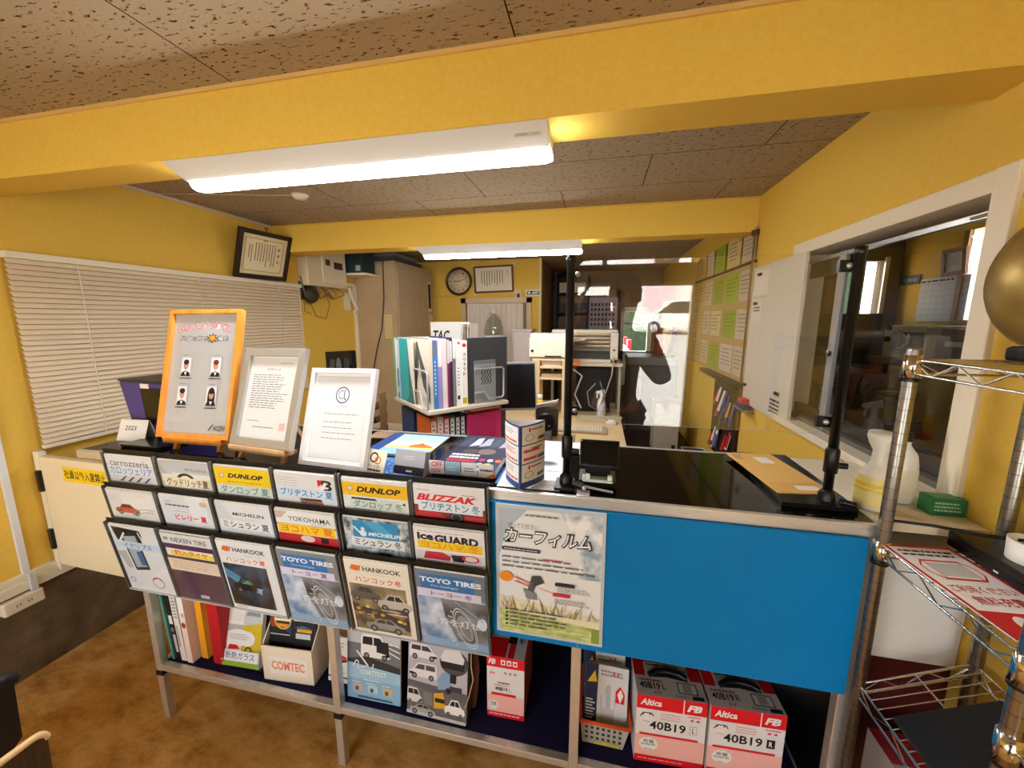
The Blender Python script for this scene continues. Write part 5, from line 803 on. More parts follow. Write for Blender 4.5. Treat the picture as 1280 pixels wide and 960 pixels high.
# clock, certificate, curtained window and switch on the back wall
c = W(574, 352, y=YB); RX = Matrix.Rotation(math.radians(90), 3, 'X')
t = thing('wall_clock', 'round brown rimmed wall clock on the back wall', 'clock', (c.x, YB-.03, c.z-.16)); g = G(); g.lathe([(0, 0), (.163, 0), (.17, .02), (.163, .035), (.147, .038), (.139, .02), (.139, .012)], (c.x, YB-.0005, c.z), M('4a2c1c', .35), 36, RX); obj('rim', g, t); T = FR(c.x-.141, YB-.014, c.z-.141); g = G(T); g.lathe([(0, -.0012), (.139, -.001), (.139, 0), (0, .0001)], (.141, .141, 0), M('e4d2a8'), 32); P = Page(g, T, .282, .282, .001)
for k in range(1, 13): q = math.pi/2-k*math.pi/6; P.text(str(k), .5+.38*math.cos(q)-.035, .5+.38*math.sin(q)-.04, .5+.38*math.cos(q)+.035, .5+.38*math.sin(q)+.04, M('4a3a2a'))
obj('dial', g, t); g = G(T); P = Page(g, T, .282, .282, .003); P.line([(.5, .5), (.84, .62)], .005, INK); P.line([(.5, .5), (.26, .52)], .007, INK); P.ell(.5, .5, .03, .03, INK); P.line([(.5, .5), (.52, .76)], .002, RED); obj('hands', g, t)
A, Bq = W(594, 368, y=YB), W(643, 331, y=YB); w_, h_ = Bq.x-A.x, Bq.z-A.z
T = FR(A.x, YB-.012, A.z+.01, 0, -4, 1.5); t = thing('framed_certificate', 'brown framed certificate with vertical writing beside the clock', 'frame', (A.x+w_/2, YB-.03, A.z))
def cert(P): P.rect(0, 0, 1, 1, M('eadfc4')); P.text('賞', .86, .74, .9, .82, INK); P.text('状', .86, .6, .9, .68, INK); P.vlines(.14, .15, .78, .86, 9, M('4a3c2c'), .35)
picture_frame(t, T, w_, h_-.02, .022, .02, M('6a3a1e', .4), cert)
for a, b in ((0, 0), (w_, 0), (0, h_-.02), (w_, h_-.02)): obj('corner_mount', G(T).box(a-.02, b-.02, -.007, a+.02, b+.02, -.006, M('e0cfa0')), t)
A, Bq = W(577, 373, y=YB), W(665, 373, y=YB)
w = struct('window_5', G().box(A.x, YB-.03, .95, A.x+.06, YB, A.z, M('d2b58c')).box(Bq.x-.06, YB-.03, .95, Bq.x, YB, A.z, M('d2b58c')).box(A.x, YB-.03, A.z-.06, Bq.x, YB, A.z, M('dcc49c')).box(A.x, YB-.04, .93, Bq.x, YB, .97, M('d2b58c')).box(A.x+.06, YB-.006, .97, Bq.x-.06, YB-.003, A.z-.06, M('8a705a')))
n = 40; g = G(); V = []; cx0, cx1 = A.x+.08, Bq.x-.1
for k in range(n+1): x = cx0+(cx1-cx0)*k/n; y = YB-.022+.008*math.sin(k*1.7); V += [(x, y, .98), (x, y, A.z-.065)]
g.add(V, [(2*k, 2*k+2, 2*k+3, 2*k+1) for k in range(n)], noisy('sheer_curtain', 'dcccb8', 'eadfd0', 6, .8, (8, 1, .4)), True); tag(obj('curtain', g), 'pale sheer curtain hanging in the back wall window', 'curtain')
c = W(646, 377, y=YB); T = FR(c.x-.03, YB-.004, c.z-.03)
c = W(648, 365, y=YB); tag(obj('light_switch', G().box(c.x-.035, YB-.012, c.z-.09, c.x+.035, YB-.0005, c.z+.03, M('dccaa0')).box(c.x-.015, YB-.016, c.z-.07, c.x+.02, YB-.012, c.z-.02, M('4a3a2a')), bevel=.003), 'small switch plate right of the back certificate', 'switch')
A, Bq = W(657, 370, y=YB), W(675, 362, y=YB); T = FR(A.x, YB-.004, A.z); g = G(T); w_, h_ = Bq.x-A.x, Bq.z-A.z; g.box(0, 0, 0, w_, h_, .002, M('e9e4d4')); P = Page(g, T, w_, h_, .002); P.rect(.1, .2, .95, .8, M('23305a')); P.ell(.25, .5, .1, .2, PAPER); P.poly([(.4, .3), (.5, .65), (.9, .7), (.85, .35)], M('c9d2e2')); tag(obj('sticker_sign', g), 'small navy and white sign at the right end of the back wall', 'sign')
# desk, printers and rack at the back
zc_ = W(650, 463, y=4.2).z; xa_, xb_ = W(606, 460, y=4.2).x, W(668, 460, y=4.2).x
t = thing('low_cabinet', 'cream low cabinet under the curtained window at the back', 'cabinet', ((xa_+xb_)/2, 4.35, 0)); obj('body', bx(xa_-.5, 4.2, 0, xb_, 4.58, zc_-.02, M('cbb894', .5)), t, .004); obj('cabinet_top', bx(xa_-.51, 4.19, zc_-.02, xb_+.01, 4.59, zc_, M('d8c8a8', .5)), t, .003); [obj('door', bx(xa_-.48+.5*k, 4.192, .05, xa_-.02+.5*k, 4.2, zc_-.04, M('c4b08a', .5)), t, .002) for k in range(2)]
c = W(617, 440, y=4.3); zt_ = W(617, 390, y=4.3).z; hB = zt_-zc_; CLR = clear('clear_bottle_plastic', 1.9, 'e9ecea', .1)
t = thing('plastic_bottle', 'large clear plastic bottle in front of the pale curtain', 'bottle', (c.x, 4.32, zc_)); obj('body', G().lathe([(0, .002), (.1, .002), (.105, .02), (.105, hB*.72), (.08, hB*.86), (.03, hB*.93), (.028, hB)], (c.x, 4.32, zc_), CLR, 24), t); obj('label', G().lathe([(.1065, hB*.45), (.1065, hB*.6)], (c.x, 4.32, zc_), M('c9d8dc', .5), 24), t); obj('cap', G().lathe([(.031, hB*.97), (.034, hB*.97), (.034, hB*1.04), (0, hB*1.05)], (c.x, 4.32, zc_), M('d9d9d6'), 16), t)
A, Bq = W(641, 462, y=4.25), W(664, 414, y=4.25)
t = thing('plastic_bin', 'translucent white plastic bin right of the clear bottle', 'bin', ((A.x+Bq.x)/2, 4.35, zc_)); obj('bin', bx(A.x, 4.25, zc_+.0005, Bq.x, 4.5, Bq.z, M('d9cfc8', .35)), t, .012); obj('bin_lid', bx(A.x-.01, 4.24, Bq.z, Bq.x+.01, 4.51, Bq.z+.02, M('e3dad2', .35)), t, .004)
DK2 = .72
t = thing('office_desk', 'beige topped office desk holding the keyboard at the back', 'desk', (-.1, 3.2, 0)); obj('desk_top', bx(-.9, 2.68, DK2-.03, .222, 4.15, DK2, M('d8bd8a', .45)), t, .004)
for x in (-.88, .17): obj('side_panel', bx(x, 2.72, 0, x+.04, 4.13, DK2-.03, M('9a9488')), t)
t = thing('monitor_riser', 'pale desk top shelf rack carrying the printers', 'shelf', (.0, 3.6, DK2)); RW = M('dcc6a0', .5); A, Bq = W(640, 456, y=3.5), W(780, 457, y=3.5)
obj('top_board', bx(-.47, 3.64, Bq.z-.03, Bq.x, 4.06, Bq.z, M('e0d4bc', .4)), t, .003)
for x, y in ((Bq.x-.035, 3.66), (Bq.x-.035, 4.0), (-.46, 4.0)): obj('leg', bx(x, y, DK2+.0005, x+.025, y+.03, Bq.z-.03, M('b9b1a2')), t)
obj('foot_rail', bx(-.2, 3.44, DK2+.0005, Bq.x, 3.47, DK2+.02, M('c9bfa8')), t); RZ = Bq.z
px0, px1 = W(665, 500, y=3.4).x, W(712, 500, y=3.4).x; pz = W(690, 447, y=3.4).z
t = thing('paper_rack', 'beige wooden rack under the cream printer, papers on its shelves', 'rack', ((px0+px1)/2, 3.6, DK2))
for x in (px0, px1-.07):
    for y in (3.38, 3.58): obj('post', bx(x, y, DK2+.0005, x+.07, y+.03, pz-.02, M('d9bf92', .5)), t)
for z in (DK2+.35, DK2+.45, pz-.02): obj('shelf', bx(px0, 3.385, z-.006, px1, 3.61, z+.012, M('e2cda6')), t)
tag(obj('paper_stack', bx(px0+.08, 3.42, DK2+.463, px1-.08, 3.6, DK2+.51, M('ecd9cc'))), 'pale paper pile on the upper shelf of the beige rack', 'papers'); tag(obj('paper_stack', bx(px0+.08, 3.42, DK2+.363, px1-.08, 3.6, DK2+.39, M('b89a72'))), 'brown paper pile on the middle shelf of the beige rack', 'papers')
c = W(677, 505, y=3.42); t = thing('bottle', 'yellow and orange bottle at the foot of the beige rack', 'bottle', (c.x, 3.36, DK2)); g = G().lathe([(0, .001), (.04, .001), (.04, .1), (.038, .16), (.02, .18)], (c.x, 3.32, DK2), M('e8b428', .4), 16).lathe([(.0405, .01), (.0405, .05)], (c.x, 3.32, DK2), M('d8421c'), 16); obj('body', g, t); obj('cap', G().lathe([(.02, .178), (.022, .178), (.022, .22), (0, .222)], (c.x, 3.32, DK2), WHITE, 14), t)
A, Bq = W(663, 446, y=3.4), W(711, 422, y=3.4)
t = thing('printer', 'cream box printer on top of the beige rack', 'printer', ((A.x+Bq.x)/2, 3.6, pz)); PR = M('ece2cc', .4); obj('body', bx(A.x-.01, 3.38, pz, Bq.x+.02, 3.62, Bq.z, PR), t, .012, 3); obj('lid', bx(A.x-.005, 3.4, Bq.z, Bq.x+.01, 3.61, Bq.z+.035, M('f2ead8', .4)), t, .008); obj('slot', bx(A.x+.13, 3.377, pz+.005, Bq.x-.06, 3.381, pz+.018, INK), t); obj('button', G().lathe([(0, 0), (.012, 0), (.012, .008), (0, .009)], (A.x+.02, 3.379, pz+.06), BLACK, 10, RX), t)
tag(obj('paper', G().hexa([(Bq.x+.02, 3.5, Bq.z-.04), (Bq.x+.14, 3.5, Bq.z-.02), (Bq.x+.14, 3.7, Bq.z-.02), (Bq.x+.02, 3.7, Bq.z-.04), (Bq.x+.02, 3.5, Bq.z-.037), (Bq.x+.14, 3.5, Bq.z-.017), (Bq.x+.14, 3.7, Bq.z-.017), (Bq.x+.02, 3.7, Bq.z-.037)], PAPER).box(Bq.x+.01, 3.45, RZ+.001, Bq.x+.1, 3.56, RZ+.03, ORANGE)), 'white sheet and orange item between the two printers', 'papers')
A, Bq = W(684, 410, y=3.85), W(772, 455, y=3.66)
t = thing('printer', 'large beige dot matrix printer with slatted top and dark tray', 'printer', ((A.x+Bq.x)/2, 3.75, RZ)); x0, x1, zt = A.x+.05, Bq.x, A.z-.015
obj('body', G().box(x0, 3.82, RZ+.001, x1, 4.04, zt, PR).box(x1-.07, 3.66, RZ+.001, x1, 3.82, zt-.02, PR).box(x0, 3.66, RZ+.001, x0+.05, 3.82, zt-.1, PR).box(x0, 3.66, RZ+.001, x1, 3.82, RZ+.04, PR), t, .006)
for k in range(4): obj('slat', bx(x0+.08, 3.76-.015*k, zt-.05-.035*k, x1-.075, 3.83, zt-.03-.035*k, M('c9b48e')), t)
obj('tray', bx(x0+.055, 3.65, RZ+.04, x1-.075, 3.8, RZ+.1, M('3a3a38', .4)), t); obj('button', G().lathe([(0, 0), (.01, 0), (.01, .006), (0, .007)], (x1-.035, 3.659, RZ+.12), BLACK, 10, RX), t); obj('cable', G().tube([(x1-.04, 3.655, RZ+.06), (x1-.04, 3.62, RZ+.02), (x1-.05, 3.58, RZ-.1), (x1-.1, 3.58, DK2+.2), (x1-.12, 3.58, DK2+.02)], .006, M('d2c0a0'), 6), t)
c = W(741, 500, y=3.7)
t = thing('computer_tower', 'black computer tower under the desk top rack', 'computer', (c.x, 3.75, DK2)); obj('case', bx(c.x-.16, 3.7, DK2+.001, c.x+.16, 3.98, DK2+.42, M('161617', .4)), t, .008); g = G()
for k in range(9): g.box(c.x-.1+.02*k, 3.698, DK2+.06, c.x-.09+.02*k, 3.701, DK2+.32, M('2c2c2e'))
obj('grille', g, t); obj('cable_loop', G().tube([(c.x+.02, 3.53, DK2+.3), (c.x-.05, 3.52, DK2+.22), (c.x-.03, 3.52, DK2+.1), (c.x+.05, 3.52, DK2+.05), (c.x+.1, 3.5, DK2+.2), (c.x+.06, 3.51, DK2+.32)], .006, GREY, 6).tube([(c.x-.2, 3.5, RZ-.03), (c.x-.1, 3.49, RZ-.1), (c.x-.16, 3.49, DK2+.2), (c.x-.1, 3.48, DK2+.08)], .008, M('c9c9cc'), 6), t)
def sprayer(lab, x, y, z, s, body, cap, lbl):
    t = thing('spray_bottle', lab, 'spray bottle', (x, y, z)); obj('body', G().lathe([(0, .001), (.036*s, .001), (.038*s, .01*s), (.037*s, .11*s), (.032*s, .14*s), (.015*s, .165*s), (.014*s, .18*s)], (x, y, z), body, 18), t)
    if lbl: obj('label', G().lathe([(.0385*s, .03*s), (.0385*s, .1*s)], (x, y, z), lbl, 18), t)
    obj('trigger_head', G().lathe([(.017*s, .178*s), (.017*s, .2*s), (.012*s, .205*s)], (x, y, z), cap, 12).hexa([(x-.05*s, y-.011*s, z+.205*s), (x+.03*s, y-.011*s, z+.205*s), (x+.03*s, y+.011*s, z+.205*s), (x-.05*s, y+.011*s, z+.205*s), (x-.05*s, y-.01*s, z+.222*s), (x+.025*s, y-.01*s, z+.24*s), (x+.025*s, y+.01*s, z+.24*s), (x-.05*s, y+.01*s, z+.222*s)], cap).tube([(x-.025*s, y, z+.21*s), (x-.04*s, y, z+.185*s), (x-.035*s, y, z+.16*s)], .006*s, cap, 6), t)
c = W(751, 517, z=DK2); sprayer('white spray bottle standing on the office desk', c.x, c.y-.09, DK2, 1.02, M('ecebe6', .35), M('f4f3ee', .35), M('d9d8da'))
A, Bq = W(722, 543, z=DK2), W(757, 543, z=DK2)
t = thing('keyboard', 'pale computer keyboard on the office desk', 'keyboard', (-.06, 3.02, DK2)); obj('body', bx(-.3, 2.94, DK2+.0008, Bq.x+.01, 3.12, DK2+.018, M('b09a7c', .5)), t, .003); g = G()
for r in range(5):
    for k in range(16): g.box(-.29+.022*k, 2.95+.032*r, DK2+.018, -.272+.022*k, 2.976+.032*r, DK2+.025, M('e0d2b8', .5))
obj('keys', g, t)
c = W(764, 530, z=DK2); t = thing('mouse', 'white computer mouse right of the keyboard', 'mouse', (c.x, c.y, DK2)); g = G(); g.lathe([(.001, .038), (.02, .034), (.036, .02), (.04, .004), (.038, .001)], (0, 0, 0), M('eeeae2', .3), 18); g.v = [Vector((p.x*1.25+c.x, p.y*.85+c.y, p.z+DK2)) for p in g.v]; obj('shell', g, t); obj('wheel', G().bar((c.x-.035, c.y-.004, DK2+.03), (c.x-.035, c.y+.004, DK2+.03), .007, GREY, 8), t)
c = W(683, 527, y=2.3); t = thing('desk_speaker', 'round black desk speaker beside the pillar sign', 'speaker', (c.x, 2.3, DZ)); obj('body', G().lathe([(0, .0), (.045, 0), (.055, .02), (.055, .05), (.045, .056), (.03, .05), (.018, .052), (0, .056)], (c.x, 2.33, c.z), BLACK, 22, RX), t); obj('foot', bx(c.x-.03, 2.28, DZ+.0005, c.x+.03, 2.34, c.z-.045, GREY), t); obj('bolt', G().lathe([(0, 0), (.007, 0), (0, .006)], (c.x+.02, 2.275, c.z-.02), SILVER, 8, RX).lathe([(0, 0), (.007, 0), (0, .006)], (c.x-.012, 2.275, c.z-.02), SILVER, 8, RX), t)
t = thing('paper_stack', 'sloping grey paper pile above the round speaker', 'papers', (c.x+.02, 2.5, DZ)); obj('sheets', G().hexa([(c.x-.08, 2.38, c.z+.06), (c.x+.06, 2.38, c.z+.1), (c.x+.06, 2.44, c.z+.1), (c.x-.08, 2.44, c.z+.06), (c.x-.08, 2.38, c.z+.08), (c.x+.06, 2.38, c.z+.115), (c.x+.06, 2.44, c.z+.115), (c.x-.08, 2.44, c.z+.08)], M('b9b4a8')).box(c.x-.08, 2.38, DZ+.0005, c.x+.06, 2.44, c.z+.06, M('5a5048')), t)
flat('desk_mat', 'green desk mat edge with pink slips behind the pillar sign', 'mat', [(-.3, 1.54), (-.13, 1.54), 0, (-.3, 2.2)], DZ+.0008, .003, M('2f5a3c'), lambda P: (P.rect(.1, .05, .5, .3, M('e05a78')), P.rect(.6, .3, .95, .5, M('d8405c'))))
# alcove: rack, organiser, cabinet, table
def al(u, v, y): return W(u, v, y=y)
A, Bq = al(694, 345, 5.6), al(736, 412, 5.6); t = thing('steel_rack', 'black steel rack stacked with boxes in the dim alcove', 'rack', ((A.x+Bq.x)/2, 5.7, 0)); KB = M('2a241e', .6)
for x in (A.x, Bq.x-.03):
    for y in (5.58, 5.9): obj('post', bx(x, y, 0, x+.03, y+.03, A.z, KB), t)
szs = [al(700, v, 5.6).z for v in (411, 390, 366)]
for z in szs: obj('shelf', bx(A.x, 5.58, z-.015, Bq.x, 5.93, z, KB), t)
for i, (a, b, h_, c, lab) in enumerate(((.05, .5, .16, '5a3f2c', 'brown box at the left of the black rack top'), (.1, .48, .12, '211c1a', 'black box on the middle shelf of the black rack'), (.06, .46, .14, 'cdbb9c', 'cream box on the upper shelf of the black rack'))):
    z = (szs[0], szs[1], szs[2])[(2, 1, 2)[i]] if i else szs[0]; x0 = A.x+a
    tag(obj('storage_box', bx(x0, 5.62, z+.0005, min(x0+b-.1, Bq.x-.04), 5.88, z+h_, M(c))), lab, 'box')
tag(obj('helmet_bag', G().lathe([(0, .17), (.11, .13), (.145, .06), (.14, 0), (0, 0)], ((A.x+Bq.x)/2-.12, 5.74, szs[2]+.1405), M('171516', .7), 16)), 'dark soft bag on top of the boxes in the black rack', 'bag')
A, Bq = al(737, 372, 5.5), al(771, 410, 5.5); t = thing('pigeonhole_organiser', 'lilac grey pigeonhole organiser with rows of dark holes', 'organiser', ((A.x+Bq.x)/2, 5.6, Bq.z)); obj('case', bx(A.x, 5.5, Bq.z-.1, Bq.x, 5.8, A.z, M('a89aa0', .6)), t); g = G()
for r in range(5):
    for k in range(7): x = A.x+.02+(Bq.x-A.x-.04)*k/7; z = Bq.z+.03+(A.z-Bq.z-.08)*r/5; g.box(x, 5.497, z, x+.03, 5.501, z+.04, M('3a3034'))
obj('holes', g, t); obj('stand', bx(A.x+.02, 5.55, 0, Bq.x-.02, 5.78, Bq.z-.1, M('6a5a48')), t)
tag(obj('storage_box', bx(A.x+.02, 5.52, A.z+.0005, Bq.x-.02, 5.78, A.z+.14, M('8a6a42'))), 'brown carton on top of the lilac organiser', 'box')
A, Bq = al(786, 446, 4.6), al(854, 450, 4.6); t = thing('grey_cabinet', 'low grey steel cabinet in the alcove behind the screen', 'cabinet', ((A.x+.86)/2, 4.8, 0)); obj('body', bx(A.x, 4.6, 0, .875, 5.1, A.z-.09, M('77767a', .5)), t, .004); obj('top', bx(A.x-.01, 4.58, A.z-.09, .88, 5.12, A.z, M('9a9a9e', .4)), t, .004); obj('door', bx(A.x+.02, 4.588, .06, .5, 4.6, A.z-.1, M('7f7e82', .5)), t, .003); obj('door', bx(.51, 4.588, .06, .865, 4.6, A.z-.1, M('7f7e82', .5)), t, .003)
for i, (u, c, l) in enumerate(((818, '8a3a1c', 3), (826, 'a8482a', -4), (836, '6a3018', 10))):
    c0 = al(u, 449, 4.7); T = FR(c0.x-.02, 4.75, A.z+.001, 0, 0, -l); tag(obj('wooden_stick', G(T).box(0, .005, -.03, .05, .46-.06*i, 0, M(c, .5)), bevel=.004), ['left reddish wooden pole leaning on the grey cabinet', 'middle reddish wooden pole leaning on the grey cabinet', 'tilted dark wooden pole leaning on the grey cabinet'][i], 'pole', 'poles on the grey cabinet')
t = thing('side_table', 'dark brown low table in front of the grey cabinet', 'table', (.6, 3.7, 0)); DB = M('2e1a10', .4); obj('table_top', bx(.3, 3.3, .4, .87, 4.2, .43, DB), t, .004)
for x in (.32, .83):
    for y in (3.33, 4.14): obj('leg', bx(x, y, 0, x+.03, y+.03, .4, DB), t)
A, Bq = W(818, 530, y=3.5), W(852, 505, y=3.5); t = thing('carton', 'open grey brown carton on the dark low table', 'box', ((A.x+Bq.x)/2, 3.6, .43)); zc = max(A.z+.0, .432); obj('carton', bx(A.x, 3.5, .4305, Bq.x-.01, 3.72, Bq.z-.0, M('b0a494', .6)), t); obj('flap', G().hexa([(A.x, 3.49, Bq.z), (Bq.x-.01, 3.49, Bq.z), (Bq.x-.01, 3.5, Bq.z), (A.x, 3.5, Bq.z), (A.x-.02, 3.44, Bq.z+.06), (Bq.x-.02, 3.44, Bq.z+.06), (Bq.x-.02, 3.445, Bq.z+.06), (A.x-.02, 3.445, Bq.z+.06)], M('8a7a66')), t); obj('mark', bx(Bq.x-.06, 3.4985, .46, Bq.x-.03, 3.4995, .5, INK), t)
t = thing('wire_cart', 'dark mesh bin beside the carton under the hanging tags', 'bin', (.78, 3.2, 0)); obj('bin', G().box(.7, 2.96, 0, .86, 3.26, .56, M('2c2b30', .6)), t, .01); g = G()
for k in range(9): g.box(.702+.017*k, 2.957, .05, .708+.017*k, 2.96, .54, M('3c3b42'))
obj('mesh', g, t); obj('rim', G().tube([(.695, 2.955, .56), (.865, 2.955, .56), (.865, 3.265, .56), (.695, 3.265, .56), (.695, 2.955, .56)], .008, SILVER, 6), t)
# right wall: notice board, white board, hanging tags
y0, y1 = W(940, 400, x=XR).y, 4.02; zt, zb = 1.915, W(915, 500, x=XR-.01).z
def wallpage(y_far, z, w, h, off, m, name=None): return FR(XR-off, y_far, z, -90, 0)
T = wallpage(y1, 1.2, 0, 0, .012, None); L_ = y1-y0; g = G(T); hb = zt-1.2
t = thing('notice_board', 'long notice board of green and cream slips on the right wall', 'notice board', (XR-.01, (y0+y1)/2, 1.2)); g.box(0, 0, -.011, L_, hb, 0, M('b99a62')); obj('board', g, t); obj('top_edge', G(T).box(0, hb, -.011, L_, hb+.015, .006, M('3a2412')), t); obj('marker_tray', G(T).box(L_*.4, -.03, -.011, L_, -.002, .05, INK), t)
cols = [('d2ab5c', 0, .12), ('c79c50', .13, .24), ('cfc0a4', .26, .4), ('8fae1e', .43, .6), ('cdbb8a', .64, .82), ('c9bda6', .84, .99)]
for i, (c, a, b) in enumerate(cols):
    for k in range(4):
        z0_, z1_ = .03+.24*k*hb/.715*.98, .03+(.24*k+.19)*hb/.715*.98; cc = c
        if i == 3 and k == 1: cc = 'd2c48e'
        if i == 4: cc = ('c9c2b4', '8fae1e', '9cb82a', 'd9c182')[k]
        if i == 2: cc = 'c4b9a0'
        g = G(T); P = Page(g, T @ Matrix.Translation((a*L_, z0_, .001)), (b-a)*L_, z1_-z0_); g.T = T; g.box(a*L_, z0_, .0002, b*L_, z1_, .001, M(cc)); P.lines(.1, .2, .9, .9, 5, M('8a7a4a'), .3); P.ell(.85, .85, .05, .04, M('8a4a1a'), 8); obj('slip', g, t)
y2 = W(995, 420, x=XR-.02).y; zz0, zz1 = W(973, 528, x=XR-.02).z, W(995, 318, x=XR-.02).z; yfar = y0-.02
T = FR(XR-.02, yfar, zz0, -90, 0); L2_ = yfar-y2; hw = zz1-zz0
t = thing('whiteboard', 'tall white magnetic board between notice board and side window', 'whiteboard', (XR-.02, (yfar+y2)/2, zz0)); obj('board', G(T).box(0, 0, -.019, L2_, hw, 0, M('ded6c4', .3)), t, .003); g = G(T); P = Page(g, T, L2_, hw); P.rect(.04, .8, .36, .97, M('efe9d8')); P.rect(.04, .78, .36, .785, M('b9ae98')); P.rect(.3, .3, .305, .97, M('c4baa6')); P.rect(.05, .6, .28, .76, M('e8e0cc')); P.lines(.08, .68, .26, .72, 2, INK, .5); P.lines(.66, .03, .85, .13, 4, INK, .5, .0); obj('print', g, t)
for a, b in ((.18, .94), (.14, .74), (.8, .17), (.06, .14)): obj('magnet_clip', G(T).box(a*L2_-.018, b*hw-.008, .0005, a*L2_+.018, b*hw+.008, .012, INK), t, .002)
c = W(931, 502, x=XR-.03); t = thing('board_eraser', 'blue and red board eraser below the white board', 'eraser', (c.x, c.y, c.z-.04)); obj('felt', bx(c.x-.03, c.y-.06, c.z-.04, c.x+.02, c.y+.06, c.z-.01, M('2a2a60')), t, .004); obj('grip', bx(c.x-.028, c.y-.04, c.z-.01, c.x+.018, c.y+.04, c.z+.02, M('c8243c')), t, .004); obj('ledge', bx(c.x-.035, c.y-.08, c.z-.046, XR-.0005, c.y+.08, c.z-.041, GREY), t)
t = thing('tag_rack', 'dark rack of red and white hanging tags below the notice board', 'rack', (XR-.04, 3.3, .7)); ya2, yb2 = W(917, 540, x=XR-.03).y, W(888, 520, x=XR-.03).y; obj('board', bx(XR-.02, ya2, .62, XR-.0005, yb2, 1.15, M('2c2018')), t)
for k in range(28):
    y = ya2+.03+(yb2-ya2-.06)*random.random(); z = random.uniform(.66, 1.02); obj('hanging_tag', G().hexa([(XR-.05, y-.02, z), (XR-.045, y-.02, z), (XR-.045, y+.02, z), (XR-.05, y+.02, z), (XR-.028, y-.016, z+.1), (XR-.023, y-.016, z+.1), (XR-.023, y+.016, z+.1), (XR-.028, y+.016, z+.1)], M(random.choice(('c8282c', 'e8e4e0', 'e0a83a', '3a4a8a', 'b81c20', 'f0ece8', '4a5a30', '6a5a8a')))), t)
# ---------------------------------------------------------------- workshop seen through the side window
def sw(u, v): return W(u, v, x=SX)
A, Bq = sw(1127, 357), sw(1152, 346); T = FR(SX-.012, A.y, A.z, -90, 0); w_, h_ = A.y-Bq.y, Bq.z-A.z+.02; g = G(T); g.box(0, 0, -.01, w_, h_, 0, M('1f4a5c')); P = Page(g, T, w_, h_); P.text('作業場', .15, .3, .85, .7, M('c9d8dc')); tag(obj('sign_plate', g), 'small blue sign on the yellow workshop wall', 'sign')
A, Bq = sw(1145, 402), sw(1214, 358); T = FR(SX-.012, A.y, A.z, -90, 0); w_, h_ = A.y-Bq.y, .34; g = G(T); g.box(0, 0, -.01, w_, h_, 0, M('d9d4cc')); P = Page(g, T, w_, h_)
for k in range(7): P.rect(0, k/7, 1, k/7+.006, GREY); P.rect(k/7, 0, k/7+.003, .88, GREY)
P.lines(.02, .9, .98, .97, 1, INK, .6); tag(obj('wall_calendar', g), 'white wall planner on the workshop wall', 'calendar')
A, Bq = sw(1184, 346), sw(1222, 306); T = FR(SX-.03, A.y, A.z, -90, -6); w_, h_ = A.y-Bq.y, Bq.z-A.z; t = thing('framed_certificate', 'framed certificate leaning high on the workshop wall', 'frame', (SX-.05, A.y-w_/2, A.z)); picture_frame(t, T, w_, h_, .03, .02, M('8a5a34'), cert)
ty0, ty1 = .55, 3.3; t = thing('workbench', 'brown workbench along the workshop wall', 'workbench', (2.2, 1.5, 0)); zt = W(1150, 452, x=1.95).z
obj('bench_top', bx(1.9, ty0, zt-.04, SX-.02, ty1, zt, M('8a6a42', .5)), t)
for y in (ty0+.02, ty1-.08):
    for x in (1.92, SX-.1): obj('leg', bx(x, y, 0, x+.05, y+.05, zt-.04, M('5a5a58')), t)
obj('crossbar', bx(1.93, ty0+.05, .6, 1.95, ty1-.06, .63, GREY), t)
A, Bq = W(1100, 452, x=2.0), W(1160, 408, x=2.0); t = thing('microwave', 'cream microwave with dark door on the workbench', 'microwave', (2.2, (A.y+Bq.y)/2, zt)); obj('case', bx(2.0, Bq.y, zt+.0005, 2.35, A.y, Bq.z, M('ecdcb4', .4)), t, .006); obj('door', bx(1.99, Bq.y+.01, zt+.04, 2.0, A.y-.1, Bq.z-.04, M('3a3c3a', .2)), t); obj('knob', G().bar((1.985, A.y-.05, zt+.12), (2.0, A.y-.05, zt+.12), .02, INK, 12).bar((1.985, A.y-.05, zt+.2), (2.0, A.y-.05, zt+.2), .02, INK, 12), t); obj('cord', G().tube([(1.985, Bq.y+.12, Bq.z-.05), (1.97, Bq.y+.1, zt+.1), (1.975, Bq.y+.18, zt+.06), (1.98, Bq.y+.2, zt+.18), (1.985, Bq.y+.1, Bq.z-.08)], .008, M('c9bf8a'), 6), t)
A, Bq = W(1165, 452, x=2.0), W(1215, 412, x=2.0); t = thing('stereo', 'grey brown stacked appliance right of the microwave', 'appliance', (2.2, (A.y+Bq.y)/2, zt)); obj('lower_unit', bx(2.0, Bq.y, zt+.0005, 2.35, A.y, zt+.16, M('7a6650', .4)), t, .004); obj('upper_unit', bx(2.02, Bq.y+.02, zt+.16, 2.35, A.y, Bq.z, M('9a8468', .4)), t, .004); obj('sheet', bx(1.99, Bq.y+.03, zt+.1, 2.0, A.y-.08, zt+.13, M('e0d8c8')), t)
A, Bq = W(1043, 392, x=1.75), W(992, 392, x=1.75); t = thing('tool_cabinet', 'tall dark cabinet at the far end of the workshop', 'cabinet', (1.95, (A.y+Bq.y)/2, 0)); CZ = A.z; obj('body', bx(1.76, A.y, 0, 2.15, min(Bq.y, 4.15), CZ, M('1b1c20', .5)), t, .006); [obj('drawer', bx(1.75, A.y+.02, z_, 1.76, min(Bq.y, 4.15)-.02, z_+.28, M('25272c', .4)), t) for z_ in (.4, .72, 1.04)]; c = W(1012, 430, x=1.745); obj('label', bx(1.745, c.y-.05, c.z-.025, 1.75, c.y+.05, c.z+.025, M('9a9ea4')), t)
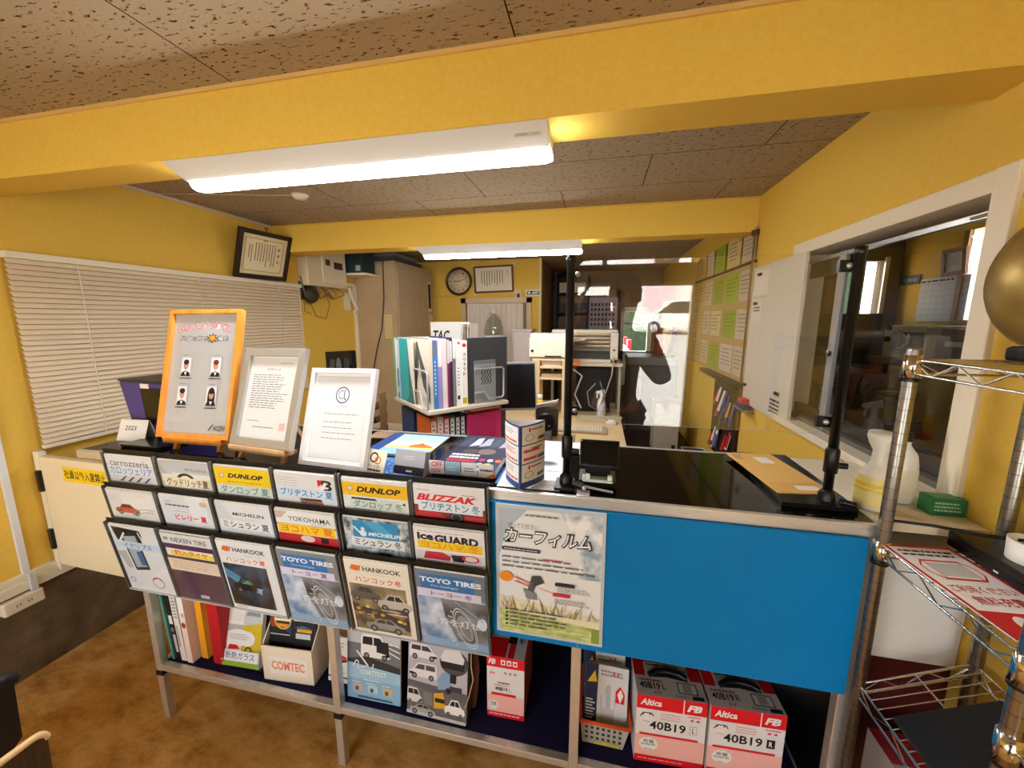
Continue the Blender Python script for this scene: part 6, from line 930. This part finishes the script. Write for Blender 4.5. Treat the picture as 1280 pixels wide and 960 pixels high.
t = thing('wooden_post', 'brown wooden post standing by the dark workshop cabinet', 'post', (1.9, W(1031, 380, x=1.9).y, CZ)); c = W(1031, 380, x=1.9); zt3 = W(1031, 352, x=1.9).z; obj('post', bx(1.87, c.y-.05, CZ+.001, 1.93, c.y+.05, zt3, M('9a6a3c', .5)), t); obj('cap', bx(1.85, c.y-.08, zt3, 1.95, c.y+.08, zt3+.03, M('7a5230')), t)
c = W(1020, 500, x=1.6); t = thing('cardboard_box', 'pinkish cardboard box standing in the dark workshop', 'box', (1.7, c.y, 0)); obj('carton', bx(1.5, c.y-.3, 0, 1.85, c.y+.1, W(1020, 458, x=1.6).z, M('9a7468', .6)), t); obj('handle_frame', G().tube([(1.47, c.y-.28, .4), (1.47, c.y-.28, 1.15), (1.47, c.y-.1, 1.18), (1.47, c.y-.05, .4)], .012, BLACK, 8), t)
t = thing('work_table', 'low grey work table below the side window', 'table', (1.5, 1.9, 0)); obj('table_top', bx(1.1, 1.2, .86, 1.75, 2.7, .9, M('7a7066', .5)), t)
for x in (1.12, 1.7):
    for y in (1.23, 2.64): obj('leg', bx(x, y, 0, x+.04, y+.04, .86, GREY), t)
c = W(1092, 522, x=1.45); sprayer('pale spray bottle on the table outside the side window', 1.45, c.y, .9, 1.1, M('d0d0ce', .4), M('c9c9c8', .4), None)
c = W(1065, 512, x=1.5); t = thing('plant_pot', 'cream plant pot with dark leaves on the workshop table', 'plant', (1.5, c.y, .9)); obj('pot', G().lathe([(0, .001), (.09, .001), (.13, .17), (.12, .175), (.0, .14)], (1.5, c.y, .9), M('c9b48a', .5), 18), t); g = G()
for k in range(14): q = k*.9; g.tube([(1.5, c.y, 1.04), (1.5+.1*math.cos(q), c.y+.1*math.sin(q), 1.16+.02*(k % 3)), (1.5+.2*math.cos(q), c.y+.2*math.sin(q), 1.14+.05*(k % 3))], .012, M('2f3a20'), 6, .004)
obj('leaves', g, t)
c = W(1100, 540, x=1.25); tag(obj('bowl', G().lathe([(0, .001), (.05, .001), (.1, .04), (.095, .042), (.045, .01), (0, .008)], (1.3, c.y, .9), M('b8a888', .4), 20)), 'shallow beige bowl on the table outside the side window', 'bowl')
# ---------------------------------------------------------------- right hand chrome wire rack and what it carries
STEEL = M('a3a19d', .3, 1); RX0, RX1, RY0, RY1 = .652, .868, .665, .98
t = thing('wire_rack', 'chrome wire shelving rack against the right wall', 'rack', ((RX0+RX1)/2, (RY0+RY1)/2, 0))
for x, y in ((RX0, RY1), (RX0, RY0), (RX1, RY1), (RX1, RY0)):
    pr = [(.0, .03), (.0125, .03)]; z = .05
    zs = [.05+.0254*k for k in range(58)]
    pr += [(.0125, 1.525), (.011, 1.53), (0, 1.531)]; g = G().lathe(pr, (x, y, 0), STEEL, 16); [g.lathe([(.0127, z), (.0127, z+.0014)], (x, y, 0), M('55524d', .4, .6), 14) for z in zs]; p = obj('post', g, t); obj('foot', G().lathe([(0, 0), (.018, .001), (.018, .012), (.008, .016), (.008, .032)], (x, y, 0), BLACK, 12), p)
    for z in ((1.465, 1.04, .37) if x == RX0 and y == RY1 else (1.465, 1.04, .37, .9) if x == RX0 else (1.465, 1.04, .37)): obj('collar', G().lathe([(.0126, z), (.0165, z), (.0155, z+.05), (.0126, z+.05)], (x, y, 0), CHROME, 14).lathe([(.017, z-.006), (.017, z)], (x, y, 0), BLACK, 14), p)
def wire_shelf(nm, f, pitch=.022):
    g = G(); c = [f(0, 0), f(1, 0), f(1, 1), f(0, 1)]; dz = Vector((0, 0, -.03))
    for i in range(4):
        a, b = c[i], c[(i+1) % 4]; g.bar(a, b, .0028, CHROME, 6).bar(a+dz, b+dz, .0028, CHROME, 6); n = max(3, int((b-a).length/.045)); P = []
        for k in range(n+1): P.append(a.lerp(b, k/n)+(dz if k % 2 else Vector((0, 0, 0))))
        g.tube(P, .0018, CHROME, 5, smooth=False)
    fr = obj('shelf_frame', g, t); g = G(); n = int((c[3]-c[0]).length/pitch)
    for k in range(1, n): g.bar(c[0].lerp(c[3], k/n)+Vector((0, 0, .002)), c[1].lerp(c[2], k/n)+Vector((0, 0, .002)), .0014, CHROME, 5)
    g.bar(c[0].lerp(c[1], .5), c[3].lerp(c[2], .5), .0025, CHROME, 6); obj('shelf_wires', g, fr)
LVL = lambda z: (lambda a, b: Vector((RX0+(RX1-RX0)*a, RY0+(RY1-RY0)*b, z)))
wire_shelf('s', LVL(1.505)); wire_shelf('s', LVL(1.08)); wire_shelf('s', LVL(.41)); wire_shelf('s', lambda a, b: Vector((RX0+(RX1-RX0)*a, RY0+(RY1-RY0)*b, .71+.1*a)))
wire_shelf('s', lambda a, b: Vector((RX0+(RX1-RX0)*a, .38+.27*b, .93)))
# gold dish
c = Vector((.826, .89, 1.508)); t = thing('gold_dish', 'large round gold dish standing on the top wire shelf', 'dish', tuple(c)); AX = Vector((-.95, -.28, .12)).to_track_quat('Z', 'Y').to_matrix()
GOLD = noisy('aged_gold', '8f7434', 'a98c48', 20, .36, metal=.6)
obj('dish', G().lathe([(0, .055), (.03, .054), (.07, .046), (.11, .028), (.138, .008), (.15, -.012), (.152, -.02), (.146, -.022), (.134, .0), (.1, .022), (0, .045)], c+Vector((.0, .0, .165)), GOLD, 40, AX), t)
obj('stand', G().box(c.x-.05, c.y-.06, c.z+.0005, c.x+.05, c.y+.06, c.z+.03, BLACK), t, .008)
def sgn(P):
    P.rect(0, 0, 1, 1, M('f2f0ee')); [P.rect(*q, M('c81e26')) for q in ((0, .97, 1, 1), (0, 0, .05, 1), (.95, 0, 1, 1))]; P.lines(.12, .84, .9, .94, 2, INK, .5, .1); 
    for q, m in ((0, M('c81e26')), (.02, M('f2f0ee'))): P.poly([(.14+q, .64), (.24+q*.5, .56+q), (.76-q*.5, .56+q), (.86-q, .64), (.86-q, .72), (.76-q*.5, .8-q), (.24+q*.5, .8-q), (.14+q, .72)], m)
    P.rect(.28, .6, .72, .76, M('c9cccc')); P.rect(.26, .58, .275, .78, M('c81e26')); P.rect(.725, .58, .74, .78, M('c81e26')); P.text('ご利用ください', .1, .42, .9, .5, M('b8242c'), .01); P.text('無料充電', .2, .3, .8, .39, M('b8242c'), .01); P.rect(0, 0, 1, .24, M('c81e26')); P.ell(.4, .12, .12, .09, PAPER); P.ell(.66, .12, .12, .09, PAPER); P.ell(.4, .12, .05, .04, M('c81e26')); P.ell(.66, .12, .05, .04, M('c81e26'))
flat('notice_card', 'white notice card with red border lying on the middle wire shelf', 'sign', [(.665, .7), (.8, .71), 0, (.672, .975)], 1.0845, .002, PAPER, sgn)
t = thing('recorder', 'flat black recorder box with a cable on the middle wire shelf', 'recorder', (.83, .85, 1.084)); g = G(); g.box(.785, .665, 1.088, .872, 1.0, 1.122, M('17140f', .3)); obj('case', g, t, .003); obj('front_strip', bx(.784, .67, 1.09, .785, .995, 1.105, M('0a0a0b', .2)), t); obj('lamp', G().box(.7835, .88, 1.095, .784, .89, 1.099, M('c9d2d8')), t); obj('cable', G().tube([(.66, 1.01, 1.09), (.7, 1.03, 1.118), (.76, 1.0, 1.128), (.82, .96, 1.135), (.86, .9, 1.16), (.872, .8, 1.18), (.87, .72, 1.2)], .0035, BLACK, 6), t)
tag(obj('mug', G().lathe([(0, .001), (.032, .001), (.035, .075), (.033, .075), (.03, .006), (0, .005)], W(1284, 722, z=1.0885), WHITE, 20)), 'white cup cut off by the right edge of the photo, on the middle wire shelf', 'cup')
g = bx(.812, 1.09, CT-.0005, .884, 1.13, CT+.042, M('2f7a46', .5)); T = FR(.812, 1.0895, CT); P = Page(g, T, .072, .042); P.lines(.1, .2, .9, .85, 3, M('a8cfae'), .5); g.box(.82, 1.095, CT+.042, .875, 1.125, CT+.0425, M('68a878')); tag(obj('tissue_box', g), 'small green box on the ledge under the side window', 'box')
c = Vector((.70, 1.105, CT)); t = thing('spray_bottle', 'white and yellow bottle with flared white neck on the ledge', 'spray bottle', tuple(c)); obj('body', G().lathe([(0, .001), (.036, .001), (.04, .01), (.041, .06), (.036, .09), (.02, .112), (.016, .125), (.015, .15), (.024, .168), (.03, .186), (.028, .198), (0, .202)], c, M('efece0', .35), 22), t); obj('label', G().lathe([(.0412, .012), (.0417, .058), (.037, .088)], c, M('e8d78a', .4), 22).lathe([(.0425, .052), (.0405, .066), (.0375, .084)], c, M('e3bf1c', .4), 22), t)
sprayer('white bottle with black trigger half hidden by the chrome post', .79, 1.17, CT-.0005, .92, M('ebe8e0', .35), BLACK, M('e6dfc4'))
t = thing('white_carton', 'large white carton under the ledge behind the wire rack', 'box', (.78, 1.2, .74)); obj('carton', bx(.69, 1.04, .742, .885, 1.4, 1.05, M('e6e2dc', .5)), t, .004); obj('embossed_panel', bx(.705, 1.0385, .77, .872, 1.04, 1.03, M('eae7e2', .5)), t, .0008)
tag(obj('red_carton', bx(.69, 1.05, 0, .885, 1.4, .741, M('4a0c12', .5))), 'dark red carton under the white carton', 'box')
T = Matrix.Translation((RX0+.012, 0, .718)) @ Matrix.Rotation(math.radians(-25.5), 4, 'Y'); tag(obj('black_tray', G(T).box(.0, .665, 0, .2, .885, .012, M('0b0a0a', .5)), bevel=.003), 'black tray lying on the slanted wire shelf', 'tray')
t = thing('battery_carton', 'dim battery carton with red band under the slanted shelf', 'battery box', (.74, .87, .415)); x0, y0, z0 = .672, .8, .4125; g = bx(x0, y0, z0, x0+.17, y0+.16, z0+.2, M('8a8684', .5)); T = FR(x0, y0, z0); P = Page(g, T, .17, .2, .0002); P.rect(0, .76, 1, 1, M('a01822')); P.text('FB', .6, .82, .85, .94, PAPER, .04, .2); P.text('40B19', .15, .45, .7, .62, INK, .02); P.rect(0, 0, 1, .35, M('c88a84')); T = Matrix.Translation((x0, y0, z0+.2)); P = Page(g, T, .17, .16, .0002); P.rect(0, .5, 1, 1, M('8a141c')); P.rect(.1, .1, .9, .42, M('a8a4a2')); P.lines(.15, .15, .6, .36, 2, INK, .6); obj('carton', g, t)  # carton colours darkened to carry the shade under the slanted shelf
tag(obj('power_cable', G().tube([(.862, .83, 1.03), (.862, .81, .98), (.86, .8, .9), (.862, .81, .84)], .007, BLACK, 7)), 'thick black cable hanging behind the wire rack', 'cable')
# ---------------------------------------------------------------- ceiling lights
def tube_light(lab, x0, x1, y, z):
    t = thing('ceiling_light', lab, 'ceiling light', ((x0+x1)/2, y, z-.09)); g = G(); g.hexa([(x0+.05, y-.036, z-.052), (x1-.0, y-.036, z-.052), (x1-.0, y+.036, z-.052), (x0+.05, y+.036, z-.052), (x0, y-.075, z-.0005), (x1, y-.075, z-.0005), (x1, y+.075, z-.0005), (x0, y+.075, z-.0005)], M('d9d6d0', .5)); b = obj('housing', g, t, .002)
    V = []; F = []; n = 10
    for i in range(n+1):
        q = math.pi*i/n; 
        for x, s in ((x0+.055, .86), (x0+.075, 1), (x1-.015, 1), (x1+.003, .86)): V.append((x, y+.034*math.cos(q)*s, z-.0522-.026*math.sin(q)*s))
    for i in range(n):
        for k in range(3): F.append((4*i+k, 4*i+k+1, 4*i+k+5, 4*i+k+4))
    g = G().add(V, F, M('f8f8fc', .4, 0, .2, LAMP), True).add([V[4*i] for i in range(n+1)], [tuple(range(n+1))], M('f8f8fc', .4, 0, .2, LAMP)).add([V[4*i+3] for i in range(n+1)], [tuple(range(n+1))[::-1]], M('f8f8fc', .4, 0, .2, LAMP)); obj('diffuser', g, t)
    return t
t = tube_light('long white tube light under the near yellow beam', -1.415, -.145, 1.165, 2.1)
T = FR(-.235, 1.0905, 2.062, 0, 28); g = G(); P = Page(g, FR(-.235, 1.1005, 2.066, 0, 34), .07, .03, .0015); P.rect(0, 0, 1, 1, M('d8d2c8')); P.lines(.08, .1, .6, .9, 4, GREY, .4); P.ring(.8, .5, .12, .3, .2, GREY, 14); obj('rating_label', g, t)
tube_light('tube light under the far yellow beam', -1.29, -.125, 2.72, 2.0955)
t = thing('smoke_detector', 'small round white detector on the ceiling with its thin cable', 'detector', (-1.675, 2.036, ZC-.03)); obj('body', G().lathe([(0, -.028), (.03, -.026), (.042, -.012), (.045, -.0005), (0, -.0005)], (-1.675, 2.036, ZC), M('d8cdb8', .5), 20), t); obj('cable', G().tube([(-1.71, 2.03, ZC-.005), (-2.0, 1.95, ZC-.005), (-2.43, 1.83, ZC-.005)], .004, M('b8a888'), 6), t)
# ---------------------------------------------------------------- chairs at the bottom left
def chair(lab, x, y, yaw, seat, back, edge, hb, th=.012):
    t = thing('chair', lab, 'chair', (x, y, 0)); R = Matrix.Translation((x, y, 0)) @ Matrix.Rotation(math.radians(yaw), 4, 'Z'); sz = hb-.3
    obj('seat', G(R).box(-.2, -.2, sz-.04, .2, .17, sz, seat), t, .018, 4); hh_ = .24
    pts = [(-.17, 0), (.17, 0), (.2, .03)]+[(.2-.02*(1-math.cos(q)), hh_-.02+.02*math.sin(q)) for q in [i*math.pi/12 for i in range(7)]]+[(-.18-.02*math.sin(q), hh_-.02+.02*math.cos(q)) for q in [i*math.pi/12 for i in range(7)]]+[(-.2, .03)]
    T = R @ FR(0, .2, hb-.24, 0, 6); b = obj('backrest', G(T).prism(pts, -th, -.0005, back), t); obj('backrest_edge', G(T).tube([(a, c, -th/2) for a, c in pts[2:-1]], th*.6, edge, 8), b)
    for a in (-.18, .18):
        obj('leg', G(R).sq((a, -.17, 0), (a, -.16, sz-.04), .026, edge), t); obj('leg', G(R).sq((a, .2, 0), (a, .195, hb-.1), .022, edge), t)
    return t
STR = noisy('dark_striped_ply', '22180f', '4a3826', 30, .5, (.6, 14, .6))
chair('wooden chair with pale edged dark backrest, bottom left corner', -1.315, .25, -90, M('3a2c1e', .6), STR, M('e2bd84', .4), .76)
chair('black chair at the left edge beside the wooden chair', -1.885, .44, -90, M('0f0f12', .5), M('0e0e11', .5), M('121216', .5), .57, .035)
# unseen dark block added behind the photographer to darken the mirrored window
t = thing('reflection_blocker', 'dark block added out of view to cut the bright window mirrored in the screen', 'cabinet', (-.16, -1.1, 0)); obj('body', bx(-.5, -1.28, 0, .16, -.95, 1.665, M('3a2c1c', .6)), t, .006); [obj('door', bx(-.49+.325*k, -.95, .05, -.175+.325*k, -.935, 1.63, M('44341f', .55)), t, .003) for k in range(2)]; [obj('handle', bx(-.2+.05*k, -.935, .8, -.19+.05*k, -.92, .95, SILVER), t) for k in range(2)]
# ---------------------------------------------------------------- the photographer, mirrored in the clear screen
def skin(name, edges, m, parent=None, root=0, sub=2):
    idx = {}; V = []; Rr = []; E = []
    for ch in edges:
        prev = None
        for p in ch:
            k = tuple(round(c, 4) for c in p[:3])
            if k not in idx: idx[k] = len(V); V.append(k); Rr.append(p[3])
            if prev is not None and prev != idx[k]: E.append((prev, idx[k]))
            prev = idx[k]
    c = Vector(V[0]) if parent is None else Vector(V[0]); me = bpy.data.meshes.new(name); base = Vector((V[0][0], V[0][1], 0)) if parent is None else Vector(V[0])
    me.from_pydata([tuple(Vector(v)-base) for v in V], E, []); me.materials.append(m); o = bpy.data.objects.new(name, me); COL.objects.link(o); WL[o.name] = base
    if parent is None: o.location = base
    else: o.parent = parent; o.location = base-WL[parent.name]
    s = o.modifiers.new('skin', 'SKIN'); s.use_smooth_shade = True
    for i, r in enumerate(Rr): me.skin_vertices[0].data[i].radius = (r, r)
    for i in range(len(V)): me.skin_vertices[0].data[i].use_root = (i == root)
    u = o.modifiers.new('smooth', 'SUBSURF'); u.levels = sub; u.render_levels = sub; return o
SKN = M('c89472', .5)
pel = (.17, -.34, .94, .12); ch = (.18, -.33, 1.28, .13); nk = (.19, -.3, 1.44, .06)
def arm(s): 
    sh = (.18+.17*s, -.31, 1.38, .06); el = (.46, -.26, 1.13, .045) if s > 0 else (-.1, -.26, 1.15, .045); wr = (.13, -.085, 1.53, .027) if s > 0 else (-.09, -.085, 1.53, .027); return [(.18, -.32, 1.36, .1), sh, el, wr, (.1 if s > 0 else -.07, -.07, 1.57, .03)]
leg_ = lambda s: [pel, (.17+.1*s, -.34, .86, .09), (.17+.11*s, -.32, .48, .06), (.17+.11*s, -.35, .09, .042), (.17+.12*s, -.22, .03, .035)]
body = skin('person', [[pel, (.175, -.34, 1.1, .115), ch, (.18, -.32, 1.36, .1), nk, (.2, -.27, 1.53, .055), (.2, -.24, 1.6, .082), (.2, -.25, 1.69, .085), (.2, -.26, 1.75, .06)], arm(1), arm(-1), leg_(1), leg_(-1)], SKN)
tag(body, 'person raising a phone in both hands, faintly mirrored in the clear screen', 'person')
JK = M('2a2622', .8); skin('jacket', [[(.17, -.34, .9, .145), (.175, -.34, 1.1, .14), (.18, -.33, 1.28, .155), (.18, -.32, 1.37, .12), (.19, -.3, 1.43, .075)], [(.18, -.32, 1.37, .12)]+[(x, y, z, r+.018) for x, y, z, r in arm(1)[1:4]], [(.18, -.32, 1.37, .12)]+[(x, y, z, r+.018) for x, y, z, r in arm(-1)[1:4]]], JK, body)
skin('trousers', [[(pel[0], pel[1], pel[2]-.01, .135)]+[(x, y, z, r+.016) for x, y, z, r in leg_(s)[1:4]] for s in (1, -1)], M('1c1c22', .8), body)
for s in (1, -1): obj('shoe', G().hexa([(.12+.17+.12*s-.17, -.4, 0), (.17+.12*s+.05, -.4, 0), (.17+.12*s+.045, -.14, 0), (.17+.12*s-.045, -.14, 0), (.17+.12*s-.045, -.4, .09), (.17+.12*s+.045, -.4, .09), (.17+.12*s+.035, -.15, .05), (.17+.12*s-.035, -.15, .05)], BLACK), body, .015)
obj('hair', G().lathe([(.0, .11), (.05, .1), (.085, .06), (.097, .0), (.092, -.06)], (.2, -.265, 1.68), M('15110e', .7), 20), body)
for s in (-1, 1): obj('eye', G().lathe([(0, .006), (.009, .003), (.011, 0)], (.2+.03*s, -.158, 1.655), M('1a1412', .2), 10, Matrix.Rotation(math.radians(-90), 3, 'X')), body)
obj('nose', G().tube([(.2, -.165, 1.66), (.2, -.145, 1.628), (.2, -.158, 1.615)], .011, SKN, 8), body); obj('mouth', G().tube([(.175, -.158, 1.585), (.2, -.153, 1.582), (.225, -.158, 1.585)], .006, M('9a5a4a'), 6), body)
for s, hx in ((1, .1), (-1, -.07)):
    for k in range(4):
        L0 = (.032, .036, .034, .027)[k]; x = hx+(.0 if s > 0 else 0); y0 = -.055; z0 = 1.57+.018*k
        if s < 0 and k > 0: ch_ = [(x, -.065, z0, .011), (x+.012, -.05, z0+.035, .009), (x+.02+.012*k, -.04, z0+.06+L0, .008), (x+.028+.016*k, -.036, z0+.085+L0, .007)]
        else: ch_ = [(x, -.065, z0, .011), (x-.01*s, -.04, z0+.004, .009), (x-.03*s, -.026, z0+.005, .008), (x-.03*s-L0*.6*s, -.022, z0+.005, .007)]
        skin('finger', [ch_], SKN, body, 0, 1)
    skin('thumb', [[(hx, -.075, 1.56, .013), (hx-.022*s, -.06, 1.575, .011), (hx-.05*s, -.05, 1.58, .009)]], SKN, body, 0, 1)
t = thing('smartphone', 'dark smartphone held up by the mirrored person', 'phone', (.015, -.03, 1.55)); obj('case', G().box(-.06, -.034, 1.553, .095, -.026, 1.628, M('1a1a1e', .3)), t, .003); obj('lens', G().lathe([(0, 0), (.012, 0), (.012, .003), (0, .003)], (.0, -.026, 1.59), BLACK, 14, Matrix.Rotation(math.radians(-90), 3, 'X')), t)
